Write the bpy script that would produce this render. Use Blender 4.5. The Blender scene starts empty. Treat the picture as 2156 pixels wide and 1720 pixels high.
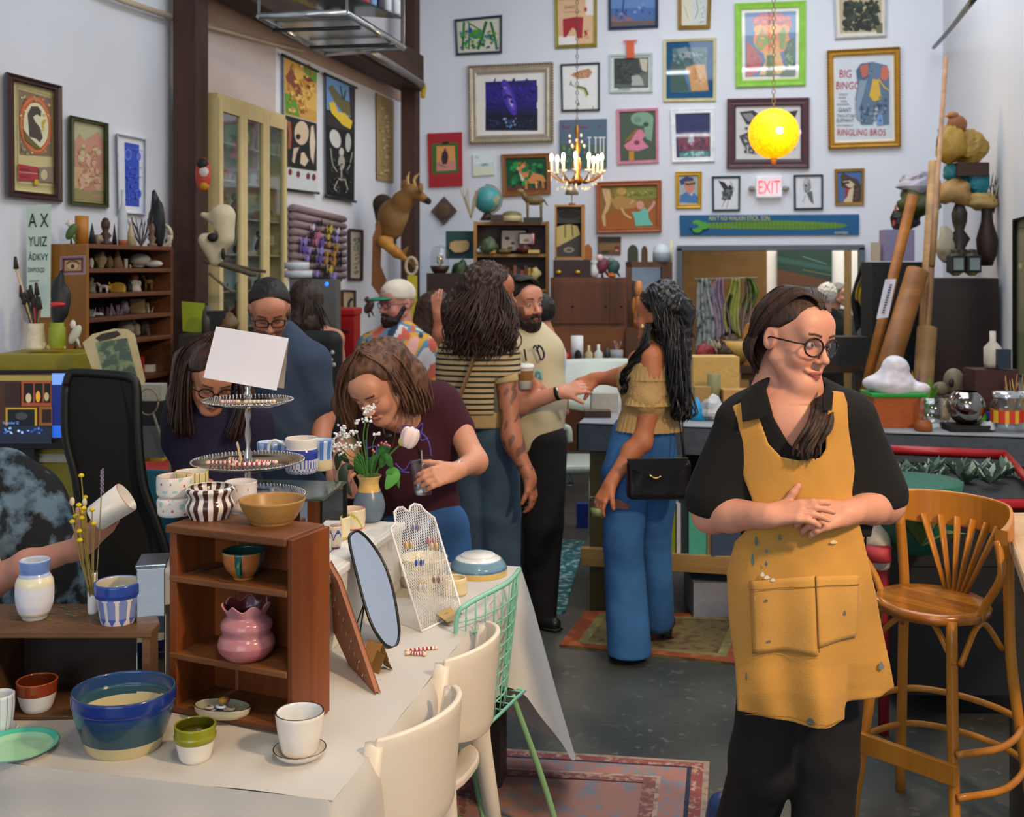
import bpy,math,random
import numpy as np
from mathutils import Vector,Matrix,noise as mno
random.seed(11)
RND=random.random
COL=bpy.context.scene.collection
SC=bpy.context.scene
# camera
W_,H_=2156,1720
F=2300.0;CX=1078.0;HZ=565.0;EYE=1.75
YAW=math.atan((1600-1078)/2300)
FW=Vector((-math.sin(YAW),math.cos(YAW),0));RT=Vector((math.cos(YAW),math.sin(YAW),0));UP=Vector((0,0,1))
WB,WL,WR=11.0,-3.5,1.69
cam_d=bpy.data.cameras.new('camera');cam=bpy.data.objects.new('camera',cam_d);COL.objects.link(cam)
cam.location=(0,0,EYE);cam.rotation_euler=(math.radians(90),0,YAW)
cam_d.sensor_width=36.0;cam_d.lens=36.0*F/W_;cam_d.shift_y=-(H_/2-HZ)/W_
cam_d.clip_start=0.05;cam_d.clip_end=60
cam_d.dof.use_dof=True;cam_d.dof.focus_distance=2.75;cam_d.dof.aperture_fstop=5.6
SC.camera=cam
# world, lights, exposure
wd=bpy.data.worlds.new('world');SC.world=wd;wd.use_nodes=True
bgn=wd.node_tree.nodes['Background'];bgn.inputs[0].default_value=(0.72,0.83,1.0,1);bgn.inputs[1].default_value=0.55
SC.view_settings.view_transform='Standard';SC.view_settings.look='None'
SC.view_settings.exposure=0.14;SC.view_settings.gamma=1.0
try:SC.view_settings.use_curve_mapping=False
except Exception:pass
def area_light(name,loc,aim,sx,sy,power,color,spread=180):
 d=bpy.data.lights.new(name,'AREA');d.shape='RECTANGLE';d.size=sx;d.size_y=sy
 d.energy=power;d.color=color;d.spread=math.radians(spread)
 o=bpy.data.objects.new(name,d);COL.objects.link(o);o.location=loc
 o.rotation_euler=(Vector(aim)-Vector(loc)).to_track_quat('-Z','Y').to_euler()
 return o
area_light('daylight_fill_behind',(-0.4,-5.6,2.6),(0.2,6.0,1.4),4.6,3.6,120,(0.80,0.88,1.0))  # added area light for cool daylight from the unseen end behind the camera
area_light('cool_fill_over_aisle',(0.3,5.2,5.0),(0.3,5.3,0),2.6,4.2,112,(0.86,0.92,1.0))  # added overhead cool fill light, the ceiling has no opening
area_light('cool_fill_by_back_wall',(0.2,8.6,5.0),(0.1,10.0,1.6),4.2,1.6,84,(0.86,0.91,1.0))  # added cool fill that brightens the back wall, no skylight there
area_light('warm_track_lamp',(2.35,0.9,3.7),(0.45,2.8,0.9),0.35,0.35,52,(1.0,0.72,0.44),110)
area_light('warm_lamp_over_table',(0.1,0.6,4.4),(-0.5,2.6,0.75),0.5,0.5,9,(1.0,0.80,0.58),100)
# pixel/depth helpers
def ray(px,py):return FW+RT*((px-CX)/F)+UP*(-(py-HZ)/F)
def pt(px,py,d):return Vector((0,0,EYE))+ray(px,py)*d
def on(px,py,axis,val):
 r=ray(px,py);d=(val-(0,0,EYE)[axis])/r[axis];return Vector((0,0,EYE))+r*d
def onback(px,py,off=0.0):return on(px,py,1,WB-off)
def onleft(px,py,off=0.0):return on(px,py,0,WL+off)
def onz(px,py,z):return on(px,py,2,z)
def lin(h,k=1.0):
 if isinstance(h,(tuple,list)):return tuple(h[:3])
 h=h.lstrip('#');h=h if len(h)==6 else ''.join(x+x for x in h);c=[int(h[i:i+2],16)/255 for i in(0,2,4)]
 return tuple(k*(x/12.92 if x<=0.04045 else((x+0.055)/1.055)**2.4)for x in c)
# materials
_M={}
def mat(col='#888888',rough=.6,metal=0,var=.12,sc=9,bump=0.,bs=60,kind='noise',emis=0,col2=None,trans=0,ior=1.45,coat=0,sss=0,axis=0,freq=20,sheen=0,alpha=1):
 key=(col if isinstance(col,str)else tuple(col),rough,metal,var,sc,bump,bs,kind,emis,col2,trans,ior,coat,sss,axis,freq,sheen,alpha)
 if key in _M:return _M[key]
 m=bpy.data.materials.new(kind+'_material');m.use_nodes=True;nt=m.node_tree;N=nt.nodes;L=nt.links
 b=N['Principled BSDF'];b.inputs['Roughness'].default_value=rough;b.inputs['Metallic'].default_value=metal
 b.inputs['IOR'].default_value=ior;b.inputs['Transmission Weight'].default_value=trans;b.inputs['Coat Weight'].default_value=coat
 b.inputs['Sheen Weight'].default_value=sheen;b.inputs['Alpha'].default_value=alpha
 if sss:
  b.inputs['Subsurface Weight'].default_value=sss;b.inputs['Subsurface Radius'].default_value=(.012,.005,.003);b.inputs['Subsurface Scale'].default_value=1
 tc=N.new('ShaderNodeTexCoord');co=tc.outputs['Object']
 def math_(op,a,bb=None):
  n=N.new('ShaderNodeMath');n.operation=op
  for i,x in enumerate((a,bb)):
   if x is None:continue
   if isinstance(x,(int,float)):n.inputs[i].default_value=x
   else:L.new(x,n.inputs[i])
  return n.outputs[0]
 def noise(scale,detail=3,vec=None):
  n=N.new('ShaderNodeTexNoise');n.inputs['Scale'].default_value=scale;n.inputs['Detail'].default_value=detail
  L.new(vec or co,n.inputs['Vector']);return n.outputs['Fac']
 def mix(f,a,bb):
  n=N.new('ShaderNodeMix');n.data_type='RGBA'
  if isinstance(f,(int,float)):n.inputs[0].default_value=f
  else:L.new(f,n.inputs[0])
  for s,x in((6,a),(7,bb)):
   if isinstance(x,tuple):n.inputs[s].default_value=(*x[:3],1)
   else:L.new(x,n.inputs[s])
  return n.outputs[2]
 def ramp(f,lo,hi):
  n=N.new('ShaderNodeMapRange');n.inputs[1].default_value=lo;n.inputs[2].default_value=hi;L.new(f,n.inputs[0]);return n.outputs[0]
 if kind=='vc':
  a=N.new('ShaderNodeAttribute');a.attribute_name='Col'
  h=N.new('ShaderNodeHueSaturation');L.new(a.outputs['Color'],h.inputs['Color'])
  L.new(math_('ADD',math_('MULTIPLY',noise(sc),var*2),1-var),h.inputs['Value']);out=h.outputs[0]
 else:
  c1=lin(col);f=noise(sc)
  out=mix(ramp(f,.3,.7),tuple(x*(1-var)for x in c1),tuple(min(1,x*(1+var))for x in c1))
  c2=lin(col2)if col2 else tuple(x*.55 for x in c1)
  if kind=='wood':
   mp=N.new('ShaderNodeMapping');L.new(co,mp.inputs[0]);s=[sc,sc,sc];s[axis]=sc*.07;mp.inputs['Scale'].default_value=s
   w=noise(1.0,5,mp.outputs[0]);w2=noise(5.0,3,mp.outputs[0])
   out=mix(ramp(math_('ADD',w,math_('MULTIPLY',w2,.35)),.5,.85),c1,c2)
  elif kind in('stripe','sine'):
   sp=N.new('ShaderNodeSeparateXYZ');L.new(co,sp.inputs[0])
   v=math_('MULTIPLY',sp.outputs[axis],freq)
   v=math_('ADD',v,math_('MULTIPLY',noise(sc),var*4))
   v=math_('FRACT',v);out=mix(math_('GREATER_THAN',v,.62 if kind=='stripe' else.5),out,c2)
  elif kind=='plaid':
   sp=N.new('ShaderNodeSeparateXYZ');L.new(co,sp.inputs[0])
   aa=math_('LESS_THAN',math_('FRACT',math_('MULTIPLY',sp.outputs[0],freq)),.22)
   bb=math_('LESS_THAN',math_('FRACT',math_('MULTIPLY',sp.outputs[2],freq)),.22)
   out=mix(math_('MAXIMUM',aa,bb),out,c2)
  elif kind=='speck':
   out=mix(ramp(noise(bs,3),.62,.70),out,c2)
  elif kind=='splotch':
   out=mix(ramp(noise(sc,4),.50,.62),c1,c2)
  elif kind=='denim':
   out=mix(ramp(noise(4,4),.35,.75),out,c2)
  elif kind=='hair':
   mp=N.new('ShaderNodeMapping');L.new(co,mp.inputs[0]);mp.inputs['Scale'].default_value=(1,1,.12)
   out=mix(ramp(noise(bs,4,mp.outputs[0]),.42,.68),c1,c2)
 L.new(out,b.inputs['Base Color'])
 if emis:
  L.new(out,b.inputs['Emission Color']);b.inputs['Emission Strength'].default_value=emis
 if bump:
  bn=N.new('ShaderNodeBump');bn.inputs['Strength'].default_value=bump;bn.inputs['Distance'].default_value=.004
  if kind=='hair':
   mp2=N.new('ShaderNodeMapping');L.new(co,mp2.inputs[0]);mp2.inputs['Scale'].default_value=(1,1,.12);L.new(noise(bs,4,mp2.outputs[0]),bn.inputs['Height'])
  else:L.new(noise(bs,4),bn.inputs['Height'])
  L.new(bn.outputs[0],b.inputs['Normal'])
 _M[key]=m;return m
def glass_thin(tint=(1,1,1),rough=.03,f=.06):
 key=('thin',tint,rough,f)
 if key in _M:return _M[key]
 m=bpy.data.materials.new('clear_glass');m.use_nodes=True;nt=m.node_tree;N=nt.nodes;L=nt.links
 N.remove(N['Principled BSDF']);o=N['Material Output']
 t=N.new('ShaderNodeBsdfTransparent');t.inputs[0].default_value=(*tint,1)
 g=N.new('ShaderNodeBsdfGlossy');g.inputs['Roughness'].default_value=rough
 lw=N.new('ShaderNodeLayerWeight');lw.inputs[0].default_value=.5;mx=N.new('ShaderNodeMixShader')
 pw_=N.new('ShaderNodeMath');pw_.operation='POWER';pw_.inputs[1].default_value=4;ad=N.new('ShaderNodeMath');ad.operation='MULTIPLY_ADD';ad.inputs[1].default_value=.7;ad.inputs[2].default_value=f
 L.new(lw.outputs['Facing'],pw_.inputs[0]);L.new(pw_.outputs[0],ad.inputs[0]);L.new(ad.outputs[0],mx.inputs[0]);L.new(t.outputs[0],mx.inputs[1]);L.new(g.outputs[0],mx.inputs[2]);L.new(mx.outputs[0],o.inputs[0])
 _M[key]=m;return m
def vc(rough=.55,var=.08,**k):return mat('#ffffff',rough=rough,var=var,kind='vc',**k)
# mesh builder
def wl(o):
 v=Vector((0,0,0))
 while o:v+=o.location;o=o.parent
 return v
def tag(o,label=None,cat=None,group=None,kind=None):
 if label:o['label']=label
 if cat:o['category']=cat
 if group:o['group']=group
 if kind:o['kind']=kind
 return o
def thing(name,label,cat,loc=(0,0,0),group=None):
 o=bpy.data.objects.new(name,None);o.empty_display_size=.05;COL.objects.link(o);o.location=loc
 return tag(o,label,cat,group)
def basis(d):
 d=Vector(d).normalized();a=Vector((0,0,1))if abs(d.z)<.9 else Vector((1,0,0))
 u=d.cross(a).normalized();return u,d.cross(u).normalized(),d
class MB:
 def __init__(s):s.v=[];s.f=[];s.fm=[];s.fs=[];s.fc=[];s.slots=[];s.T=None
 def add(s,vs,fs,m,smooth=False,col=None):
  o=len(s.v);T=s.T
  for p in vs:
   p=Vector(p);s.v.append(T@p if T else p)
  if m not in s.slots:s.slots.append(m)
  k=s.slots.index(m);c=lin(col)if col else(1,1,1)
  for f in fs:s.f.append([i+o for i in f]);s.fm.append(k);s.fs.append(smooth);s.fc.append(c)
  return s
 def box(s,c,size,m,rot=None,col=None):
  hx,hy,hz=[x/2 for x in size];c=Vector(c)
  vs=[Vector((x,y,z))for z in(-hz,hz)for y in(-hy,hy)for x in(-hx,hx)]
  if rot is not None:
   R=rot if isinstance(rot,Matrix)else Matrix.Rotation(rot,3,'Z');vs=[R@v for v in vs]
  return s.add([c+v for v in vs],[(0,2,3,1),(4,5,7,6),(0,1,5,4),(2,6,7,3),(0,4,6,2),(1,3,7,5)],m,False,col)
 def tube(s,pts,rs,m,n=10,cap=True,col=None,flat=1.0,smooth=True):
  pts=[Vector(p)for p in pts]
  if isinstance(rs,(int,float)):rs=[rs]*len(pts)
  vs=[];pu=None
  for i,p in enumerate(pts):
   d=(pts[min(i+1,len(pts)-1)]-pts[max(i-1,0)])
   if d.length<1e-9:d=Vector((0,0,1))
   d.normalize()
   if pu is None:u=basis(d)[0]
   else:u=(pu-d*pu.dot(d));u=u.normalized()if u.length>1e-6 else basis(d)[0]
   w=d.cross(u);pu=u
   for k in range(n):
    a=2*math.pi*k/n;vs.append(p+(u*math.cos(a)+w*(math.sin(a)*flat))*rs[i])
  fs=[(i*n+k,i*n+(k+1)%n,(i+1)*n+(k+1)%n,(i+1)*n+k)for i in range(len(pts)-1)for k in range(n)]
  if cap:fs+=[tuple(range(n-1,-1,-1)),tuple((len(pts)-1)*n+k for k in range(n))]
  return s.add(vs,fs,m,smooth,col)
 def cyl(s,p0,p1,r0,r1,m,n=20,col=None,smooth=True):return s.tube([p0,p1],[r0,r1],m,n,True,col,1.0,smooth)
 def lathe(s,prof,c,m,n=40,cols=None,closed=False,wob=None,rot=None):
  c=Vector(c);K=len(prof)
  vs=[]
  for(r,z)in prof:
   for k in range(n):
    a=2*math.pi*k/n;rr,zz=(r,z)if not wob else wob(r,z,a)
    v=Vector((rr*math.cos(a),rr*math.sin(a),zz))
    vs.append(c+(rot@v if rot else v))
  for i in range(K-1):
   mm=m[i]if isinstance(m,(list,tuple))else m
   s_v=[vs[i*n+k]for k in range(n)]+[vs[(i+1)*n+k]for k in range(n)]
   if i==0:base=len(s.v);s.add(vs,[],mm)
   o=base
   if mm not in s.slots:s.slots.append(mm)
   for k in range(n):
    s.f.append([o+i*n+k,o+i*n+(k+1)%n,o+(i+1)*n+(k+1)%n,o+(i+1)*n+k])
    s.fm.append(s.slots.index(mm));s.fs.append(True)
    cc=cols[i]if isinstance(cols,list)else(cols(k/n,(prof[i][1]+prof[i+1][1])/2)if callable(cols)else cols)
    s.fc.append(lin(cc)if cc else(1,1,1))
  return s
 def ell(s,c,r,m,seg=16,rings=10,R=None,col=None):
  if isinstance(r,(int,float)):r=(r,r,r)
  c=Vector(c);vs=[Vector((0,0,-r[2]))]
  for i in range(1,rings):
   t=math.pi*i/rings-math.pi/2
   for k in range(seg):
    a=2*math.pi*k/seg;vs.append(Vector((r[0]*math.cos(t)*math.cos(a),r[1]*math.cos(t)*math.sin(a),r[2]*math.sin(t))))
  vs.append(Vector((0,0,r[2])));T=len(vs)-1;fs=[]
  for k in range(seg):
   k2=(k+1)%seg;fs.append((0,1+k2,1+k));fs.append((T,T-seg+k,T-seg+k2))
   for i in range(rings-2):fs.append((1+i*seg+k,1+i*seg+k2,1+(i+1)*seg+k2,1+(i+1)*seg+k))
  return s.add([c+(R@v if R else v)for v in vs],fs,m,True,col)
 def prism(s,poly,O,U,V,d,m,col=None,smooth=False):
  O,U,V,d=Vector(O),Vector(U),Vector(V),Vector(d);n=len(poly)
  vs=[O+U*a+V*b for a,b in poly];vs+=[v+d for v in vs]
  fs=[tuple(range(n)),tuple(range(2*n-1,n-1,-1))]+[(i,i+n,(i+1)%n+n,(i+1)%n)for i in range(n)]
  if U.cross(V).dot(d)<0:fs=[tuple(reversed(f))for f in fs]
  fs=[tuple(reversed(f))for f in fs]
  return s.add(vs,fs,m,smooth,col)
 def sheet(s,fn,nu,nv,m,col=None,thick=0,smooth=True):
  vs=[Vector(fn(i/nu,j/nv))for j in range(nv+1)for i in range(nu+1)];q=nu+1
  fs=[(j*q+i,j*q+i+1,(j+1)*q+i+1,(j+1)*q+i)for j in range(nv)for i in range(nu)]
  if thick:
   n=len(vs);nr=[Vector((0,0,0))for _ in vs]
   for f in fs:
    x=(vs[f[1]]-vs[f[0]]).cross(vs[f[3]]-vs[f[0]])
    for i in f:nr[i]+=x
   vs=vs+[v-(k.normalized()if k.length>0 else UP)*thick for v,k in zip(vs,nr)]
   fs=fs+[tuple(i+n for i in reversed(f))for f in fs]
   E=[(i,i+1)for i in range(nu)]+[(nv*q+i+1,nv*q+i)for i in range(nu)]+[((j+1)*q,j*q)for j in range(nv)]+[(j*q+nu,(j+1)*q+nu)for j in range(nv)]
   fs+=[(b,a,a+n,b+n)for a,b in E]
  return s.add(vs,fs,m,smooth,col)
 def text(s,txt,O,U,V,h,m,d=.002,col=None,align='LEFT',xs=1.0):
  cu=bpy.data.curves.new('t','FONT');cu.body=txt;cu.align_x=align;cu.extrude=0;cu.resolution_u=2
  o=bpy.data.objects.new('t',cu);COL.objects.link(o);dg=bpy.context.evaluated_depsgraph_get();dg.update()
  me=bpy.data.meshes.new_from_object(o.evaluated_get(dg))
  O,U,V=Vector(O),Vector(U).normalized()*h*1.38*xs,Vector(V).normalized()*h*1.38;nn=U.cross(V).normalized()*d*1.0
  s.add([O+U*v.co.x+V*v.co.y+nn for v in me.vertices],[tuple(p.vertices)for p in me.polygons],m,False,col)
  bpy.data.objects.remove(o);bpy.data.curves.remove(cu);bpy.data.meshes.remove(me);return s
 def build(s,name,parent=None,bevel=0,sub=0,seg=2,smooth=None,kind=None,wn=False):
  me=bpy.data.meshes.new(name);o=bpy.data.objects.new(name,me);COL.objects.link(o)
  if parent is not None:o.parent=parent;off=wl(parent)
  else:
   xs=[v.x for v in s.v];ys=[v.y for v in s.v];zs=[v.z for v in s.v]
   off=Vector(((min(xs)+max(xs))/2,(min(ys)+max(ys))/2,min(zs)));o.location=off
  me.from_pydata([tuple(v-off)for v in s.v],[],s.f)
  for x in s.slots:me.materials.append(x)
  me.polygons.foreach_set('material_index',s.fm);me.polygons.foreach_set('use_smooth',s.fs if smooth is None else[smooth]*len(s.f))
  a=me.color_attributes.new('Col','FLOAT_COLOR','CORNER');buf=[]
  for f,c in zip(s.f,s.fc):buf+=[c[0],c[1],c[2],1.0]*len(f)
  a.data.foreach_set('color',buf);me.update()
  if bevel:
   b=o.modifiers.new('bevel','BEVEL');b.width=bevel;b.segments=seg;b.limit_method='ANGLE';b.angle_limit=math.radians(40)
  if sub:
   b=o.modifiers.new('sub','SUBSURF');b.levels=sub;b.render_levels=sub
  if kind:o['kind']=kind
  return o
def arc(c,r,a0,a1,n,u=Vector((1,0,0)),v=Vector((0,0,1))):
 return[Vector(c)+u*(r*math.cos(a0+(a1-a0)*i/n))+v*(r*math.sin(a0+(a1-a0)*i/n))for i in range(n+1)]
def bez(ps,n=8):
 ps=[Vector(p)for p in ps];out=[]
 for i in range(len(ps)-1):
  a,b=ps[i],ps[i+1];p0=ps[i-1]if i else a*2-b;p3=ps[i+2]if i+2<len(ps)else b*2-a
  for k in range(n):
   t=k/n;out.append(.5*((2*a)+(b-p0)*t+(2*p0-5*a+4*b-p3)*t*t+(3*a-p0-3*b+p3)*t**3))
 return out+[ps[-1]]
def copy_tree(o,parent=None):
 c=o.copy();COL.objects.link(c);c.parent=parent
 for ch in o.children:copy_tree(ch,c)
 return c
def RZ(a):return Matrix.Rotation(a,4,'Z')
def TR(v,rz=0,rx=0,ry=0,s=1):return Matrix.Translation(v)@Matrix.Rotation(rz,4,'Z')@Matrix.Rotation(rx,4,'X')@Matrix.Rotation(ry,4,'Y')@Matrix.Scale(s,4)
# implicit bodies (smooth unions meshed with surface nets)
class SDF:
 def __init__(s):s.p=[];s.M=Matrix.Identity(4)
 def _pt(s,v):return np.array(s.M@Vector(v),dtype=np.float32)
 def _R(s,R=None):
  A=s.M.to_3x3();A=A@R if R is not None else A;return np.array(A,dtype=np.float32)
 def cap(s,a,b,ra,rb=None,k=.02,op='u',flat=None,fk=1.0):
  rb=ra if rb is None else rb;a,b=s._pt(a),s._pt(b);n=None
  if flat is not None:n=np.array((s.M.to_3x3()@Vector(flat)).normalized(),dtype=np.float32)
  d=b-a;L2=float(d@d)+1e-12
  def f(P):
   q=P-a
   if n is not None:
    h=q@n;t=np.clip((q@d)/L2,0,1)
    c=q-t[...,None]*d;hh=c@n;c=c+hh[...,None]*n*(1/fk-1)
   else:t=np.clip((q@d)/L2,0,1);c=q-t[...,None]*d
   return(np.sqrt((c*c).sum(-1))-(ra+(rb-ra)*t))*(1 if n is None else max(fk,.6))
  R=max(ra,rb)*(max(1,fk));s.p.append((f,np.minimum(a,b)-R,np.maximum(a,b)+R,k,op));return s
 def chain(s,pts,rs,k=.02,op='u',flat=None,fk=1.0):
  for i in range(len(pts)-1):s.cap(pts[i],pts[i+1],rs[i],rs[i+1],k,op,flat,fk)
  return s
 def ell(s,c,r,k=.02,op='u',R=None):
  if isinstance(r,(int,float)):r=(r,r,r)
  c=s._pt(c);A=s._R(R);r=np.array(r,dtype=np.float32);m=float(r.max())
  def f(P):
   q=(P-c)@A;k0=np.sqrt(((q/r)**2).sum(-1));k1=np.sqrt(((q/(r*r))**2).sum(-1))+1e-9
   return k0*(k0-1)/k1
  s.p.append((f,c-m,c+m,k,op));return s
 def box(s,c,h,rr=.005,k=.01,op='u',R=None):
  c=s._pt(c);A=s._R(R);h=np.array(h,dtype=np.float32)-rr;m=float(np.linalg.norm(h))+rr
  def f(P):
   q=np.abs((P-c)@A)-h
   return np.sqrt((np.maximum(q,0)**2).sum(-1))+np.minimum(q.max(-1),0)-rr
  s.p.append((f,c-m,c+m,k,op));return s
 def cut(s,fn,lo=None,hi=None,k=.004,op='i'):
  s.p.append((fn,np.array(lo if lo is not None else(-99,)*3,dtype=np.float32),np.array(hi if hi is not None else(99,)*3,dtype=np.float32),k,op));return s
 def bounds(s):
  lo=np.min([q[1]for q in s.p if q[4]=='u'],axis=0);hi=np.max([q[2]for q in s.p if q[4]=='u'],axis=0);return lo,hi
 def field(s,lo,hi,h):
  n=np.maximum(np.ceil((hi-lo)/h).astype(int)+1,4)
  ax=[lo[i]+h*np.arange(n[i],dtype=np.float32)for i in range(3)]
  D=np.full(n,.2,dtype=np.float32)
  for f,a,b,k,op in s.p:
   pad=max(k,2.5*h)+.002
   i0=np.clip(np.floor((a-pad-lo)/h).astype(int),0,n);i1=np.clip(np.ceil((b+pad-lo)/h).astype(int)+1,0,n)
   if op=='i':i0=np.zeros(3,int);i1=n
   if(i1<=i0).any():continue
   sl=tuple(slice(i0[i],i1[i])for i in range(3))
   P=np.stack(np.meshgrid(*[ax[i][sl[i]]for i in range(3)],indexing='ij'),-1)
   v=f(P).astype(np.float32);o=D[sl];kk=max(k,1e-5)
   if op=='u':hh=np.clip(.5+.5*(o-v)/kk,0,1);D[sl]=o*(1-hh)+v*hh-kk*hh*(1-hh)
   else:
    if op=='s':v=-v
    hh=np.clip(.5-.5*(o-v)/kk,0,1);D[sl]=o*(1-hh)+v*hh+kk*hh*(1-hh)
  return D
 def mesh(s,h,lo=None,hi=None):
  a,b=s.bounds();lo=a-3*h if lo is None else np.array(lo,dtype=np.float32);hi=b+3*h if hi is None else np.array(hi,dtype=np.float32)
  return nets(s.field(lo,hi,h),lo,h)
def nets(D,lo,h):
 D=D.copy();D[0]=D[-1]=.1;D[:,0]=D[:,-1]=.1;D[:,:,0]=D[:,:,-1]=.1
 n=D.shape;S=D<0;c=[m-1 for m in n]
 acc=np.zeros((*c,3),np.float32);cnt=np.zeros(c,np.float32)
 offs=[(i,j,k)for i in(0,1)for j in(0,1)for k in(0,1)]
 def sub(A,o):return A[o[0]:o[0]+c[0],o[1]:o[1]+c[1],o[2]:o[2]+c[2]]
 for o in offs:
  for a in range(3):
   if o[a]:continue
   q=list(o);q[a]=1;d0,d1=sub(D,o),sub(D,q);e=sub(S,o)!=sub(S,q)
   t=np.where(e,d0/np.where(e,d0-d1,1),0)
   for x in range(3):acc[...,x]+=np.where(e,(t if x==a else float(o[x])),0)
   cnt+=e
 act=cnt>0;idx=np.full(c,-1,np.int64);idx[act]=np.arange(act.sum())
 ijk=np.argwhere(act).astype(np.float32);V=lo+h*(ijk+acc[act]/cnt[act][:,None])
 Fs=[]
 for a in range(3):
  b_,c_=(a+1)%3,(a+2)%3;sl0=[slice(1,n[i]-1)for i in range(3)];sl1=list(sl0)
  sl0[a]=slice(0,n[a]-1);sl1[a]=slice(1,n[a]);s0,s1=S[tuple(sl0)],S[tuple(sl1)]
  for inv in(0,1):
   e=np.argwhere((s0&~s1)if not inv else(~s0&s1))
   if not len(e):continue
   e=e+np.array([0 if i==a else 1 for i in range(3)])
   def g(db,dc):
    q=e.copy();q[:,b_]+=db;q[:,c_]+=dc;return idx[q[:,0],q[:,1],q[:,2]]
   q=np.stack([g(-1,-1),g(0,-1),g(0,0),g(-1,0)],1);Fs.append(q if not inv else q[:,::-1])
 Fq=np.concatenate(Fs)if Fs else np.zeros((0,4),int)
 return V,Fq
def nmesh(name,parts,mats,parent=None,colf=None,matf=None,kind=None,disp=None):
 """parts: list of (V,F) numpy; joined as one mesh object"""
 Vs=[];Fs=[];o=0
 for V,Fq in parts:Vs.append(V);Fs.append(Fq+o);o+=len(V)
 V=np.concatenate(Vs);Fq=np.concatenate(Fs)
 if disp is not None:V=disp(V)
 if parent is not None:off=wl(parent)
 else:off=Vector(((V[:,0].min()+V[:,0].max())/2,(V[:,1].min()+V[:,1].max())/2,V[:,2].min()))
 me=bpy.data.meshes.new(name);ob=bpy.data.objects.new(name,me);COL.objects.link(ob)
 if parent is not None:ob.parent=parent
 else:ob.location=off
 W=V-np.array(off,dtype=np.float32);nf=len(Fq)
 me.vertices.add(len(W));me.vertices.foreach_set('co',W.astype(np.float32).ravel())
 me.loops.add(nf*4);me.loops.foreach_set('vertex_index',Fq.astype(np.int32).ravel())
 me.polygons.add(nf);me.polygons.foreach_set('loop_start',np.arange(0,nf*4,4,dtype=np.int32))
 try:me.polygons.foreach_set('loop_total',np.full(nf,4,np.int32))
 except Exception:pass
 me.polygons.foreach_set('use_smooth',np.ones(nf,bool))
 for m in(mats if isinstance(mats,(list,tuple))else[mats]):me.materials.append(m)
 if matf is not None:me.polygons.foreach_set('material_index',matf(V[Fq].mean(1)).astype(np.int32))
 if colf is not None:
  a=me.color_attributes.new('Col','FLOAT_COLOR','POINT');c=colf(V);c=np.concatenate([c,np.ones((len(c),1))],1)
  a.data.foreach_set('color',c.astype(np.float32).ravel())
 me.update(calc_edges=True);me.validate()
 if kind:ob['kind']=kind
 return ob
def nnoise(V,s,seed=0):
 """cheap smooth pseudo noise (sum of sines), vectorised, about -1..1"""
 r=np.random.RandomState(seed);o=np.zeros(len(V))
 for i in range(5):
  d=r.randn(3);d/=np.linalg.norm(d);o+=np.sin((V@d)*s*(1+.45*i)+r.rand()*6.28+1.3*np.sin((V@np.roll(d,1))*s*.7))/(1+.35*i)
 return o/2.6
# the setting
M_wall=mat('#dfe3ea',.85,var=.03,sc=1.2,bump=.15,bs=25)
M_conc=mat('#454845',.36,var=.3,sc=2.6,bump=.25,bs=26,kind='speck',col2='#5d605c')
M_dark=mat('#151515',.6,var=.1)
M_beam=mat('#4a2e22',.7,var=.25,sc=7,kind='wood',axis=2,col2='#2b1a13',bump=.3,bs=40)
M_beamy=mat('#46301f',.75,var=.25,sc=7,kind='wood',axis=1,col2='#2a1c14',bump=.3,bs=40)
def sbox(name,lo,hi,m,**k):
 lo,hi=Vector(lo),Vector(hi);return MB().box((lo+hi)/2,hi-lo,m).build(name,kind='structure',**k)
sbox('floor',(-4,-7,-.1),(4.2,15.5,0),M_conc)
sbox('ceiling',(-3.6,-7,5.25),(3.2,11,5.35),mat('#b9b7b2',.9,var=.05))
sbox('wall_left',(WL-.12,-7,0),(WL,WB+.12,5.25),M_wall)
sbox('wall_right',(WR,6.4,0),(WR+.12,WB+.12,5.25),M_wall)
sbox('wall_right_front',(3.1,-7,0),(3.22,6.4,5.25),M_wall)
sbox('wall_right_return',(WR+.12,6.4,0),(3.1,6.52,5.25),M_wall)
DX0=onback(1432,700).x;DX1=onback(1813,700).x;DZ=onback(1620,522).z
mb=MB();X0,X1=WL,WR
mb.box(((X0+DX0)/2,WB+.06,2.62),(DX0-X0,.12,5.25),M_wall)
mb.box(((DX0+DX1)/2,WB+.06,(DZ+5.25)/2),(DX1-DX0,.12,5.25-DZ),M_wall)
mb.box(((X1+DX1)/2,WB+.06,2.62),(X1-DX1,.12,5.25),M_wall)
mb.build('wall_back',kind='structure')
Mg=mat('#5d666a',.5,var=.06)
mb=MB();t=.055
for x in(DX0,DX1):mb.box((x,WB-.005,DZ/2),(t,.17,DZ),Mg)
mb.box(((DX0+DX1)/2,WB-.005,DZ),(DX1-DX0+t,.17,t),Mg);mb.build('trim_1',bevel=.004,kind='structure')
YB=13.2
mb=MB();mb.box((.4,YB+.05,1.6),(5.6,.1,3.2),mat('#e8e6e0',.8,var=.03));mb.build('wall_far_room',kind='structure')
sbox('wall_far_room_side',(2.6,WB+.12,0),(2.7,YB,3.2),M_wall)
sbox('wall_far_room_left',(-2.4,WB+.12,0),(-2.3,YB,3.2),M_wall)
sbox('ceiling_far_room',(-2.4,WB+.12,3.2),(2.7,YB+.1,3.3),M_wall)
area_light('far_room_ceiling_lamp',(.6,12.2,3.1),(.6,12.2,0),1.6,.6,48,(1.0,.93,.82))
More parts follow.
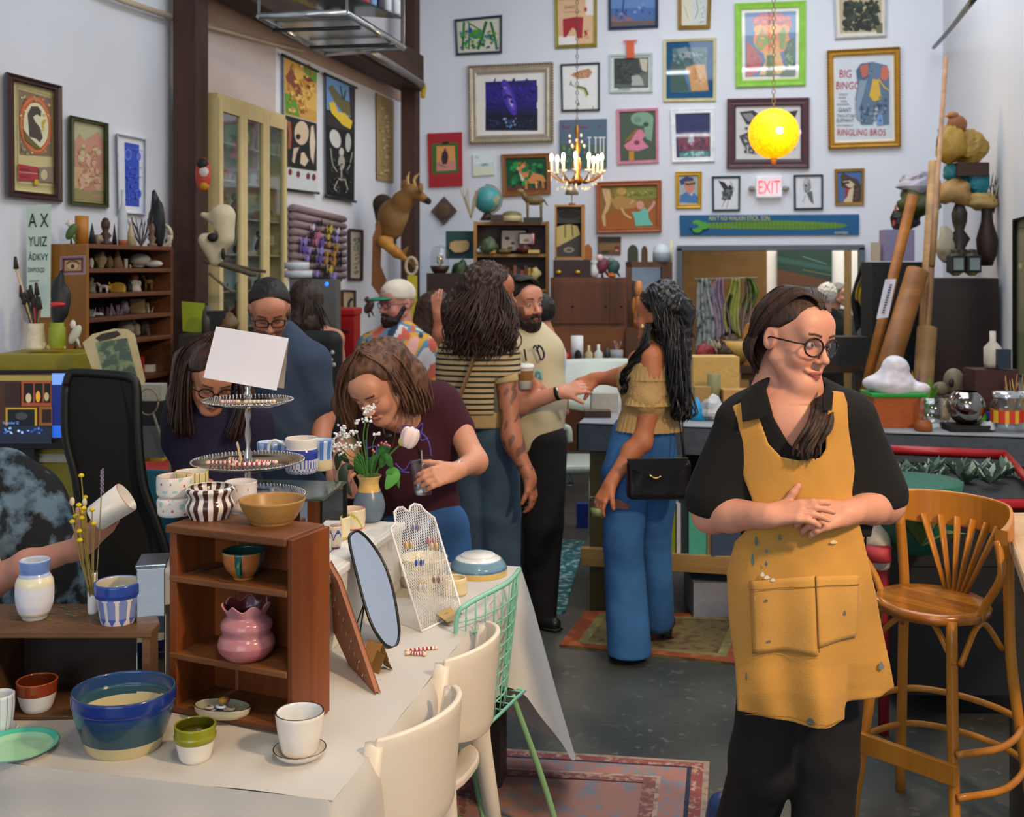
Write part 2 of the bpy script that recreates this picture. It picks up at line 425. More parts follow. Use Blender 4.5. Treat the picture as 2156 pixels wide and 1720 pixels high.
def post(px0,px1,name,off,ztop=5.25):
 a=onleft(px0,400,off);b=onleft(px1,400,off);c=(a+b)/2;w=(b-a).length*math.cos(math.radians(25))
 d=(c-Vector((0,0,EYE))).dot(FW);ww=(px1-px0)/F*d*.93
 MB().box((c.x,c.y,ztop/2),(ww,ww,ztop),M_beam).build(name,bevel=.008,kind='structure')
 return c,ww
p1,w1=post(372,430,'wall_post_near',.14)
p2,w2=post(846,881,'wall_post_far',.25)
eb=on(842,192,0,WL+.14);bz=eb.z;ye=on(893,200,0,WL+.36).y
MB().box((WL+.25,(p1.y+ye)/2,bz+.17),(.22,ye-p1.y,.34),M_beamy).build('wall_beam',bevel=.01,kind='structure')
MB().box((WL+.22,(p1.y+ye)/2-.3,bz+.80),(.44,ye-p1.y-1.0,.18),mat('#2c211b',.8)).build('ceiling_beam',kind='structure')
Mp=mat('#b39a8e',.85,var=.05,sc=2)  # warm light on the upper left wall, put into the band colour
mb=MB()
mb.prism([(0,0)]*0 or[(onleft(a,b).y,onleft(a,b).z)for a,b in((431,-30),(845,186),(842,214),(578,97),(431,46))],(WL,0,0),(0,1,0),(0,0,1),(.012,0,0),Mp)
mb.build('wall_warm_light_band',kind='structure')
mb=MB();mb.prism([(onleft(a,b).y,onleft(a,b).z)for a,b in((431,46),(578,97),(578,300),(431,300))],(WL,0,0),(0,1,0),(0,0,1),(.010,0,0),mat('#c9bab4',.85,var=.05,sc=2));mb.build('wall_warm_light_panel',kind='structure')  # paler panel below, the same warm wall light painted as colour
Mc=mat('#c9b79f',.5,var=.06)
mb=MB();pts=[onleft(a,b,.05)for a,b in((200,-25),(255,0),(368,38))];mb.tube(pts,.018,Mc);mb.tube([onleft(a,b,.05)for a,b in((430,54),(500,72),(576,93),(640,108))],.012,Mc)
o=mb.build('wall_conduit');tag(o,'beige painted conduit pipe running along the top of the left wall','pipe')
mb=MB();mb.tube([onleft(a,b,.42)for a,b in((770,105),(830,140),(888,178))],.035,mat('#8c8a86',.35,metal=.7));mb.tube([onleft(a,b,.42)for a,b in((888,178),(892,183),(890,205))],[.035,.03,.022],mat('#c0a02c',.5))
o=mb.build('ceiling_pipe');tag(o,'grey metal pipe with a yellow end cap under the ceiling beam','pipe')
Mt=mat('#f4f8ff',.4,emis=20.0);Mf=mat('#e9ebee',.5)
for(x,y,L)in((-1.75,4.4,1.3),(.35,4.4,1.3),(-1.6,-3.9,1.3),(.5,-3.9,1.3)):
 th=thing('ceiling_light','white twin tube fluorescent fixture hung under the ceiling outside the photo','light',(x,y,4.85),'fluorescent fixtures under the ceiling')
 MB().box((x,y,4.92),(L+.1,.16,.06),Mf).box((x,y,5.08),(.05,.05,.27),Mf).build('housing',th,bevel=.005)
 for dy in(-.04,.04):MB().cyl((x-L/2,y+dy,4.87),(x+L/2,y+dy,4.87),.016,.016,Mt).build('tube',th)
# pictures on the walls
VC=vc(.6,.10,sc=30);VCg=vc(.25,.06)
def inq(q,u,v):
 (a,b,c,d)=q
 return((a[0]*(1-u)+b[0]*u)*(1-v)+(d[0]*(1-u)+c[0]*u)*v,(a[1]*(1-u)+b[1]*u)*(1-v)+(d[1]*(1-u)+c[1]*u)*v)
def shapes(mb,art,pl,off,m=None,st=.0008):
 m=m or VC;rr=random.Random(5)
 def P(pts,o):return[pl(x,y,o)for x,y in pts]
 for i,a in enumerate(art):
  o=off+st*(i+1);k=a[0]
  if k=='p':q=a[2];pts=[(q[j],q[j+1])for j in range(0,len(q),2)];mb.add(P(pts,o),[tuple(range(len(pts)))],m,False,a[1])
  elif k=='e':
   cx,cy,rx,ry=a[2:6];ro=math.radians(a[6])if len(a)>6 else 0;n=28
   pts=[(cx+rx*math.cos(t)*math.cos(ro)-ry*math.sin(t)*math.sin(ro),cy+rx*math.cos(t)*math.sin(ro)+ry*math.sin(t)*math.cos(ro))for t in[2*math.pi*j/n for j in range(n)]]
   mb.add(P(pts,o),[tuple(range(n))],m,False,a[1])
  elif k=='r':x0,y0,x1,y1=a[2:6];mb.add(P([(x0,y0),(x1,y0),(x1,y1),(x0,y1)],o),[(0,1,2,3)],m,False,a[1])
  elif k=='t':
   O=pl(a[3],a[4],o);U=pl(a[3]+10,a[4]+(a[7]if len(a)>7 else 0),o)-O;V=Vector((0,0,1));h=a[5]*((O-Vector((0,0,EYE))).dot(FW))/F
   nn=(pl(a[3],a[4],o+.01)-O).normalized();V2=nn.cross(U).normalized();V2=V2 if V2.z>0 else-V2
   mb.text(a[2],O,U,V2,h/.95,m,.0003,a[1],a[6]if len(a)>6 else 'LEFT',.68)
  elif k=='l':
   w=a[2];q=a[3];pts=[(q[j],q[j+1])for j in range(0,len(q),2)]
   for(x0,y0),(x1,y1)in zip(pts,pts[1:]):
    L=math.hypot(x1-x0,y1-y0)or 1;nx,ny=-(y1-y0)/L*w/2,(x1-x0)/L*w/2
    mb.add(P([(x0+nx,y0+ny),(x1+nx,y1+ny),(x1-nx,y1-ny),(x0-nx,y0-ny)],o),[(0,1,2,3)],m,False,a[1])
  elif k=='c':
   cols,x0,y0,x1,y1,n,s_=a[1:8]
   for j in range(n):
    cx,cy=rr.uniform(x0+s_,x1-s_),rr.uniform(y0+s_,y1-s_);an=rr.uniform(0,3.1);s1=s_*rr.uniform(.5,1);s2=s_*rr.uniform(.3,.7);kk=rr.randint(4,7)
    pts=[(cx+s1*math.cos(2*math.pi*t/kk)*math.cos(an)-s2*math.sin(2*math.pi*t/kk)*math.sin(an),cy+s1*math.cos(2*math.pi*t/kk)*math.sin(an)+s2*math.sin(2*math.pi*t/kk)*math.cos(an))for t in range(kk)]
    mb.add(P(pts,o+.00004*j),[tuple(range(kk))],m,False,rr.choice(cols))
 return mb
def ring(mb,q,fu,fv,pl,prof,m):
 """prof: list of (inset fraction 0..1, depth)"""
 R=[]
 for ins,dd in prof:
  R.append([pl(*inq(q,u,v),dd)for u,v in((fu*ins,fv*ins),(1-fu*ins,fv*ins),(1-fu*ins,1-fv*ins),(fu*ins,1-fv*ins))])
 vs=[p for r in R for p in r];fs=[]
 for i in range(len(R)-1):
  for k in range(4):fs.append((i*4+k,i*4+(k+1)%4,(i+1)*4+(k+1)%4,(i+1)*4+k))
 mb.add(vs,fs,m);return mb
def picture(label,q,fw,fcol,mw,mcol,bg,art,pl=onback,depth=.03,rough=.45,metal=0,bead=None,glass=False,name='framed_picture',cat='picture',canvas=True):
 if len(q)==2:(x0,y0),(x1,y1)=q;q=((x0,y0),(x1,y0),(x1,y1),(x0,y1))
 w=q[1][0]-q[0][0];h=q[3][1]-q[0][1];fu,fv=fw/w,fw/h
 c=pl(*inq(q,.5,1),0);th=thing(name,label,cat,c)
 fm=mat(fcol or '#888888',rough,metal=metal,var=.12,sc=12)
 mb=MB();ring(mb,q,fu,fv,pl,[(0,0),(0,depth*.9),(.15,depth),(.55,depth*.8),(.8,depth*.9),(1,depth*.75),(1,depth*.2)],fm)
 if fw>0:mb.build('frame',th)
 if bead:
  mb=MB();bm=mat(bead,.4,metal=.4)
  for side in range(4):
   a,b=[((0,0),(1,0)),((1,0),(1,1)),((1,1),(0,1)),((0,1),(0,0))][side];n=int((w if side%2==0 else h)/6)
   for k in range(n):
    t=(k+.5)/n;u=a[0]+(b[0]-a[0])*t;v=a[1]+(b[1]-a[1])*t
    u=u*(1-.3*fu)+.15*fu;v=v*(1-.3*fv)+.15*fv;mb.ell(pl(*inq(q,u,v),depth),.011,bm,6,4)
  mb.build('beading',th)
 e=.0;q2=[inq(q,u,v)for u,v in((fu,fv),(1-fu,fv),(1-fu,1-fv),(fu,1-fv))]
 if mw>0:
  mb=MB();mb.add([pl(x,y,depth*.22)for x,y in q2],[(0,1,2,3)],mat(mcol,.8,var=.03));mb.build('mount_board',th)
 mu,mv=(fw+mw)/w,(fw+mw)/h
 q3=[inq(q,u,v)for u,v in((mu,mv),(1-mu,mv),(1-mu,1-mv),(mu,1-mv))]
 mb=MB()
 if fw==0:
  P0=[pl(x,y,0)for x,y in q3];P1=[pl(x,y,depth)for x,y in q3]
  mb.add(P0+P1,[(0,1,5,4),(1,2,6,5),(2,3,7,6),(3,0,4,7)],VC,False,bg)
  od=depth
 else:od=depth*.22+.001
 mb.add([pl(x,y,od)for x,y in q3],[(0,1,2,3)],VC,False,bg)
 shapes(mb,art,pl,od);mb.build('artwork',th)
 if glass:
  mb=MB();mb.add([pl(x,y,depth*.72)for x,y in q2],[(0,1,2,3)],glass_thin());mb.build('glass_pane',th)
 return th
R_=lambda x0,y0,x1,y1,s=0:((x0,y0+s),(x1,y0),(x1,y1),(x0,y1+s))
picture('black framed painting of green bamboo-like stalks, upper left of the back wall',((956,41),(1057,31),(1057,112),(960,117)),5,'#1e3a44',0,'','#d8d3c2',[('l','#1f7a3c',5,[977,46,974,106]),('l','#1f7a3c',4,[988,50,987,104]),('l','#1d6b33',6,[1024,45,1014,80,1006,104]),('l','#1d6b33',5,[1033,46,1042,80,1046,104]),('e','#4c9a2b',1002,72,14,10),('l','#2c8a47',2.5,[984,46,1016,66]),('c',['#2f8a3e','#1c6a30','#5aa83f','#3d5fb0'],962,60,1053,106,60,5),('e','#31489c',990,64,4,6)])
picture('gold framed pink and cream poster with a red block print',((1167,-8),(1257,-10),(1257,98),(1169,102)),7,'#8f8428',0,'','#e2b98f',[('r','#efe6e2',1233,-5,1250,32),('r','#efe9e6',1176,76,1214,96),('p','#a92430',[1185,40,1210,36,1228,36,1226,80,1215,80,1212,62,1205,58,1192,78,1186,78]),('p','#e2b98f',[1196,72,1204,60,1210,72]),('l','#a92430',3,[1232,64,1238,80]),('t','#a06a58','QUARTZ',1188,18,6),('l','#c99484',1.5,[1186,25,1222,25]),('e','#b8484e',1233,20,3,5),('c',['#a92430','#e2b98f'],1228,60,1242,82,12,3)],metal=.3)
picture('dark framed blue seascape painting at the top centre of the back wall',((1280,-14),(1386,-14),(1386,58),(1281,63)),6,'#22364f',0,'','#5b80b4',[('r','#6288c0',1287,-10,1380,20),('p','#4a6ca2',[1287,18,1380,16,1380,48,1287,46]),('p','#8a6a72',[1287,34,1310,30,1330,38,1340,52,1287,56]),('p','#6b5a52',[1287,46,1380,42,1380,52,1287,56]),('l','#2f4d9c',4,[1314,-5,1310,28]),('c',['#7f9ccc','#4c6fb0','#37538f'],1290,0,1378,46,26,7)])
picture('small gold framed pale sketch at the top of the back wall',((1427,-12),(1498,-12),(1495,60),(1427,62)),8,'#8a6a2a',0,'','#dcd6bf',[('r','#cfd4cf',1456,-8,1488,50),('l','#7d8a86',1.5,[1466,0,1470,22,1463,40]),('c',['#8f9c98','#6c7a78'],1472,0,1486,50,16,2),('l','#b9a86f',1,[1440,10,1450,40])],metal=.3)
picture('lime green framed print of a fruit-headed bust over foliage',((1547,7),(1697,1),(1696,179),(1549,184)),14,'#8cc63c',7,'#e9e2cf','#39689a',[('p','#c8472a',[1584,40,1600,30,1640,27,1664,40,1668,56,1650,58,1620,52,1590,60]),('c',['#d4552c','#a93a24','#e06a30'],1586,28,1666,58,40,5),('e','#e8842a',1624,84,38,32),('e','#f29a1e',1600,62,13,9),('e','#f6a51c',1630,60,14,9),('e','#ee9524',1652,62,10,10),('c',['#d9762c','#e2a03a','#c96a2a','#f0a83c'],1588,62,1662,108,46,6),('p','#7b9a28',[1588,98,1596,74,1604,58,1616,74,1636,76,1622,88,1600,108]),('p','#6d8f22',[1640,72,1650,54,1656,68,1650,104,1642,102]),('p','#b54334',[1572,86,1590,104,1604,124,1600,146,1576,163,1572,162]),('c',['#b8332e','#8f2b2c','#c75848'],1573,112,1602,158,24,5),('p','#d9a75a',[1606,108,1640,106,1654,150,1640,156,1598,158,1612,128]),('p','#5c6a28',[1614,116,1630,116,1630,160,1612,160]),('p','#31522c',[1660,86,1673,78,1673,160,1640,160,1656,138,1650,112]),('c',['#4c7a34','#223f24','#7a9a48'],1650,80,1674,160,40,5)],glass=True,depth=.035)
picture('chrome framed black leaf print in the top right of the back wall',((1754,-14),(1868,-14),(1867,77),(1758,83)),4,'#c9ced2',8,'#ddd7c6','#b9ac87',[('c',['#20271d','#2d3626','#151b14','#39422c'],1768,-6,1857,72,150,9),('c',['#c4bb92'],1778,6,1848,56,14,3),('r','#6f6a50',1846,48,1858,70)],metal=.8,rough=.3)
picture('large beaded silver frame with a photo of the milky way over dark water',((985,138),(1166,130),(1166,299),(988,304)),18,'#b3a792',18,'#e9e7e2','#231a6b',[('r','#2a2080',1022,180,1132,215),('r','#1b1a52',1022,228,1132,240),('r','#12142c',1022,240,1132,275),('e','#4b35a8',1072,205,12,40,-18),('e','#6a52c8',1074,208,6,26,-18),('e','#c6a9e8',1076,216,3,9,-18),('e','#8f86e0',1063,185,3.5,3),('c',['#4034a4','#1a1660','#33289a'],1023,162,1131,226,60,5),('c',['#2c3660','#1d2848'],1024,245,1130,272,40,5),('c',['#6f9bd8','#a8c4ee'],1056,246,1090,272,12,3)],metal=.35,bead='#7d6a4a',depth=.06)
picture('thin black framed print of a hand and seashell drawing on white',((1180,135),(1263,131),(1263,233),(1182,235)),4,'#23383e',0,'','#ecebe8',[('p','#c08a62',[1201,158,1222,148,1240,144,1247,152,1240,164,1216,166]),('c',['#a8724e','#d5a67e'],1204,148,1244,165,14,4),('l','#3f6b3a',4,[1216,182,1232,186,1238,200]),('l','#c8c46a',3,[1216,185,1230,190,1235,204]),('p','#6b7a4a',[1199,178,1203,168,1204,180]),('l','#b5836a',1.5,[1204,178,1216,186]),('e','#8a7a4e',1218,219,2,4),('e','#999',1249,226,1.5,2)])
picture('red board carrying a small green framed picture of a dark horned figure',((900,281),(973,278),(974,392),(903,395)),0,'#a92430',0,'','#a8242b',[('p','#3f6a2c',[909,303,964,300,965,364,910,367]),('p','#dc9a52',[919,308,957,307,960,358,919,361]),('p','#c98a7c',[919,340,960,338,960,358,919,361]),('p','#3a2430',[931,322,936,316,941,318,944,330,941,345,932,346,929,334]),('l','#3a2430',2.5,[935,318,939,312]),('l','#6a4048',1.5,[922,346,940,352]),('r','#222',932,298,945,303)],depth=.035)
picture('small unframed pale landscape canvas right of the red board',((995,325),(1040,323),(1041,368),(996,371)),0,'',0,'','#d4e0e2',[('p','#e5edee',[996,325,1038,325,1038,342,996,346]),('p','#8aa79e',[1010,347,1022,343,1030,347,1018,350]),('p','#dce6c8',[996,352,1038,350,1038,368,996,370]),('e','#b9d3e4',1004,331,5,3)],depth=.025)
picture('wooden framed painting of a fox-coloured wild dog on a green forest ground',((1055,325),(1158,322),(1160,408),(1058,414)),9,'#8e5a2c',0,'','#14502f',[('c',['#1d7a44','#0e3a26','#1f9a50','#12603a'],1066,334,1150,402,90,8),('p','#6a3f2a',[1066,392,1150,386,1150,404,1066,406]),('e','#e6a566',1098,352,12,9),('p','#d88f4c',[1092,350,1104,352,1124,364,1144,370,1150,382,1132,386,1110,386,1098,376]),('p','#eadcc4',[1092,360,1102,374,1108,386,1098,380]),('l','#d88f4c',4,[1108,380,1108,398]),('l','#e0a870',4,[1128,382,1130,396]),('l','#d88f4c',4,[1142,378,1144,396]),('p','#c4763a',[1090,346,1094,340,1098,346]),('p','#c4763a',[1100,344,1106,340,1107,350])],depth=.04)
picture('unframed slate blue painting with red lettering and white columns, behind the chandelier',((1178,253),(1278,250),(1278,352),(1178,356)),0,'',0,'','#5a6f86',[('r','#4e6a58',1179,304,1277,354),('t','#9c3442','Pool',1184,272,9),('t','#9c3442','Scene',1218,271,8),('t','#9c3442','of',1258,270,8)]+[x for i,xx in enumerate((1241,1254,1264,1271))for x in(('r','#d8dbdc',xx-1.5,290,xx+1.5,322),('r','#e4e6e6',xx-4,288,xx+4,291))]+[('c',['#6b8098','#4a6280','#6f9a5c'],1180,278,1240,350,40,6)],depth=.035)
picture('pink framed painting of a green skull and a pink hibiscus cup on dark green',((1298,230),(1386,227),(1387,342),(1300,346)),6,'#d68a9e',0,'','#4a5a48',[('e','#7fa588',1352,250,24,15),('p','#7fa588',[1358,250,1376,252,1372,298,1360,292,1356,272]),('e','#3c4c40',1360,262,6,5),('e','#6f9278',1342,252,8,6),('p','#d9829c',[1313,306,1330,294,1340,274,1350,272,1360,284,1352,294,1366,310,1344,318,1320,316]),('p','#8a6a34',[1313,300,1324,286,1338,272,1344,272,1328,294]),('e','#8c3e58',1341,300,6,5),('r','#c48a2c',1324,318,1335,338)])
picture('white card framed black and white photo under the orange tape',((1283,114),(1374,111),(1374,194),(1284,195)),5,'#c5d0cc',4,'#d5dedb','#58625c',[('p','#3b423e',[1294,124,1322,121,1346,124,1345,140,1354,150,1346,156,1336,154,1328,178,1294,176]),('p','#c8bfa6',[1346,124,1363,124,1362,152,1352,148]),('p','#aab0a4',[1330,160,1346,158,1356,172,1362,180,1330,180]),('p','#69726a',[1350,160,1363,156,1363,182,1356,180]),('c',['#2e3430','#49524c'],1295,124,1334,176,40,5),('t','#23342f','Mutulation',1302,190,6)],name='framed_photo')
mb=MB();mb.prism([(1312,85),(1342,84),(1342,87),(1335,88),(1336,122),(1319,122),(1318,88),(1312,88)],(0,0,0),(1,0,0),(0,1,0),(0,0,1),M_dark)if False else mb.add([onback(x,y,.034)for x,y in((1312,85),(1342,84),(1342,87),(1335,88),(1336,122),(1319,122),(1318,88),(1312,88))]+[onback(x,y,.038)for x,y in((1312,85),(1342,84),(1342,87),(1335,88),(1336,122),(1319,122),(1318,88),(1312,88))],[tuple(range(8)),tuple(range(15,7,-1))]+[(i,(i+1)%8,(i+1)%8+8,i+8)for i in range(8)],mat('#d9603c',.6))
tag(mb.build('hanging_tape'),'strip of orange tape hanging down over the black and white photo','tape')
picture('gold framed bluish figure painting with a wide blue mat',((1397,83),(1508,79),(1507,212),(1397,214)),6,'#d8cf9c',13,'#0e5482','#56767c',[('p','#3f5f56',[1412,130,1440,130,1450,192,1412,194]),('p','#7d98a0',[1424,104,1446,98,1450,112,1430,118]),('e','#a5a8ae',1448,117,18,8),('p','#d5a468',[1444,142,1462,136,1484,136,1492,190,1456,192,1450,160]),('p','#4f82b2',[1440,146,1448,150,1454,190,1444,170]),('c',['#62828a','#476a62','#7f9aa4'],1412,98,1494,140,36,6),('c',['#e0b57c','#cf9254'],1458,140,1490,188,16,6)],glass=True,metal=.2)
picture('white framed dark blue and red painting with bright glass, under the gold frame',((1411,230),(1505,227),(1505,340),(1415,342)),10,'#eceff0',0,'','#1d2550',[('r','#232a60',1424,240,1495,278),('p','#7a2f40',[1426,284,1495,282,1494,316,1428,318]),('c',['#8f3444','#5c2a44','#b0505a','#3a2848'],1426,274,1495,318,46,6),('p','#4f8a84',[1430,322,1460,316,1492,318,1492,330,1432,332]),('p','#b9c0c8',[1448,296,1456,280,1462,296,1460,306,1450,304]),('c',['#a9cfc4','#3c6a74'],1430,314,1492,332,18,5)],glass=True)
picture('wide dark wood frame with pointed ears in black ink behind the yellow globe',((1531,208),(1704,205),(1704,354),(1530,355)),16,'#503036',0,'','#dcdad6',[('l','#2a2320',5,[1548,222,1688,218]),('l','#2a2320',5,[1548,338,1688,337]),('l','#2a2320',5,[1547,220,1547,340]),('l','#2a2320',5,[1688,220,1688,340]),('p','#2b2b2a',[1557,236,1586,232,1610,250,1592,262,1572,262]),('p','#8b8886',[1562,240,1582,238,1592,250,1576,256]),('p','#2b2b2a',[1680,232,1654,236,1640,250,1668,262]),('p','#3a3938',[1556,286,1580,276,1596,300,1592,322,1570,316]),('c',['#4a4846','#1f1f1e','#b7b3ae'],1560,262,1680,328,90,6)],glass=True,depth=.05)
picture('ornate gold framed circus elephant poster with red lettering, right of the back wall',((1741,106),(1895,98),(1897,309),(1744,314)),13,'#b9882c',5,'#ece9df','#ccd4da',[('t','#b93a44','BIG',1766,164,17),('t','#b93a44','BINGO',1759,188,16),('t','#5a4248','WORLD’S',1766,201,4.2),('t','#5a4248','BIGGEST',1766,208,4.2),('t','#5a4248','LIVING',1770,215,4.2),('t','#5a4248','PACHYDERM',1762,222,4.2),('t','#1f5a4e','GIANT',1764,236,9),('t','#1f5a4e','TWO-STORY',1762,247,6.5),('t','#1f5a4e','ELEPHANT',1761,257,7.5),('t','#5a4248','NOW EXHIBITED BY',1762,266,3.6),('t','#b93a44','RINGLING BROS',1762,285,13.5),('p','#5b7288',[1802,148,1812,134,1838,130,1868,138,1872,160,1872,200,1872,262,1852,262,1848,226,1842,222,1838,262,1812,262,1810,230,1800,210,1806,180]),('p','#4a5f76',[1803,150,1812,136,1832,132,1834,160,1818,168,1806,164]),('p','#b96450',[1810,140,1828,134,1828,158,1816,164]),('e','#c96a52',1862,154,10,15),('e','#5f7790',1842,150,14,18),('p','#8396a8',[1810,170,1826,168,1818,200,1808,232,1810,256,1803,250,1800,220]),('p','#d1a93c',[1838,166,1850,168,1856,208,1840,214,1830,202]),('l','#d1a93c',3,[1850,166,1862,184,1872,190]),('p','#6f98d0',[1846,240,1858,238,1860,262,1846,264]),('c',['#42566c','#7088a0','#394a5e'],1808,196,1870,262,40,5),('e','#1d2530',1836,150,1.5,1.5)],metal=.45,bead='#8a5f1c',depth=.06)
picture('small bright gold framed portrait of an officer in a peaked cap',((1422,362),(1478,361),(1477,438),(1423,439)),8,'#c99a1c',0,'','#aab3b2',[('p','#4c78ac',[1431,426,1432,412,1446,404,1460,406,1470,414,1470,428]),('p','#c98a74',[1440,388,1462,386,1463,398,1456,408,1444,404]),('p','#e8e4dc',[1446,404,1452,410,1460,404,1456,412]),('p','#3a3d78',[1431,380,1444,371,1458,374,1464,384,1452,384,1434,390]),('l','#c8a040',3,[1442,384,1462,382]),('l','#22222c',3,[1444,388,1464,386])],metal=.4)
picture('thin dark framed ink sketch of a ruffled bird, left of the exit sign',((1499,371),(1559,370),(1558,444),(1500,445)),4,'#2a4446',0,'','#dfe0e4',[('c',['#232629','#3a3f42','#70757a'],1516,386,1546,426,46,6),('p','#26292c',[1512,380,1526,384,1536,398,1524,400]),('l','#4b5054',1.2,[1538,382,1546,400]),('l','#55595c',1,[1526,422,1520,436]),('l','#55595c',1,[1534,422,1530,438])])
picture('thin black framed pencil drawing of a perched owl, right of the exit sign',((1671,368),(1733,367),(1733,441),(1672,442)),4,'#22363a',0,'','#dcdde2',[('e','#b9bbc0',1699,390,9,17),('c',['#74787e','#9a9da2','#555a60'],1691,374,1710,408,30,4),('p','#606469',[1698,406,1710,402,1713,430,1706,424]),('l','#9b9ea4',1.5,[1696,410,1690,426])])
picture('small gold framed oil painting of a striped badger head on blue, right of the owl',((1757,356),(1820,354),(1819,431),(1758,432)),6,'#9c742a',0,'','#48689c',[('p','#46352e',[1770,370,1776,364,1790,372,1806,378,1813,392,1812,426,1784,426,1790,400,1772,394]),('p','#cdbb9c',[1774,382,1790,380,1800,388,1794,396,1786,394]),('p','#d3bd98',[1786,400,1798,394,1794,426,1776,426]),('p','#9a2c34',[1780,396,1788,398,1784,414,1779,420]),('l','#2a201c',4,[1772,386,1788,384]),('c',['#3a2c26','#5c463a'],1794,384,1812,424,18,5)],metal=.4)
picture('wooden framed carved relief of a galloping horse and a fallen rider in turquoise',((1254,383),(1393,379),(1393,488),(1256,491)),10,'#a8623c',0,'','#8f6a34',[('p','#8a8a3c',[1288,394,1384,392,1384,416,1330,420,1296,414]),('p','#a65f24',[1266,456,1300,440,1384,430,1384,480,1266,482]),('p','#d6b07a',[1267,396,1284,398,1288,420,1282,440,1274,452,1276,476,1271,476,1267,456,1276,430]),('p','#b8894a',[1284,420,1310,410,1330,418,1344,424,1336,438,1312,440,1296,440]),('l','#d9b482',4,[1308,438,1316,452,1330,460]),('l','#cfa878',4,[1326,430,1334,422]),('e','#c89a50',1308,402,10,8),('e','#d89a88',1348,432,8,9),('l','#d29a92',6,[1362,446,1374,434,1378,424]),('p','#6fc2b0',[1330,446,1346,446,1358,436,1364,448,1366,460,1376,474,1338,476,1336,460]),('c',['#a8a04a','#7c7a34','#bfb45c'],1310,394,1382,416,30,4)],depth=.06)
picture('long blue board painted with a green wrench shaped snake and yellow hand lettering',((1431,453),(1809,451),(1809,494),(1432,496)),0,'',0,'','#105a8a',[('p','#5b8a2c',[1490,470,1560,466,1640,464,1720,467,1770,470,1787,474,1770,480,1700,484,1600,483,1490,481])]+[('l','#7ea03a',1.4,[1494+8*i,468,1494+8*i,482])for i in range(34)]+[('e','#4fa23c',1480,475,13,8),('e','#4fa23c',1468,469,10,6),('e','#4fa23c',1468,484,10,6),('e','#105a8a',1461,476,10,5),('t','#d8d060','AIN’T NO WALKIN STICK, SON.',1492,464,9),('t','#cfd890','HOWARD',1757,493,6)],depth=.025,name='painted_board',cat='sign')
picture('small unframed brown abstract canvas behind the figurine on the wooden cupboard',((1258,498),(1308,498),(1307,536),(1259,535)),0,'',0,'','#6f5436',[('r','#3a2c28',1260,499,1307,510),('e','#233024',1286,504,9,4),('p','#8a6a3c',[1260,514,1306,512,1306,526,1260,528]),('e','#7a2c30',1299,522,6,5),('e','#d09a8c',1299,527,4,2),('e','#3f3428',1274,530,8,3)],depth=.02)
picture('dark brown framed squirrel poster with an orange ring border, on the left wall',((14,151),(131,181),(132,425),(17,414)),15,'#3c2420',5,'#d9d296','#cdc088',[('p','#85705c',[38,188,108,208,110,330,41,326]),('c',['#cdc088','#6a5a48','#a99a6c'],38,196,110,330,80,5),('e','#c46234',75,263,34,62,-5),('e','#d4855a',75,263,31,57,-5),('e','#c46234',75,263,29,54,-5),('e','#e0dcb8',76,264,26,48,-5),('p','#4a4038',[60,262,58,240,66,224,80,224,87,234,86,246,78,240,70,246,74,256,84,268,90,290,84,300,76,292,62,288]),('p','#6b6430',[50,272,60,286,88,314,76,314,54,296]),('c',['#d8c23c','#c8ac2c'],85,232,102,280,12,5),('p','#a8343e',[38,345,80,352,81,382,39,380]),('l','#cdc088',1.2,[40,362,80,366]),('p','#8a7a6a',[82,352,112,352,113,384,82,382]),('e','#c8b890',93,368,7,11),('e','#c2a43c',77,384,5,7),('l','#8a7a4a',1.5,[36,182,114,204,116,394,38,386,36,182]),('t','#5c2a2c','RED SQUIRREL',43,358,5,'LEFT',1.3),('t','#5c2a2c','AMBLING CO.',43,372,5,'LEFT',.9)],pl=onleft,depth=.045,rough=.3)
picture('green framed hazy landscape print behind glass, second from the left on the left wall',((148,242),(229,260),(230,437),(149,430)),8,'#3f4c1e',0,'','#c9a27c',[('p','#b7b690',[157,253,221,268,221,300,157,296]),('p','#c48f78',[157,300,168,280,176,296,196,284,206,276,221,300,221,360,157,350]),('c',['#d3a58a','#b98672','#c8b890','#a97e62'],158,296,220,424,70,9),('p','#8f8a5c',[157,396,221,402,221,426,157,420]),('l','#c89a50',3,[160,250,222,264])],pl=onleft,depth=.04,rough=.2)
picture('white framed blueprint poster, third from the left on the left wall',((246,280),(309,293),(308,452),(250,448)),3,'#e2e6ee',13,'#e6e9f0','#2c50c4',[('e','#6f8ce4',270,325,7,12),('e','#2c50c4',270,325,5,9),('e','#5a78dc',292,330,5,9),('e','#5a78dc',292,408,6,10),('e','#2c50c4',292,408,4,7),('l','#4a68d4',1,[264,350,300,354]),('l','#4a68d4',1,[264,370,300,373]),('l','#4a68d4',1,[270,345,270,400]),('l','#6f8ce4',1,[264,310,300,317]),('c',['#3a5ccc','#4766d6'],264,345,300,425,18,5)],pl=onleft)
def banner(label,q,art,bg):
 th=thing('hanging_banner',label,'wall chart',onleft(*q[3],.02));mb=MB()
 P=[onleft(x,y,.03)for x,y in q];mb.add(P,[(0,1,2,3)],VC,False,bg);mb.add([p-Vector((.003,0,0))for p in P],[(3,2,1,0)],VC,False,'#dddddd');shapes(mb,art,onleft,.031);mb.build('chart_sheet',th)
 for a,b in((q[0],q[1]),(q[3],q[2])):MB().tube([onleft(a[0]-3,a[1]-1,.035),onleft(b[0]+3,b[1]+1,.035)],.011,mat('#182420',.4)).build('batten',th)
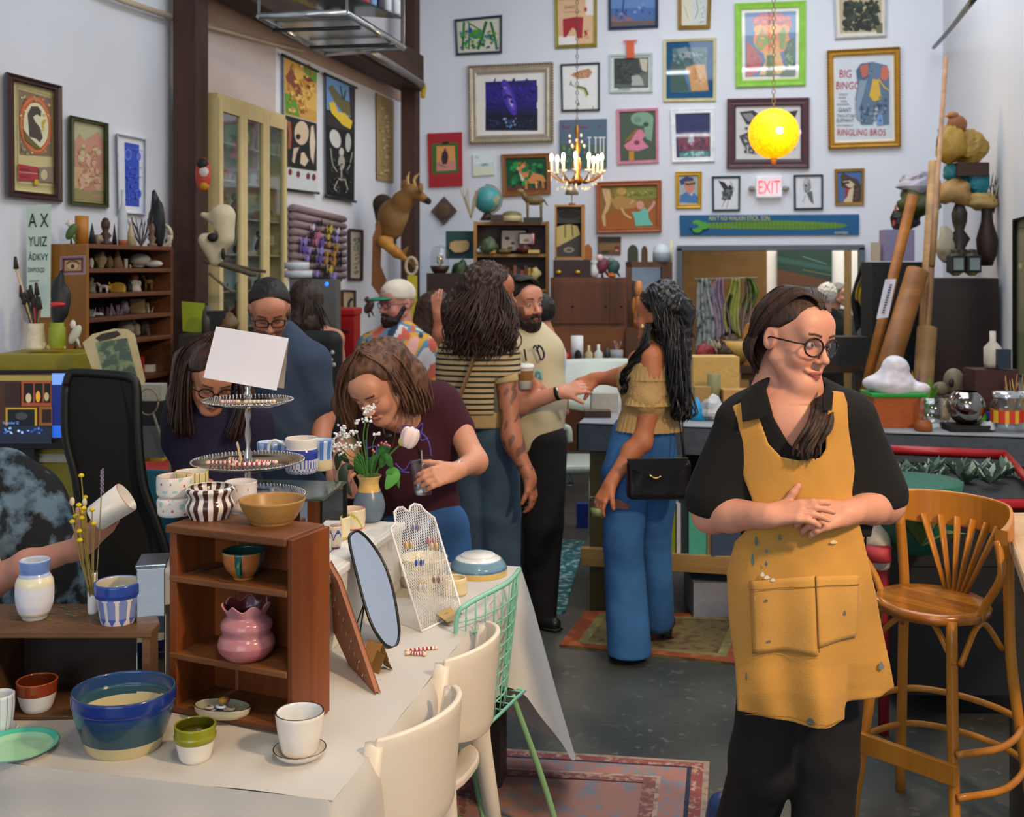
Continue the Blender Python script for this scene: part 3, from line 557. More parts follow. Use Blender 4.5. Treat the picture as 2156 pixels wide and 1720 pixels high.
banner('hanging school chart of foxes above skull and claw drawings on the left wall',((597,116),(667,150),(668,406),(600,398)),[('p','#d2a04a',[598,118,667,150,667,258,600,240]),('p','#6f9a34',[630,132,667,150,667,176,645,160]),('p','#5c9a30',[600,196,620,200,632,246,602,238]),('p','#e2b458',[620,140,650,160,640,180,667,200,667,236,640,226,618,190]),('p','#8a4a34',[602,162,614,142,622,162,634,186,638,212,628,214,618,184,606,172]),('p','#6c3f2c',[638,160,648,158,662,172,660,192,646,184]),('p','#a86038',[632,210,640,214,642,240,634,238]),('c',['#b5782e','#e6be62','#c98c3a'],602,130,665,244,50,7),('p','#17191c',[601,242,667,260,667,360,603,350]),('e','#d8c2a4',635,280,15,25),('e','#1b1c1e',628,288,5,6),('p','#a8583a',[604,254,608,282,606,312,612,314,614,284,612,256]),('p','#e2ceb4',[655,266,660,264,664,300,660,346,654,330,652,300]),('p','#d9c2a6',[618,312,630,310,624,324,620,344,615,340]),('p','#e0cbb0',[634,322,640,320,650,338,642,350,632,344]),('p','#d5dde0',[603,352,667,362,667,404,603,396])]+[('e','#7a3430',x,y,4,7)for x,y in((611,362),(628,367),(649,371),(661,373))],'#ccd6d8')
banner('hanging school chart of hares above a skeleton on black, beside the fox chart',((686,156),(748,184),(746,424),(688,413)),[('p','#6d9ccc',[687,158,747,186,747,250,688,230]),('p','#6f6a48',[690,184,700,178,708,190,722,208,736,214,742,246,722,238,704,214]),('l','#4a4438',3,[716,180,722,210]),('l','#4a4438',3,[728,190,724,210]),('p','#3a3438',[735,182,747,186,747,280,740,260]),('p','#e8c63c',[692,216,704,214,712,236,726,238,742,256,738,272,722,264,706,246,698,238]),('p','#332f32',[688,230,704,248,722,266,738,274,747,276,747,290,688,268]),('p','#111214',[688,264,747,280,746,422,689,412]),('e','#cfd0c8',706,292,11,20,-15),('e','#b9bdb8',733,300,6,20),('e','#c9c6b8',719,320,5,9),('e','#a9a698',719,342,7,16),('l','#a9a698',3,[719,355,719,380]),('l','#c0bdb0',4,[710,376,728,378]),('l','#a8a596',2,[696,312,700,345,710,362]),('l','#a8a596',2,[742,320,736,350,728,364]),('l','#b5b2a4',2,[711,380,704,396,709,402]),('l','#b5b2a4',2,[727,380,732,398,728,406]),('c',['#4b4a42','#2c2c28'],692,330,744,410,40,4)],'#15161a')
picture('tall narrow woven tan panel hanging near the far post',((793,195),(830,213),(829,385),(794,378)),0,'',0,'','#b59a68',[('l','#8a6f40',.8,[797+4*i,199+2*i,798+4*i,378+i])for i in range(8)]+[('c',['#a58a58','#c4aa7a'],796,215,828,375,26,6)],pl=onleft,depth=.02,name='woven_panel',cat='wall hanging')
picture('narrow dark framed print with tiny sketches, right of the butterfly rack',((735,481),(766,484),(765,590),(735,589)),4,'#4a2430',0,'','#c8bfa8',[('c',['#77715f','#8c8674'],742,494,760,580,26,4),('e','#6c6a5a',756,505,2,6),('e','#7a7664',747,505,3,4)],pl=onleft)
picture('small framed print of a dark blue arch, low behind the red tool chest',((721,610),(750,611),(750,668),(721,668)),3,'#5a2c34',0,'','#c9b48c',[('p','#1f3450',[730,654,732,636,739,626,744,630,738,640,736,656]),('e','#c9b48c',741,645,4,12)],pl=onleft)
mb=MB();th=thing('wall_plaque','brown diamond shaped plaque with a round relief on the back wall','plaque',onback(935,474,0))
q=((935,413),(963,444),(934,474),(907,445));mb.add([onback(x,y,.001)for x,y in q]+[onback(x,y,.04)for x,y in q],[(4,5,6,7),(0,1,5,4),(1,2,6,5),(2,3,7,6),(3,0,4,7)],mat('#5a4642',.6,bump=.3));mb.build('board',th,bevel=.006)
MB().ell(onback(934,444,.045),(.075,.02,.085),mat('#5c4a30',.6,bump=.9,bs=45)).build('relief',th)
picture('olive green framed board leaning on the right wall at the edge of the photo',((2131,462),(2175,450),(2175,800),(2131,790)),5,'#2a2822',0,'','#7b7c5e',[('r','#8b8a6c',2140,490,2170,700),('e','#c8b088',2148,560,4,6),('l','#5c5a40',2,[2140,480,2172,478])],pl=lambda x,y,o=0:on(x,y,0,WR-o),depth=.04)
th=thing('exit_sign','lit exit sign with red letters and two small spotlights above the doorway','sign',onback(1615,414,0))
a,b=onback(1592,373,0),onback(1646,416,0);c=(a+b)/2
MB().box((c.x,WB-.04,c.z),(b.x-a.x,.08,a.z-b.z),mat('#e3dcdf',.4,emis=.25)).build('housing',th,bevel=.008)
MB().text('EXIT',(c.x,WB-.082,b.z+.035),(1,0,0),(0,0,1),.135,mat('#ff3b48',.4,emis=1.6),.002,None,'CENTER',.56).build('lettering',th)
for s,px in((-1,1583),(1,1654)):
 e=onback(px,397,.05);MB().cyl((e.x-s*.05,e.y,e.z),(e.x,e.y,e.z),.012,.012,Mf).ell(e,(.035,.03,.028),mat('#9a8f86',.35)).build('emergency_spot',th)
# market table in the foreground
TZ=.75
C0=onz(690,1685,TZ);C1=onz(1103,1194,TZ);TX1=(C0.x+C1.x)/2;TX0=TX1-1.02;TY0,TY1=C0.y,C1.y
M_lin=mat('#c8c2b8',.85,var=.05,sc=3,bump=.12,bs=500,sheen=.2)
M_dkw=mat('#1d1411',.5,var=.2,kind='wood',axis=2,sc=10)
th=thing('table','long dark wooden table on thick legs with casters under the cream cloth','table',((TX0+TX1)/2,(TY0+TY1)/2,0))
MB().box(((TX0+TX1)/2,(TY0+TY1)/2,TZ-.035),(TX1-TX0-.03,TY1-TY0-.03,.05),M_dkw).build('tabletop',th,bevel=.004)
for x in(TX0+.1,TX1-.075):
 for y in(TY0+.1,TY1-.12):
  lg=MB().box((x,y,.39),(.09,.09,.62),M_dkw).build('leg',th,bevel=.004)
  MB().cyl((x-.014,y,.04),(x+.014,y,.04),.04,.04,mat('#111',.4)).build('caster',lg)
def cloth():
 mb=MB();nx,ny=50,60
 def top(u,v):
  x=TX0+(TX1-TX0)*u;y=TY0+(TY1-TY0)*v
  z=TZ+.0015*math.sin(x*23+y*9)*math.sin(y*17)+.0012*math.sin(x*9-y*31)
  z+=.004*math.exp(-((x-TX0-.50)/.006)**2)+.003*math.exp(-((y-TY0-.62)/.006)**2)
  return(x,y,z+.001)
 mb.sheet(top,nx,ny,M_lin)
 per=[(TX0,TY0),(TX1,TY0),(TX1,TY1),(TX0,TY1)];S=[]
 L=[TX1-TX0,TY1-TY0,TX1-TX0,TY1-TY0];tot=sum(L)
 def P(s):
  s%=tot
  for i in range(4):
   if s<=L[i]:t=s/L[i];a,b=per[i],per[(i+1)%4];return a[0]+(b[0]-a[0])*t,a[1]+(b[1]-a[1])*t,[(0,-1),(1,0),(0,1),(-1,0)][i]
   s-=L[i]
  return per[0][0],per[0][1],(0,-1)
 def out(s):
  d=Vector((0,0))
  for k in range(-4,5):n=P(s+k*.02+tot)[2];d+=Vector(n)
  return d.normalized()
 sc1=L[0];sc2=L[0]+L[1]
 def skirt(u,v):
  s=u*tot;x,y,_=P(s);n=out(s);c1=math.exp(-((s-sc1)/.13)**2);c2=math.exp(-((s-sc2)/.20)**2)
  front=1 if s<sc1 else 0
  D=(.34 if front else.25)+.12*c1+.40*c2
  if sc2<s<sc2+L[2]:D+=.0
  w=v**1.1;t=v
  off=.018*math.sin(min(1,t*4)*math.pi/2)+(.014*math.sin(s*21)+.010*math.sin(s*37+1))*w+.05*w*c1+.20*w*c2
  cr=.010*math.sin(s*5+t*16)*math.sin(min(1,t*3))*front
  z=TZ+.001-(.0 if t<.02 else 1)*(D*t)
  return(x+n.x*(off+cr),y+n.y*(off+cr),z)
 mb.sheet(skirt,260,24,M_lin)
 return mb
o=cloth().build('tablecloth');tag(o,'cream linen cloth over the market table, its far right corner hanging low','tablecloth')
# pottery helper
GL=vc(.18,.05,sc=40,coat=.3);GM=vc(.42,.08,sc=60)
UF=((math.atan2(-FW.y,-FW.x)/(2*math.pi))%1)
def pot(name,label,cat,cx,prof,z,cols,inner=None,thick=5,m=None,rimc=None,n=72,wob=None,parent=None,group=None,d=None,sq=1.0,inside=.8,tilt=None,rings=5):
 """prof: [(half width px, y px of that level's centre)] from base to rim"""
 m=m or GL;hw0,y0=prof[0];c=onz(cx,y0,z)if d is None else pt(cx,y0,d)
 dep=(c-Vector((0,0,EYE))).dot(FW);k=dep/F;z0=c.z
 pr=[(hw*k,(y0-y)*k)for hw,y in prof];H=pr[-1][1]
 fine=[]
 for i in range(len(pr)-1):
  for j in range(rings):t=j/rings;fine.append((pr[i][0]*(1-t)+pr[i+1][0]*t,pr[i][1]*(1-t)+pr[i+1][1]*t))
 fine.append(pr[-1])
 if rings>3:
  for _ in range(2):fine=[fine[0]]+[((fine[i-1][0]+2*fine[i][0]+fine[i+1][0])/4,(fine[i-1][1]+2*fine[i][1]+fine[i+1][1])/4)for i in range(1,len(fine)-1)]+[fine[-1]]
 th_=thick*k;no=len(fine)
 full=[(0.0005,0)]+fine+[(fine[-1][0]-th_*.5,H+th_*.25)]
 inn=[(max(r-th_,.001),max(zz,th_))for r,zz in reversed(fine)if zz>H*(1-inside)]
 if not inn:inn=[(fine[-1][0]-th_,H*.5)]
 full+=inn+[(0.0005,inn[-1][1]-.0005)]
 rc=rimc or inner or '#e8e2d8'
 seq=['o']*(no)+['r','r']+['i']*(len(full)-no-3)
 def cf_i(i):
  if seq[i]=='r':return lambda u,t:rc
  if seq[i]=='i':return(lambda u,t:inner(u,t))if callable(inner)else(lambda u,t:inner or rc)
  return cols if callable(cols)else(lambda u,t:cols)
 mb=MB();c0=Vector((c.x,c.y,z0));vs=[]
 R=tilt
 for r,zz in full:
  for q in range(n):
   a=2*math.pi*q/n;rr,z2=(r,zz)if not wob else wob(r,zz/H,a,H)
   v=Vector((rr*math.cos(a),rr*math.sin(a)*sq,z2));vs.append(c0+(R@v if R else v))
 fs=[];fc=[]
 for i in range(len(full)-1):
  f_=cf_i(i);tm=(full[i][1]+full[i+1][1])/2/H
  for q in range(n):
   fs.append([i*n+q,i*n+(q+1)%n,(i+1)*n+(q+1)%n,(i+1)*n+q]);fc.append(f_(((q+.5)/n-UF)%1,tm))
 o0=len(mb.v);mb.add(vs,[],m)
 for f,cc in zip(fs,fc):mb.f.append(f);mb.fm.append(0);mb.fs.append(True);mb.fc.append(lin(cc))
 o=mb.build(name,parent);o['z']=0;del o['z']
 if parent is None:tag(o,label,cat,group)
 return o,c0,k
def handle(parent,pts,r,m,col=None,name='handle'):return MB().tube(bez(pts,6),r,m,10,True,col,.7).build(name,parent)
def cam_off(c,x=0,y=0,z=0):return c+RT*x+FW*y+UP*z
# upright display shelf (three compartments)
M_cr=mat('#85522a',.55,var=.25,kind='wood',axis=0,sc=9,col2='#5c3318',bump=.3,bs=60)
M_crv=mat('#8e4c20',.45,var=.25,kind='wood',axis=2,sc=9,col2='#6a3414',bump=.25,bs=60)
A=onz(357,1497,TZ+.004);B=onz(612,1549,TZ+.004);ex=(B-A).normalized();ey=Vector((-ex.y,ex.x,0));SW=(B-A).length;SD=.145;SH=.42
sh=thing('display_shelf','upright reddish wooden display shelf with three open compartments standing on the table','shelf',(A+B)/2)
def sb(x0,x1,y0,y1,z0,z1,m):
 mb=MB();c=A+ex*((x0+x1)/2)+ey*((y0+y1)/2)+UP*((z0+z1)/2)
 return mb.box(c,(x1-x0,y1-y0,z1-z0),m,Matrix.Rotation(math.atan2(ex.y,ex.x),3,'Z'))
sb(0,.02,0,SD,.0,SH-.018,M_crv).build('side_panel',sh,bevel=.0015);sb(SW-.008,SW+.004,0,SD,0,SH-.004,M_crv).build('side_panel',sh,bevel=.0015)
sb(-.006,SW-.009,-.008,SD,SH-.018,SH,M_cr).build('top_board',sh,bevel=.003)
SZ=[TZ+.016,TZ+.135,TZ+.308]
for zz in SZ:sb(.0,SW-.009,-.002,SD-.012,zz-TZ-.016,zz-TZ-.001,M_cr).build('shelf_board',sh,bevel=.003)
sb(.02,.078,SD-.012,SD,.0,SH-.018,M_crv).build('back_board',sh);sb(.087,SW-.009,SD-.012,SD,.0,SH-.018,M_crv).build('back_board',sh)
# low crate lying at the left
a0=onz(-160,1518,TZ);b0=onz(318,1518,TZ);exl=(b0-a0).normalized();eyl=Vector((-exl.y,exl.x,0));LW=(b0-a0).length;LH=.198;LD=.20
lc=thing('wooden_crate','low brown wooden crate lying open towards the camera at the left of the table','crate',(a0+b0)/2)
M_c2=mat('#6b4a2a',.6,var=.25,kind='wood',axis=0,sc=8,col2='#4a301a',bump=.3,bs=50)
def lb(x0,x1,y0,y1,z0,z1,m):
 return MB().box(a0+exl*((x0+x1)/2)+eyl*((y0+y1)/2)+UP*((z0+z1)/2),(x1-x0,y1-y0,z1-z0),m,Matrix.Rotation(math.atan2(exl.y,exl.x),3,'Z'))
lb(0,LW,0,LD,LH-.016,LH,M_c2).build('top_board',lc,bevel=.003);lb(0,LW-.02,0,LD,0,.012,M_c2).build('bottom_board',lc,bevel=.003)
lb(0,LW-.02,LD-.014,LD,.012,LH-.016,mat('#3d2618',.6,kind='wood',sc=8)).build('back_board',lc)
lb(LW-.022,LW-.004,0.004,LD,0,LH-.016,M_c2).build('side_panel',lc,bevel=.002);lb(.12,.138,.004,LD-.014,.012,LH-.016,M_c2).build('divider',lc)
mb=MB();mb.T=None
for i in range(60):
 x=LW-.10-RND()*.27;y=.02+RND()*.15;s1=.004+RND()*.012
 P0=a0+exl*x+eyl*y+UP*(LH+.0006+i*1e-5);mb.add([P0,P0+exl*s1,P0+exl*s1+eyl*s1*.4,P0+eyl*s1*.5],[(0,1,2,3)],VC,False,random.choice(['#3f6a58','#4a7258','#5c6f42','#8a7a48']))
mb.build('worn_green_stencil',lc)
CZ=TZ+LH;CF=TZ+.012
def band(*bs):
 def f(u,t):
  for lim,c in bs:
   if t<=lim:return c
  return bs[-1][1]
 return f
pot('vase','white ceramic vase with a blue collar and a pale yellow shoulder on the low crate','vase',73,[(24,1301),(27,1293),(31,1289),(37.5,1270),(39,1245),(38,1222),(31,1209),(28.5,1204),(30.5,1195),(31,1178)],CZ,band((.09,'#c9c6c4'),(.14,'#d9cbb0'),(.55,'#e6e6ec'),(.72,'#eee6c4'),(.78,'#b9c4de'),(1,'#6f8cc8')),'#dfe5ea',rimc='#b8c8de')
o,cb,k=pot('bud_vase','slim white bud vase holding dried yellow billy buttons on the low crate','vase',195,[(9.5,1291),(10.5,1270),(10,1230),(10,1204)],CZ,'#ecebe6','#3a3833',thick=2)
th=thing('dried_flowers','dried yellow button flowers, pale seed pods and one lavender sprig in the bud vase','flowers',cam_off(cb,0,0,.05))
def fl(px,py,kind):
 base=cam_off(cb,.003*math.sin(px),.002,.02);top=pt(px,py,2.42+(px%5)*.008);mid=(base+top)/2+RT*(px-195)*.00012
 stem=MB().tube(bez([base,mid,top],6),[.0013]*13,mat('#a3904c',.7),5)
 if kind=='y':stem.build('flower_stem',th);MB().ell(top,(.0062,.0062,.0048),mat('#e2c41c',.8,bump=.6,bs=300),12,8).build('flower_head',th)
 elif kind=='p':stem.build('flower_stem',th);MB().ell(top,(.0055,.0055,.010),mat('#d8c8a8',.7),10,8).build('seed_pod',th)
 else:
  stem.build('flower_stem',th);mb=MB()
  for i in range(26):mb.ell(top+UP*(.004-i*.0021)+Vector((math.sin(i*2.4),math.cos(i*2.4),0))*.0028,(.0018,.0018,.003),mat('#8a7d9c',.8),6,4)
  mb.build('lavender_head',th)
for px,py,kd in((171,1001,'y'),(179,1047,'y'),(152,1056,'p'),(178,1058,'p'),(166,1063,'y'),(176,1070,'y'),(173,1078,'y'),(194,1073,'y'),(159,1086,'y'),(152,1098,'y'),(172,1090,'y'),(167,1118,'y'),(168,1137,'y'),(198,1102,'y'),(215,992,'l')):fl(px,py,kd)
def petals(u,t):
 if t>.80:return '#2e4a9c' if u<.97 else '#27408c'
 if t>.68:return '#2c479c'
 a=(u*11+.5)%1;w=.36*min(1,(.70-t)*9+.25)*min(1,t*6+.1)
 if abs(a-.5)<w:return '#5068b8' if t<.2 else '#8290c4'
 return '#e4ddd4'
pot('planter','white planter with a deep blue rim and blue brushed petals on the low crate','planter',249,[(34,1309),(37,1300),(42,1270),(47,1248),(49.5,1245),(49,1224)],CZ,petals,'#cfc8b4',n=110,rimc='#3b5cb0')
pot('cup','small white cup with a glossy brown rim inside the low crate','cup',78,[(27,1493),(32,1485),(38,1462),(40,1453),(41,1440),(42,1431)],CF,band((.60,'#e0ded8'),(1,'#8a3818')),'#5a2410',rimc='#a0542c')
pot('plate','pale green plate with a turquoise rim at the left edge of the table','plate',34,[(50,1582),(70,1575),(86,1566)],TZ,lambda u,t:'#dcd8b4',lambda u,t:'#52bfa4' if t>.62 else '#a8dcae',thick=4,inside=1,rimc='#4fb8a0')
cpl=lambda u,t:'#7d93bc' if((u*14)%1<.16 or(t*3.4)%1<.12)else '#dfe2e4'
o,c5,k5=pot('cup','white cup with a blue checked pattern at the left edge of the table','cup',-2,[(24,1534),(27,1524),(31,1490),(31,1461)],TZ+.012,cpl,'#d8dcdc',n=90)
pot('saucer','white saucer with faint blue marks under the checked cup','saucer',-2,[(22,1544),(36,1536),(38,1532)],TZ,'#dfe2e4','#dfe2e4',thick=3,inside=1)
pot('bowl','large dark blue and teal glazed bowl with a bare clay foot on the table','bowl',261,[(72,1574),(77,1567),(86,1545),(97,1512),(103,1490),(104,1478),(107.5,1474),(107,1448)],TZ,lambda u,t:('#cdbb8a' if t<.20+.05*math.sin(u*6.28+1.2)else('#33505a' if t<.56+.03*math.sin(u*25)else('#27486a' if t<.72 else '#1d3580'))),lambda u,t:'#cfc49c' if t<.66+.04*math.sin(u*7)else('#24487c' if t>.80 else '#2f5668'),n=110,thick=6,rimc='#2c4060',sq=.94)
pot('cup','small white cup with an olive green glazed rim on the tablecloth','cup',411,[(27,1599),(33,1592),(39,1565),(41,1556),(44,1549),(44,1545),(42.5,1541),(43,1524)],TZ,band((.57,'#e6dfd0'),(1,'#8c8c14')),'#4a4a0c',rimc='#8f8f20',thick=4)
pot('saucer','round white saucer with a dark edge under the white planter','saucer',631,[(36,1594),(50,1584),(56,1574)],TZ,'#e2dcd0','#ddd6ca',thick=3,inside=1,rimc='#3a2420')
pot('planter','plain white planter with a thin dark edge standing on a saucer beside the shelf','planter',631,[(34,1582),(38,1577),(46,1540),(51.5,1497)],TZ+.006,'#ece4d8','#dfe0de',rimc='#35201c',thick=4)
pot('oval_dish','oval cream dish with a dark rim on the bottom shelf board','dish',468,[(54,1504),(61,1497),(64,1484)],SZ[0],'#c9c2a8','#9c9880',inside=.9,rimc='#3a2c28',thick=4,sq=.55)
c=onz(468,1492,SZ[0]+.006)
for i,(dx,dy,cc,lb_)in enumerate(((-22,0,'#8fa8d8','pale blue round ceramic charm'),(-6,-5,'#b8c8d8','white and blue oval ceramic charm'),(-2,3,'#d8e0ec','white ceramic charm with a blue bird'),(13,0,'#e2e6ec','white ceramic charm with a blue stripe'),(20,5,'#b0a488','brown hatched ceramic charm'),(-28,5,'#c0b498','cream hatched ceramic charm'))):
 p=c+RT*dx*.001+FW*(-dy)*.0012+UP*.003*(i%3)
 mb=MB();mb.ell(p,(.013,.010,.0025),GL,14,6,None,cc);mb.ell(p+UP*.0022,(.006,.003,.001),GL,8,4,None,'#2f4a9c');o=mb.build('ceramic_charm');tag(o,lb_+' in the oval dish','charm',None)
mb=MB();mb.ell(c+RT*-.002+FW*.014+UP*.012,(.011,.010,.009),GL,12,8,None,'#c8a040');mb.ell(c+RT*.006+FW*.014+UP*.015,(.006,.006,.006),GL,8,6,None,'#b84a3a');tag(mb.build('ceramic_bead'),'round yellow and red ceramic bead in the oval dish','bead')
def pinkw(r,t,a,H):
 w=max(0,(t-.80)/.2);return r*(1+.07*w*math.sin(a*7)),t*H+.006*w*math.sin(a*7+1)
pot('vase','pink wavy rimmed vase with stacked rounded bulges on the middle shelf board','vase',519,[(30,1386),(44,1381),(57,1366),(60.5,1352),(56,1339),(50,1333),(51,1326),(54.5,1316),(52,1305),(42,1296),(41,1291),(45,1282),(49,1271)],SZ[1],band((.1,'#a85a58'),(.3,'#b46a70'),(1,'#bb7c80')),'#6c3038',rimc='#c08884',n=96,wob=pinkw,thick=4)
def tealor(u,t):
 if t<.1:return '#b8874c'
 return '#22524a' if((u+.03)*5%1)<.26 and t>.18 else '#b06a34'
o,c6,k6=pot('cup','orange footed cup with dark teal stripes on the upper shelf board','cup',513,[(20,1219),(22,1212),(26,1208),(37,1195),(43,1180),(45,1158)],SZ[2],tealor,'#1f4a40',n=90,rimc='#2c5a4c',thick=4)
fr=cam_off(c6,.002,-.045);handle(o,[fr+UP*.052+FW*.006,fr+UP*.048-FW*.010,fr+UP*.026-FW*.010,fr+UP*.014+FW*.010],.0045,GL,'#1f5248')
mb=MB();p0=onz(388,1208,SZ[2]);mb.tube(bez([p0,onz(425,1199,SZ[2]+.006),onz(468,1190,SZ[2]+.008)],8),[.002]+[.005]*15+[.004],mat('#3a2418',.5),8,True,None,.6);tag(mb.build('wooden_spatula'),'dark carved wooden spatula lying beside the orange cup','spatula')
ST=TZ+SH
def two(u,t):
 if.44<t<.50:return '#cfc6ba'
 q=math.sin(u*31+t*5)*math.sin(u*17-t*13)
 return '#a9cdc4' if q>.72 else('#c85a4c' if q<-.93 else '#ebe3d8')
pot('cup','tall cream two tier cup with mint and red brush marks on top of the shelf','cup',368,[(33,1083),(36,1078),(37,1050),(33,1046),(33,1044),(37,1038),(38,1010),(37,1001)],ST,two,'#e8e0d6',rimc='#c87a6c',n=96,thick=3)
pot('mug','cream mug with a dark grid pattern behind the tall two tier cup','mug',403,[(30,1062),(34,1050),(35,1010),(35,992)],ST-.01,lambda u,t:'#4a4438' if((u*26)%1<.1 or(t*6)%1<.13)else '#dcc98c','#e8e2d4',rimc='#c8a860',n=120,thick=3,d=2.62,rings=8)
def strp(u,t):return '#4a2a22' if((u*15)%1)<.42 else '#e6ded4'
pot('vase','brown and white striped angular bowl vase in the middle on top of the shelf','vase',442,[(40,1092),(43,1085),(54,1062),(42,1044),(54,1029),(48,1024)],ST,strp,strp,n=120,thick=4,rimc='#dcd4ca',rings=4)
pot('mug','white mug with faint pink dots behind the striped vase','mug',507,[(30,1072),(33,1064),(33,1020),(34,1013)],ST,lambda u,t:'#d89a90' if math.sin(u*71)*math.sin(t*15+2)>.86 else '#e8e0dc','#e0dcd8',thick=3,rimc='#d8a8a0')
pot('bowl','wide tan speckled stoneware bowl at the right end on top of the shelf','bowl',573,[(43,1102),(46,1094),(50,1090),(62,1070),(70,1050)],ST,'#a87f42','#b8954e',m=mat('#a97f44',.35,kind='speck',bs=420,col2='#6b4c22',var=.15),thick=4)
# white riser, mirrored box, stand
r0=onz(690,1390,TZ);r1=onz(835,1240,TZ);RW=.44;RH=.21;RX=(r0.x+r1.x)/2
ri=thing('display_riser','white box riser with flat drawer fronts on the table behind the shelf','riser',(RX-RW/2,(r0.y+r1.y)/2,TZ));Mw=mat('#dedbd4',.5,var=.04)
MB().box((RX-RW/2,(r0.y+r1.y)/2,TZ+RH/2),(RW,r1.y-r0.y,RH),Mw).build('body',ri,bevel=.006)
for i in range(2):
 yy=r0.y+(r1.y-r0.y)*(.25+.5*i);MB().box((RX+.002,yy,TZ+.115),(.008,(r1.y-r0.y)*.47,.15),Mw).build('drawer_front',ri,bevel=.003)
MB().box((RX+.004,(r0.y+r1.y)/2,TZ+RH-.012),(.02,r1.y-r0.y+.01,.022),Mw).build('top_lip',ri,bevel=.004)
RZt=TZ+RH
Mmir=mat('#e8e8e8',.02,metal=1,var=.01);Mblk=mat('#14181a',.3)
g=thing('mirrored_box','low glass topped mirrored display box standing on the white riser','box',pt(596,1050,3.05));bc=pt(596,1050,3.08);bc.z=RZt
Rm=Matrix.Rotation(YAW*.0+math.radians(6),3,'Z');hB=.165
MB().box(bc+UP*(hB/2),(.29,.24,hB-.008),Mmir,Rm).build('mirror_panel',g)
MB().box(bc+UP*(hB+.003),(.30,.25,.007),mat('#5f6f66',.08,metal=.6)).build('glass_top',g,bevel=.002)if False else MB().box(bc+UP*(hB+.001),(.30,.25,.007),mat('#5f6f66',.08,metal=.6),Rm).build('glass_top',g,bevel=.002)
for sx in(-1,1):
 for sy in(-1,1):MB().box(bc+Rm@Vector((sx*.148,sy*.123,hB/2)),(.006,.006,hB),Mblk,Rm).build('edge_strip',g)
mbx=pt(323,1158,2.52);mbx.z=TZ
g2=thing('mirror_box','upright mirrored box with chrome edges just left of the shelf','box',mbx)
MB().box(mbx+UP*.16,(.062,.10,.32),Mmir,Matrix.Rotation(YAW+.2,3,'Z')).build('mirror_panel',g2,bevel=.002)
MB().box(mbx+UP*.325,(.068,.106,.010),mat('#9aa3a6',.15,metal=1),Matrix.Rotation(YAW+.2,3,'Z')).build('chrome_lid',g2,bevel=.002)
Msil=mat('#cfcac4',.14,metal=1,var=.04);sc_=pt(522,900,2.83)
st=thing('tiered_tray_stand','three tier silver tray stand with a turned stem behind the shelf','stand',(sc_.x,sc_.y,RZt))
def zz_(y):return EYE-(y-HZ)/F*2.83
kk=2.83/F
MB().lathe([(0.0005,RZt),(.045,RZt),(.048,RZt+.006),(.02,RZt+.02),(.008,RZt+.04),(.007,zz_(1045)),(.012,zz_(1042)),(.006,zz_(1030)),(.009,zz_(1000)),(.006,zz_(980)),(.012,zz_(970)),(.010,zz_(960)),(.005,zz_(940)),(.0085,zz_(915)),(.005,zz_(890)),(.009,zz_(872)),(.007,zz_(862)),(.011,zz_(855)),(.008,zz_(845)),(.006,zz_(838)),(.011,zz_(830)),(.006,zz_(822)),(.008,zz_(815)),(.003,zz_(808)),(.0005,zz_(806))],(sc_.x,sc_.y,0),Msil,20).build('stem',st)
for y,r in((848,93),(975,116),(1048,118)):
 z=zz_(y);R_r=r*kk;mb=MB();mb.lathe([(.006,z-.004),(R_r*.82,z-.004),(R_r*.97,z+.004),(R_r,z+.007),(R_r*.975,z+.008),(R_r*.80,z-.001),(.006,z)],(sc_.x,sc_.y,0),Msil,72);t_=mb.build('tray',st)
 mb=MB()
 for i in range(int(r*.8)):a=i*2*math.pi/int(r*.8);mb.ell((sc_.x+R_r*math.cos(a),sc_.y+R_r*math.sin(a),z+.0075),.0028,Msil,6,4)
 mb.build('beaded_rim',t_)
def candy(c,ang,L,lab,bend=0,col='#b83038'):
 d=Vector((math.cos(ang),math.sin(ang),0));s=Vector((-d.y,d.x,0));mb=MB();n=14
 for i in range(n):
  t0,t1=i/n,(i+1)/n;f=lambda t:c+d*(t-.5)*L+s*bend*(t-.5)**2*4
  mb.cyl(f(t0),f(t1),.0045,.0045,GL,8,col if i%2 else '#efe8e4')
 for e in(-.5,.5):mb.ell(c+d*L*e,(.007,.007,.005),GL,8,6,None,'#e8c8a8')
 tag(mb.build('striped_candy'),lab,'candy')
zt=zz_(975)+.006
candy(cam_off(Vector((sc_.x,sc_.y,zt)),-.062,-.02),YAW+.1,.07,'red and white striped candy at the left of the middle tray',.012)
candy(cam_off(Vector((sc_.x,sc_.y,zt)),-.025,.02),YAW-.35,.06,'red and white striped candy behind the stem of the middle tray')
candy(cam_off(Vector((sc_.x,sc_.y,zt)),.018,-.045),YAW+.12,.085,'long red and white striped candy at the front of the middle tray')
candy(cam_off(Vector((sc_.x,sc_.y,zt)),.05,-.01),YAW-.2,.05,'short red and white striped candy at the right of the middle tray')
z3=zz_(848)+.006
candy(cam_off(Vector((sc_.x,sc_.y,z3)),-.04,-.02),YAW,.04,'small pink wrapped candy on the left of the top tray',0,'#b0688c')
candy(cam_off(Vector((sc_.x,sc_.y,z3)),.035,-.02),YAW+.1,.07,'long pale striped candy on the right of the top tray',0,'#b8b48c')
mb=MB();q=[pt(x,y,2.83-.02)for x,y in((455,687),(608,712),(582,822),(428,795))];q2=[pt(455,687,2.83),pt(608,712,2.83),pt(598,818,2.90),pt(446,792,2.90)]
Mcard=mat('#f1eff4',.7,var=.02)
mb.add(q,[(0,1,2,3)],Mcard);mb.add([p+FW*.0012 for p in q],[(3,2,1,0)],Mcard);mb.add(q2,[(0,1,2,3)],mat('#cfc4b0',.8));mb.add([q[0],q[1],q2[1],q2[0]],[(0,1,2,3)],Mcard)
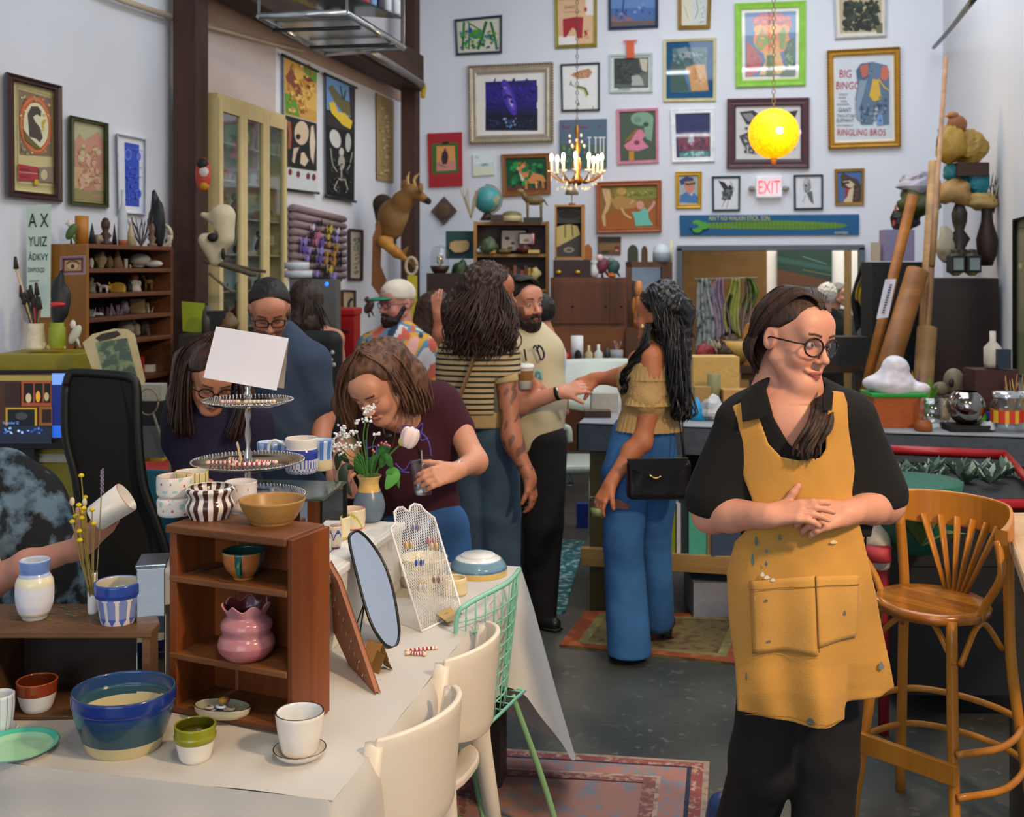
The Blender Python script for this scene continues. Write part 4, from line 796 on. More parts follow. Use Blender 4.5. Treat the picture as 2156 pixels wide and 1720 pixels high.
tag(mb.build('folded_card'),'blank white folded card propped on top of the tray stand','card')
mb=MB();mb.add([pt(x,y,2.76)for x,y in((497,932),(501,929),(511,968),(506,974))],[(0,1,2,3)],mat('#cfb98a',.7));tag(mb.build('price_tag'),'tiny tan paper tag standing on the middle tray','tag')
BZ=RZt+hB+.005
o,c7,k7=pot('mug','large mug, white on top and speckled cobalt blue below, standing on the mirrored box','mug',635,[(31,994),(34,988),(35,950),(32,942),(34,926),(34,922)],BZ,lambda u,t:'#e9e4de' if t>.70 else('#2c3f9c' if t>.42 else('#4a5cb0' if math.sin(u*190)*math.sin(t*97+4*u)>.15 else '#cfd2e0')),'#e4ddd4',n=140,thick=3,d=3.08,rings=8,rimc='#efe8e2')
e=lambda x,y:pt(x,y,3.08);handle(o,[e(603,938),e(580,927),e(567,935),e(566,957),e(580,970),e(603,965)],.006,GL,'#e9e4de')
pot('mug','pale blue streaked mug behind the left of the large mug','mug',571,[(27,968),(29,960),(30,930)],BZ,lambda u,t:'#5f84c0' if math.sin(u*60)>.3 else '#a9c0e0','#c4d4e8',d=3.16,rimc='#3f64b0',thick=3)
pot('mug','blue and cream streaked mug behind the right of the large mug','mug',676,[(24,988),(25,980),(22,955),(26,925)],BZ,lambda u,t:'#d0c29a' if t<.4 else('#4f7cc0' if math.sin(u*50)>-.2 else '#b8cce4'),'#c4d4e8',d=3.14,rimc='#4f7cc0',thick=3)
o,c8,k8=pot('mug','cream and yellow mug with a blue stroke standing on the riser','mug',704,[(27,1134),(31,1128),(34,1105),(34,1086)],RZt,lambda u,t:'#d8b83c' if t<.16 else('#4858a8' if abs(math.sin(u*19+2)-t*2.2+.2)<.07 else '#e8dfb8'),'#eadfae',rimc='#d8c048',thick=3,n=100)
o,c8,k8=pot('mug','small mug with a pink rim and a lime green stroke behind the yellow mug','mug',742,[(23,1112),(26,1106),(28,1090),(27,1070)],RZt,lambda u,t:'#d8604c' if t<.09 else('#b8c02c' if abs(math.cos(u*12)-t*2+.6)<.16 else '#e6d4b8'),'#e8dcc8',rimc='#d87868',thick=3,n=100)
o,c9,k9=pot('mug','grey mug with a red handle and a blue stroke half hidden by the shelf','mug',702,[(14,1153),(16,1148),(18,1125),(17,1106)],RZt,lambda u,t:'#3f50a8' if abs(math.sin(u*13)-t*1.8+.4)<.12 else('#8c3048' if t<.08 else '#cfc8b8'),'#d8d0c4',rimc='#b8404c',thick=2,n=90)
handle(o,[cam_off(c9,-.004,.014,.052),cam_off(c9,-.02,.0,.058),cam_off(c9,-.024,-.01,.04)],.005,GL,'#c84838')
o,cv,kv=pot('vase','round bellied vase, yellow neck over slate blue body, holding fresh flowers','vase',777,[(22,1097),(27,1092),(33,1075),(34,1062),(30,1045),(23,1030),(20,1018),(22,1008),(27,1001)],RZt,lambda u,t:'#d8b468' if t>.66 else '#66788a','#8a7440',m=vc(.3,.14,sc=60),thick=3)
fd=(cv-Vector((0,0,EYE))).dot(FW)
bq=thing('bouquet','bouquet of white statice, a pale pink tulip and green leaves in the vase','flowers',cam_off(cv,0,0,.08));Ms=mat('#3f7a2c',.5,var=.2);Mlf=mat('#2e6a24',.45,var=.3,sc=30);Mdl=mat('#1d3420',.5)
P_=lambda x,y,dz=0:pt(x,y,fd+dz)
mouth=P_(777,1005)
def stem(pts,r=.0022,m=None):return MB().tube(bez([mouth+UP*-.05]+pts,6),r,m or Ms,6).build('stem',bq)
def cluster(px,py,n,sx,sy,name='statice_cluster'):
 mb=MB();mw=mat('#eef0ec',.8,var=.04)
 for i in range(n):
  c=P_(px+random.gauss(0,sx),py+random.gauss(0,sy),random.gauss(0,.006));mb.ell(c,(.0042,.0042,.0038),mw,6,5)
 mb.build(name,bq)
stem([P_(770,960),P_(765,920),P_(770,885)])
for x,y,n,sx,sy in((776,862,16,5,4),(768,872,14,5,4),(787,860,8,3,4),(750,888,10,3,3),(776,887,10,4,3),(720,905,18,6,5),(712,915,14,6,5),(731,918,12,5,4),(744,910,12,4,3),(700,930,14,6,5),(708,940,18,6,5),(726,940,14,6,4),(742,942,14,6,4),(755,935,8,3,3),(718,955,8,3,3),(791,913,9,5,2),(697,940,8,3,4)):cluster(x,y,n,sx,sy)
for pts in([(765,965),(750,905)],[(760,970),(735,940),(722,912)],[(758,975),(735,958),(712,938)],[(766,970),(748,948),(742,915)],[(785,960),(784,940),(790,918)],[(772,930),(776,892)],[(760,985),(740,970),(720,960)]):stem([P_(x,y)for x,y in pts],.0016)
stem([P_(800,980),P_(822,955),P_(848,932)],.0028)
tp=P_(862,922);tz=Matrix.Rotation(YAW,3,'Z')@Matrix.Rotation(math.radians(18),3,'Y')
for i in range(5):
 a=i*2*math.pi/5+.4;mb=MB();mb.ell(tp+tz@Vector((math.cos(a)*.012,math.sin(a)*.012,.002*(i%2))),(.019,.015,.033),mat('#f2d9d6',.5,var=.05,sss=.1),14,12,tz@Matrix.Rotation(a,3,'Z')@Matrix.Rotation(.12,3,'Y'));mb.build('tulip_petal',bq)
MB().ell(P_(846,930,.002),(.012,.012,.014),mat('#d8cf6a',.5),12,8).build('tulip_base',bq)
def leaf(pts,w,m=None,name='leaf'):
 pts=bez(pts,7);mb=MB();L=[];R=[];n=len(pts)
 for i,p in enumerate(pts):
  t=i/(n-1);d=(pts[min(i+1,n-1)]-pts[max(i-1,0)]).normalized();s=d.cross(FW).normalized();ww=w*math.sin(math.pi*(t*.93+.04))**.8
  L.append(p+s*ww);R.append(p-s*ww)
 vs=L+pts+R;fs=[]
 vs=[v+(FW*.004 if k//n!=1 else Vector())for k,v in enumerate(vs)]
 for i in range(n-1):fs+=[(i,i+1,n+i+1,n+i),(n+i,n+i+1,2*n+i+1,2*n+i)]
 mb.add(vs,fs,m or Mlf,True);mb.build(name,bq)
leaf([P_(745,985,-.02),P_(728,985,-.03),P_(722,1010,-.04),P_(740,1045,-.04)],.016,Mdl)
leaf([P_(735,975),P_(715,960),P_(708,990)],.014,Mdl);leaf([P_(770,1000),P_(755,985),P_(748,960)],.014)
leaf([P_(800,985,-.02),P_(812,965,-.03),P_(826,985,-.03)],.016);leaf([P_(812,995,-.02),P_(828,1000,-.03),P_(812,1030,-.04)],.022,mat('#4f9a3c',.4,var=.2))
leaf([P_(795,955),P_(810,945),P_(822,940)],.018);leaf([P_(780,1000),P_(785,970),P_(800,955)],.012);leaf([P_(765,1000),P_(762,970),P_(752,950)],.010);leaf([P_(836,1010,-.02),P_(833,1000,-.02),P_(840,1028,-.03)],.010)
mb=MB()
for x,y in((797,938),(803,933),(809,935),(815,937),(820,939),(812,931),(785,948),(788,951)):mb.ell(P_(x,y,-.01),.0042,mat('#c8707a',.5),8,6)
mb.build('pink_berries',bq);stem([P_(795,965),P_(808,942)],.0015);stem([P_(783,975),P_(787,952)],.0014)
pot('bowl','large blue and yellow glazed bowl turned upside down at the far end of the table','bowl',1007,[(61,1207),(61,1196),(58,1187),(50,1176),(43,1172),(38,1170),(37,1168),(30,1169),(1,1169)],TZ,lambda u,t:'#d3b468' if t<.33 else('#4a70a0' if t<.42 else('#6f93a8' if t<.86 else '#dfe0dc')),'#dfe0dc',thick=.4,rings=8)
k_=3.56/F;MB().cyl(onz(1007,1207,TZ)+UP*(38*k_),onz(1007,1207,TZ)+UP*(41*k_),37*k_,35*k_,mat('#dfe0dc',.3),40).build('foot_ring',[o for o in bpy.data.objects if str(o.get('label','')).startswith('large blue and yellow')][0])
pot('bowl','cream bowl with a thin blue line behind the white mesh rack','bowl',888,[(40,1232),(46,1222),(52,1205)],TZ,lambda u,t:'#5a6aa8' if.6<t<.68 else '#e3d5b4','#e8dcc0',thick=4)
pot('bowl','pale yellow bowl stacked inside the cream bowl behind the mesh rack','bowl',893,[(36,1196),(44,1186),(50,1172)],TZ+.07,'#dccf9c','#e4d8b0',thick=4)
pot('cup','squat cream cup lying just right of the mesh rack','cup',957,[(24,1250),(27,1246),(27,1222),(25,1216)],TZ,'#e3cfa0','#e8d8b0',thick=4)
wp=thing('wire_shelf','low white perforated metal shelf behind the low crate','shelf',onz(300,1300,TZ));c=onz(285,1262,TZ+.09)
MB().box(c,(.16,.20,.006),mat('#dcdfe0',.5,kind='speck',bs=420,col2='#8f9496'),Matrix.Rotation(YAW,3,'Z')).build('perforated_top',wp)
MB().box(c+RT*.078-UP*.043,(.004,.2,.084),mat('#dcdfe0',.5),Matrix.Rotation(YAW,3,'Z')).box(c-RT*.078-UP*.043,(.004,.2,.084),mat('#dcdfe0',.5),Matrix.Rotation(YAW,3,'Z')).build('side_plate',wp)
# leaning boards, mirror, mesh rack
def plane3(a,b,c):
 n=(b-a).cross(c-a).normalized();O=Vector((0,0,EYE))
 def f(px,py,off=0):r=ray(px,py);return O+r*((a-O).dot(n)/r.dot(n))+n*off
 return f,n
bl,br=onz(888,1330,TZ+.004),onz(974,1290,TZ+.004);pf,pn=plane3(bl,br,pt(822,1110,3.12));pn=pn if pn.dot(FW)<0 else-pn
rk=thing('earring_rack','white perforated metal earring rack with a scalloped top leaning on the table','rack',(bl+br)/2);Mwh=mat('#e9e6e2',.4)
out=[(888,1329),(822,1112),(829,1106),(833,1100),(830,1078),(838,1069),(848,1068),(857,1076),(861,1078),(864,1066),(872,1061),(884,1063),(894,1075),(908,1086),(914,1090),(973,1288)]
P=[pf(x,y)for x,y in out];MB().tube(P+[P[0]],.0035,Mwh,8).build('rim_wire',rk)
mb=MB();Mmesh=Mwh
def inside(x,y,poly):
 r=False;j=len(poly)-1
 for i in range(len(poly)):
  (xi,yi),(xj,yj)=poly[i],poly[j]
  if(yi>y)!=(yj>y)and x<(xj-xi)*(y-yi)/(yj-yi)+xi:r=not r
  j=i
 return r
ey_=(pf(822,1112)-bl).normalized();ex_=(br-bl).normalized()
Hh=(pf(855,1066)-bl).length*1.05;Ww=(br-bl).length*1.25;stp=.0085
def to_px(p):v=p-Vector((0,0,EYE));d=v.dot(FW);return CX+v.dot(RT)/d*F,HZ-v.z/d*F
def strips(dirv,org,nrm,count,length,step):
 seg=.004;mb_=mb
 for i in range(count):
  run=None;k=0
  while k*seg<=length:
   p=org+nrm*(i*step)+dirv*(k*seg);ins=inside(*to_px(p),out)
   if ins and run is None:run=p
   if(not ins)and run is not None:mb_.cyl(run,p,.0011,.0011,Mmesh,3);run=None
   k+=1
d1=(ex_+ey_*1.7).normalized();d2=(ex_*-1+ey_*1.7).normalized()
strips(d1,bl-ex_*.40,ex_,int(.62/stp),.52,stp);strips(d2,bl-ex_*.06,ex_,int(.62/stp),.52,stp)
mb.build('perforated_sheet',rk);MB().tube([pf(905,1150),pf(905,1150)-pn*.06-ey_*.05,onz(860,1255,TZ+.004)],.003,Mwh,6).build('rear_strut',rk)
for i,(x,y,ca,lb_)in enumerate(((857,1150,'#b8924c','gold and cream striped'),(903,1110,'#7c7aa8','lavender shell shaped'),(905,1140,'#b07484','pink and white striped'),(911,1152,'#c8a070','peach ribbed'),(880,1186,'#2f4eb0','cobalt and white bow shaped'),(917,1222,'#8c6c70','mauve disc'),(886,1240,'#c0bcc8','grey and cream speckled'))):
 if i==1:x,y=873,1112
 e_=thing('earring_pair',lb_+' pair of earrings hung on the white mesh rack','earrings',pf(x,y,0))
 for s in(-1,1):
  c=pf(x+s*5,y,0)+pn*.006;m_=MB();Rr=Matrix.Rotation(YAW,3,'Z')
  for q in range(3):m_.ell(c+ex_*(q-1)*.0035,(.0042,.003,.012-.002*abs(q-1)),GL,8,8,Rr,ca if q!=1 else '#e8dcc8')
  o=m_.build('earring_drop',e_);MB().tube(arc(c+UP*.012,.004,0,5,8,RT,UP),.0007,mat('#c8a860',.3,metal=1),5).build('ear_hook',e_)
b1=onz(824,1362,TZ+.003);mf,mn=plane3(b1,onz(852,1348,TZ+.003),pt(752,1116,3.02));mn=mn if mn.dot(FW)<0 else-mn
mt=thing('table_mirror','tall oval table mirror with a thin black rim leaning on a wire stand','mirror',b1)
op=[(748,1118),(757,1119),(775,1135),(797,1165),(815,1202),(829,1250),(839,1310),(840,1340),(833,1360),(822,1363),(806,1352),(785,1320),(767,1270),(750,1205),(737,1150),(736,1128)]
pp=bez([mf(x,y)for x,y in op+op[:1]],4);n=len(pp)-1
cc=sum(pp[:-1],Vector())/n;MB().add([p for p in pp[:-1]],[tuple(range(n))],Mmir).build('mirror_glass',mt);MB().tube([p for p in pp],.0042,Mblk,8).build('rim',mt)
MB().add([p-mn*.004 for p in pp[:-1]],[tuple(range(n))],Mblk).build('backing',mt)
for x,y in((745,1330),(757,1340)):MB().tube([mf(772,1265)-mn*.008,onz(x,y,TZ+.003)],.0022,Mblk,6).build('stand_leg',mt)
b2,b3=onz(734,1398,TZ+.003),onz(790,1459,TZ+.003);bf,bn=plane3(b2,b3,pt(689,1184,2.83));bn=bn if bn.dot(FW)<0 else-bn
bd=thing('leather_board','tan leather covered earring board leaning beside the shelf','board',(b2+b3)/2);q=[(688,1184),(711,1225),(790,1459),(753,1424),(734,1398),(682,1284)]
Mlt=mat('#a5694a',.6,var=.12,bump=.3,bs=90);P=[bf(x,y)for x,y in q];n=len(P)
MB().add(P+[p+(bn*-.012)for p in P],[tuple(range(n)),tuple(range(2*n-1,n-1,-1))]+[(i,(i+1)%n,(i+1)%n+n,i+n)for i in range(n)],Mlt).build('panel',bd,bevel=.003)
mb=MB()
for i in range(13):x=698+5.6*i+5*math.sin(i*2.1);y=1240+14.5*i;mb.cyl(bf(x,y,0)+bn*.001,bf(x+7,y+7,0)+bn*.012,.0009,.0009,mat('#d8c8a8',.4),5)
mb.build('earring_pin_row',bd)
def tent(px,py,w,h,rz,lab,cols='#a8864c'):
 c=onz(px,py,TZ+.0022);d=Vector((math.cos(rz),math.sin(rz),0));s=Vector((-d.y,d.x,0));mb=MB();m_=mat(cols,.8)
 a_,b_=c-d*w/2,c+d*w/2;t0,t1=a_+UP*h,b_+UP*h
 for sg in(-1,1):
  f_=[a_+s*sg*h*.5,b_+s*sg*h*.5,t1,t0];mb.add(f_,[(0,1,2,3)],m_);mb.add([p+s*(-sg)*.0006 for p in f_],[(3,2,1,0)],m_)
 tag(mb.build('kraft_card'),lab,'card');return c
tent(790,1392,.05,.05,YAW-.6,'folded brown kraft card standing beside the leather board');tent(803,1410,.04,.042,YAW-.9,'smaller folded kraft card in front of the first one','#8f7038')
mb=MB();q=[onz(918,1292,TZ+.03),onz(947,1277,TZ+.034),onz(972,1298,TZ+.02),onz(942,1310,TZ+.018)]
mb.add(q,[(0,1,2,3)],mat('#b39560',.8));mb.add([q[0],q[3],onz(948,1318,TZ+.003),onz(925,1300,TZ+.003)],[(0,1,2,3)],mat('#8f7444',.8));mb.add([p-UP*.0008 for p in q],[(3,2,1,0)],mat('#b39560',.8))
mb.text('THE',q[0]*.55+q[2]*.45+UP*.001-RT*.006,(q[1]-q[0]),(q[0]-q[3]),.006,mat('#7a6036',.8),.0004)
tag(mb.build('kraft_card'),'flat brown kraft card lying at the foot of the mesh rack','card')
candy(onz(888,1366,TZ+.006),YAW+.25,.075,'red and white candy cane stick lying on the cloth');candy(onz(876,1376,TZ+.006),YAW-.1,.045,'short red striped candy beside the candy cane stick',.01)
# chairs tucked in on the right
Mpl=mat('#e7dac6',.38,var=.03,sc=3)
def plastic_chair(lab,A_,B_):
 """A_, B_: the two top corners of the backrest"""
 mid=(A_+B_)/2;dy=(B_-A_).normalized();ang=math.atan2(dy.y,dy.x)-math.pi/2
 t=thing('plastic_chair',lab,'chair',(0,0,0),'chairs along the table')
 hw=(B_-A_).length/2;zt_=A_.z
 def back(u,v):
  a=(u-.5)*2;y=hw*math.sin(a*1.15)/math.sin(1.15);x=.075*(math.cos(a*1.3)-math.cos(1.3))/(1-math.cos(1.3));lo=zt_-.20-.03*math.cos(a*1.5)
  return(x-.02*(1-v),y,zt_*v+lo*(1-v)+.012*math.cos(a*1.57)*v)
 MB().sheet(back,24,8,Mpl,thick=.014).build('backrest',t,bevel=.004)
 for s in(-1,1):
  y=s*(hw-.004)
  MB().tube([(-.008,y,zt_-.012),(-.03,y,.62),(-.02,y*.96,.46),(.05,y*1.08,0)],[.016,.020,.022,.014],Mpl,12,True,None,1.3).build('leg',t)
  MB().tube([(-.36,y*.9,.44),(-.42,y*1.02,0)],[.02,.013],Mpl,12).build('leg',t)
 mb=MB()
 pr=[(math.copysign(abs(math.cos(a))**.7,math.cos(a))*.21,math.copysign(abs(math.sin(a))**.7,math.sin(a))*(hw+.01))for a in[2*math.pi*i/36 for i in range(36)]]
 mb.prism(pr,(-.20,0,.435),(1,0,0),(0,1,0),(0,0,.022),Mpl);mb.build('seat',t,bevel=.006)
 t.location=(mid.x,mid.y,0);t.rotation_euler=(0,0,ang);return t
plastic_chair('nearest cream plastic chair with a curved back tucked against the table',onz(792,1560,.78),onz(960,1440,.78))
plastic_chair('second cream plastic chair, between the nearest one and the mint wire chair',onz(936,1392,.79),onz(1030,1306,.79))
gm=mat('#86c8ae',.3,var=.05);gd=mat('#7fa878',.4)
wc=thing('wire_chair','mint green wire mesh chair at the far end of the table','chair',(0,0,0));wA,wB=onz(1030,1262,.82),onz(1090,1221,.82)
def wb(u,v):
 a=(u-.5)*2;wdt=.21-.05*(1-v);return Vector((.09*(math.cos(a*1.2))-.09+.03*v,wdt*math.sin(a*1.2)/.93,.46+.36*v+(.02*math.cos(a*1.5)if v>.9 else 0)))
mb=MB();mb.tube(bez([wb(0,.0),wb(0,.5),wb(.0,.92),wb(.12,1),wb(.5,1.0),wb(.88,1),wb(1,.92),wb(1,.5),wb(1,0)],6),.007,gm,8);mb.build('back_rim',wc)
mb=MB();n=11
for i in range(1,n):mb.tube([wb(i/n,v/8)for v in range(9)],.0024,gm,5)
for j in range(1,9):mb.tube([wb(u/12,j/9)for u in range(13)],.0024,gm,5)
mb.build('back_mesh',wc)
mb=MB()
for i in range(9):mb.tube([(-.40+i*.05,-.2,.45),(-.40+i*.05,.2,.45)],.0024,gm,5);mb.tube([(-.40,-.2+i*.05,.45),(.0,-.2+i*.05,.45)],.0024,gm,5)
mb.tube([(-.42,-.21,.45),(0,-.21,.45),(0,.21,.45),(-.42,.21,.45),(-.42,-.21,.45)],.006,gm,8);mb.build('seat',wc)
for s in(-1,1):MB().tube(bez([(-.02,s*.16,.45),(.06,s*.20,.2),(.10,s*.22,.03),(.04,s*.22,.008),(-.36,s*.22,.008),(-.42,s*.21,.04),(-.36,s*.18,.45)],8),.0095,gd,10).build('leg',wc)
mm=(wA+wB)/2;wc.location=(mm.x-.02,mm.y,0);wc.rotation_euler=(0,0,math.atan2((wB-wA).y,(wB-wA).x)-math.pi/2)
# people
def headM(c,yaw,pitch=0,roll=0,s=1.0):
 v=c-Vector((0,0,EYE));yaw-=math.degrees(math.atan2(v.dot(RT),v.dot(FW)));ya,pi_,ro=map(math.radians,(yaw,pitch,roll))
 f0=-FW*math.cos(ya)+RT*math.sin(ya);f=(f0*math.cos(pi_)+UP*math.sin(pi_)).normalized()
 z=(UP*math.cos(pi_)-f0*math.sin(pi_)).normalized();x=f.cross(z)
 if ro:q=Matrix.Rotation(ro,3,f);x=q@x;z=q@z
 return Matrix(((x.x*s,f.x*s,z.x*s,c.x),(x.y*s,f.y*s,z.y*s,c.y),(x.z*s,f.z*s,z.z*s,c.z),(0,0,0,1)))
class SM(SDF):
 """SDF whose prims may be given in a scaled frame M"""
 def setM(s,M):s.M=M;s.k_=M.to_scale().x;return s
 def cap(s,a,b,ra,rb=None,k=.02,op='u',flat=None,fk=1.0):kk=getattr(s,'k_',1);return SDF.cap(s,a,b,ra*kk,None if rb is None else rb*kk,k,op,flat,fk)
 def _R(s,R=None):A=s.M.to_3x3().normalized();A=A@R if R is not None else A;return np.array(A,dtype=np.float32)
 def ell(s,c,r,**k):
  kk=getattr(s,'k_',1);r=(r,r,r)if isinstance(r,(int,float))else r;return SDF.ell(s,c,tuple(x*kk for x in r),**k)
def head(S,M,smile=0.,jaw=1.0,ears=True,neck=True,nose=1.0):
 S.setM(M)
 S.ell((0,-.015,.035),(.077,.098,.088),k=.01)
 S.ell((0,.030,-.028),(.058*jaw,.060,.078),k=.03)
 for x in(-1,1):
  S.cap((x*.056*jaw,.0,-.05),(x*.022,.066,-.100),.018,.016,k=.03)
  S.ell((x*.034,.060,-.034),(.026,.022,.024),k=.022)
 S.ell((0,.070,-.098),(.022,.019,.018),k=.025)
 S.ell((0,.066,.050),(.058,.032,.042),k=.03)
 S.cap((-.036,.079,.026),(.036,.079,.026),.012,k=.018)
 for x in(-1,1):S.ell((x*.031,.101,.004),(.017,.017,.012),k=.014,op='s')
 S.cap((0,.088,.012),(0,.104+.004*nose,-.026),.0075,.0095,k=.012)
 S.ell((0,.106+.006*nose,-.031),(.0105,.011,.0095),k=.010)
 for x in(-1,1):S.ell((x*.012,.099,-.036),(.0075,.010,.0065),k=.007);S.ell((x*.0062,.104,-.0425),(.0035,.0045,.003),k=.003,op='s')
 for x in(-1,1):S.ell((x*.031,.0785,.0035),(.0135,.0125,.0115),k=.004)
 w=.021+.007*smile;up=.007*smile
 for x in(-1,1):
  S.cap((0,.0955,-.0655),(x*w,.085-.004*smile,-.067+up),.0052,.003,k=.006);S.cap((0,.0945,-.0745),(x*w,.084-.004*smile,-.069+up),.0062,.003,k=.006)
 S.cap((-w*.9,.097,-.0692+up*.5),(w*.9,.097,-.0692+up*.5),.0018,k=.004,op='s')
 if ears:
  for x in(-1,1):
   S.ell((x*.079,-.010,.000),(.009,.018,.031),k=.008,R=Matrix.Rotation(x*.35,3,'Z'));S.ell((x*.087,-.004,.004),(.006,.010,.018),k=.006,op='s',R=Matrix.Rotation(x*.35,3,'Z'))
 if neck:S.cap((0,-.032,-.05),(0,-.048,-.15),.046,.050,k=.014)
 return S
def head_col(Ms,skin,lip='#b0605a',brow='#3a261c',eye='#2f2a20',beard=None,eyes='open',extra=None,scalp=None):
 sk=np.array(lin(skin));lp=np.array(lin(lip));bw=np.array(lin(brow));ey=np.array(lin(eye));wh=np.array((.62,.58,.54));dk=np.array(lin('#2a1812'))
 def f(V):
  C=np.tile(sk,(len(V),1))*(1+.05*nnoise(V,60,3))[:,None]
  red=np.array([1.12,.86,.82])
  for M in Ms:
   Q=np.array(M.inverted());q=V@Q[:3,:3].T+Q[:3,3];x,y,z=q[:,0],q[:,1],q[:,2];ax=np.abs(x)
   near=(np.abs(x)<.1)&(y>-.02)&(y<.14)&(np.abs(z)<.14)
   def blend(m,c):m=np.clip(m,0,1)[:,None]*near[:,None];C[:]=C*(1-m)+c*m
   bl=np.exp(-(((ax-.040)/.02)**2+((z+.034)/.018)**2))*(y>.03)*.7;C[:]=np.where(near[:,None],C*(1-bl[:,None]*(1-red)),C)
   if beard:
    bd=(1-(ax/.2)**2)*((z<-.043)|((ax>.052)&(z<-.005)))*(y>-.01)*(1-((ax<.024)&(np.abs(z+.068)<.008)));blend(bd*.8,np.array(lin(beard)))
   l=1-((x/.024)**2+((z+.070)/.0095)**2);blend(np.clip(l*4,0,1)*(y>.07),lp)
   l=1-((x/.024)**2+((z+.0692)/.0014)**2);blend(np.clip(l*3,0,1)*(y>.07),dk)
   bz=z-(.0285+.004*np.sin((ax-.015)*60));blend(np.clip(1.3-(bz/.0038)**2,0,1)*(ax>.013)*(ax<.050)*(y>.03),bw)
   e=1-(((ax-.031)/.0140)**2+((z-.004)/.0052)**2)
   if eyes=='open':
    blend((e>0)*1.0*(y>.06),wh);blend((((ax-.031)**2+(z-.0042)**2<.0054**2)&(e>0))*1.0*(y>.06),ey)
    blend((np.abs(e)<.28)*(z>.003)*(y>.06)*.85,dk)
   else:blend((np.abs(z-(-.003-.004*(1-((ax-.031)/.014)**2)))<.0016)*(np.abs(ax-.031)<.015)*(y>.06)*.85,dk)
  if extra:C=extra(V,C)
  return np.clip(C,0,1)
 return f
M_skin=mat('#ffffff',.48,var=.05,kind='vc',sss=.06,sc=90,bump=.06,bs=500)
def hand(S,w,d,nrm,side=1,s=1.0,curl=(.35,.5,.6,.7),spread=1.0,thumb=.6,tdir=None):
 """w wrist, d finger direction, nrm back of the hand, side +1: thumb on the d x nrm side"""
 d=Vector(d).normalized();n=Vector(nrm);n=(n-d*n.dot(d)).normalized();x=d.cross(n)*side
 def W(a,b,c):return w+x*(a*s)+d*(b*s)+n*(c*s)
 S.M=Matrix.Identity(4);S.k_=1
 S.cap(W(0,-.02,0),W(0,.02,0),.024*s,.026*s,k=.02,flat=n,fk=.75)
 for a in(-.026,-.009,.009,.026):S.cap(W(a*.7,.02,0),W(a,.086-abs(a-.009)*.25,.002),.0145*s,.0105*s,k=.012)
 for(a,L,c)in zip((.028,.010,-.009,-.027),(.068,.077,.072,.056),curl):
  p=W(a,.086-abs(a-.009)*.25,.002);ang=c*.55;dx=a*.16*spread;r0=.0092*s
  for j,f in enumerate((.44,.31,.25)):
   v=(d*math.cos(ang)-n*math.sin(ang)+x*dx).normalized()*(L*f*s);q=p+v;S.cap(p,q,r0,r0*.9,k=.004);p=q;r0*=.9;ang+=c*(.9 if j==0 else.65)
 a0=W(.016,.012,-.004);td=tdir or(x*thumb+d*.75-n*.35);td=Vector(td).normalized()
 a1=a0+(x*.55+d*.8).normalized()*.040*s;S.cap(a0,a1,.015*s,.0125*s,k=.014);a2=a1+td*.032*s;S.cap(a1,a2,.0115*s,.0105*s,k=.005);S.cap(a2,a2+(td*.9-n*.1)*.024*s,.0102*s,.008*s,k=.004)
 return S
def limb(S,pts,rs,k=.02,**kw):S.M=Matrix.Identity(4);S.k_=1;S.chain(pts,rs,k,**kw);return S
def polypx(poly,sm=1.0):
 """signed distance (m) to the sight-line prism over a traced outline"""
 P=np.array(poly,dtype=np.float32);fw=np.array(FW,dtype=np.float32);rt=np.array(RT,dtype=np.float32)
 def f(V):
  d=V@fw;px=CX+(V@rt)/d*F;py=HZ-(V[...,2]-EYE)/d*F
  best=np.full(px.shape,1e9,np.float32);ins=np.zeros(px.shape,bool);j=len(P)-1
  for i in range(len(P)):
   ex,ey=P[j]-P[i];wx,wy=px-P[i][0],py-P[i][1];t=np.clip((wx*ex+wy*ey)/(ex*ex+ey*ey+1e-9),0,1)
   bx,by=wx-ex*t,wy-ey*t;best=np.minimum(best,bx*bx+by*by)
   c=((P[i][1]>py)!=(P[j][1]>py))&(px<(P[j][0]-P[i][0])*(py-P[i][1])/(P[j][1]-P[i][1]+1e-9)+P[i][0]);ins^=c;j=i
  return np.where(ins,-1,1)*np.sqrt(best)*d/F
 return f
def halfsp(p,n):
 p=np.array(p,dtype=np.float32);n=np.array(Vector(n).normalized(),dtype=np.float32);return lambda V:(V-p)@n
def form_fn(S,grow=0):
 prims=list(S.p)
 def f(V):
  D=np.full(V.shape[:-1],.3,np.float32)
  for g,a,b,k,op in prims:
   v=g(V).astype(np.float32);kk=max(k,1e-5)
   if op=='u':h=np.clip(.5+.5*(D-v)/kk,0,1);D=D*(1-h)+v*h-kk*h*(1-h)
   else:
    if op=='s':v=-v
    h=np.clip(.5-.5*(D-v)/kk,0,1);D=D*(1-h)+v*h+kk*h*(1-h)
  return D-grow
 return f
def folds(amp,s,seed=1,vert=.35):
 def f(V):
  Q=V*np.array([1,1,vert]);n=nnoise(Q,s,seed)+.5*nnoise(V,s*1.7,seed+5)
  d=np.array(FW);return V+(-d)[None,:]*(amp*n)[:,None]+np.array(RT)[None,:]*(amp*.5*nnoise(Q,s*.8,seed+9))[:,None]
 return f
def hairM(col,col2=None,bs=90,rough=.6):return mat(col,rough,kind='hair',col2=col2 or '#100a08',bs=bs,bump=.9,var=.2)
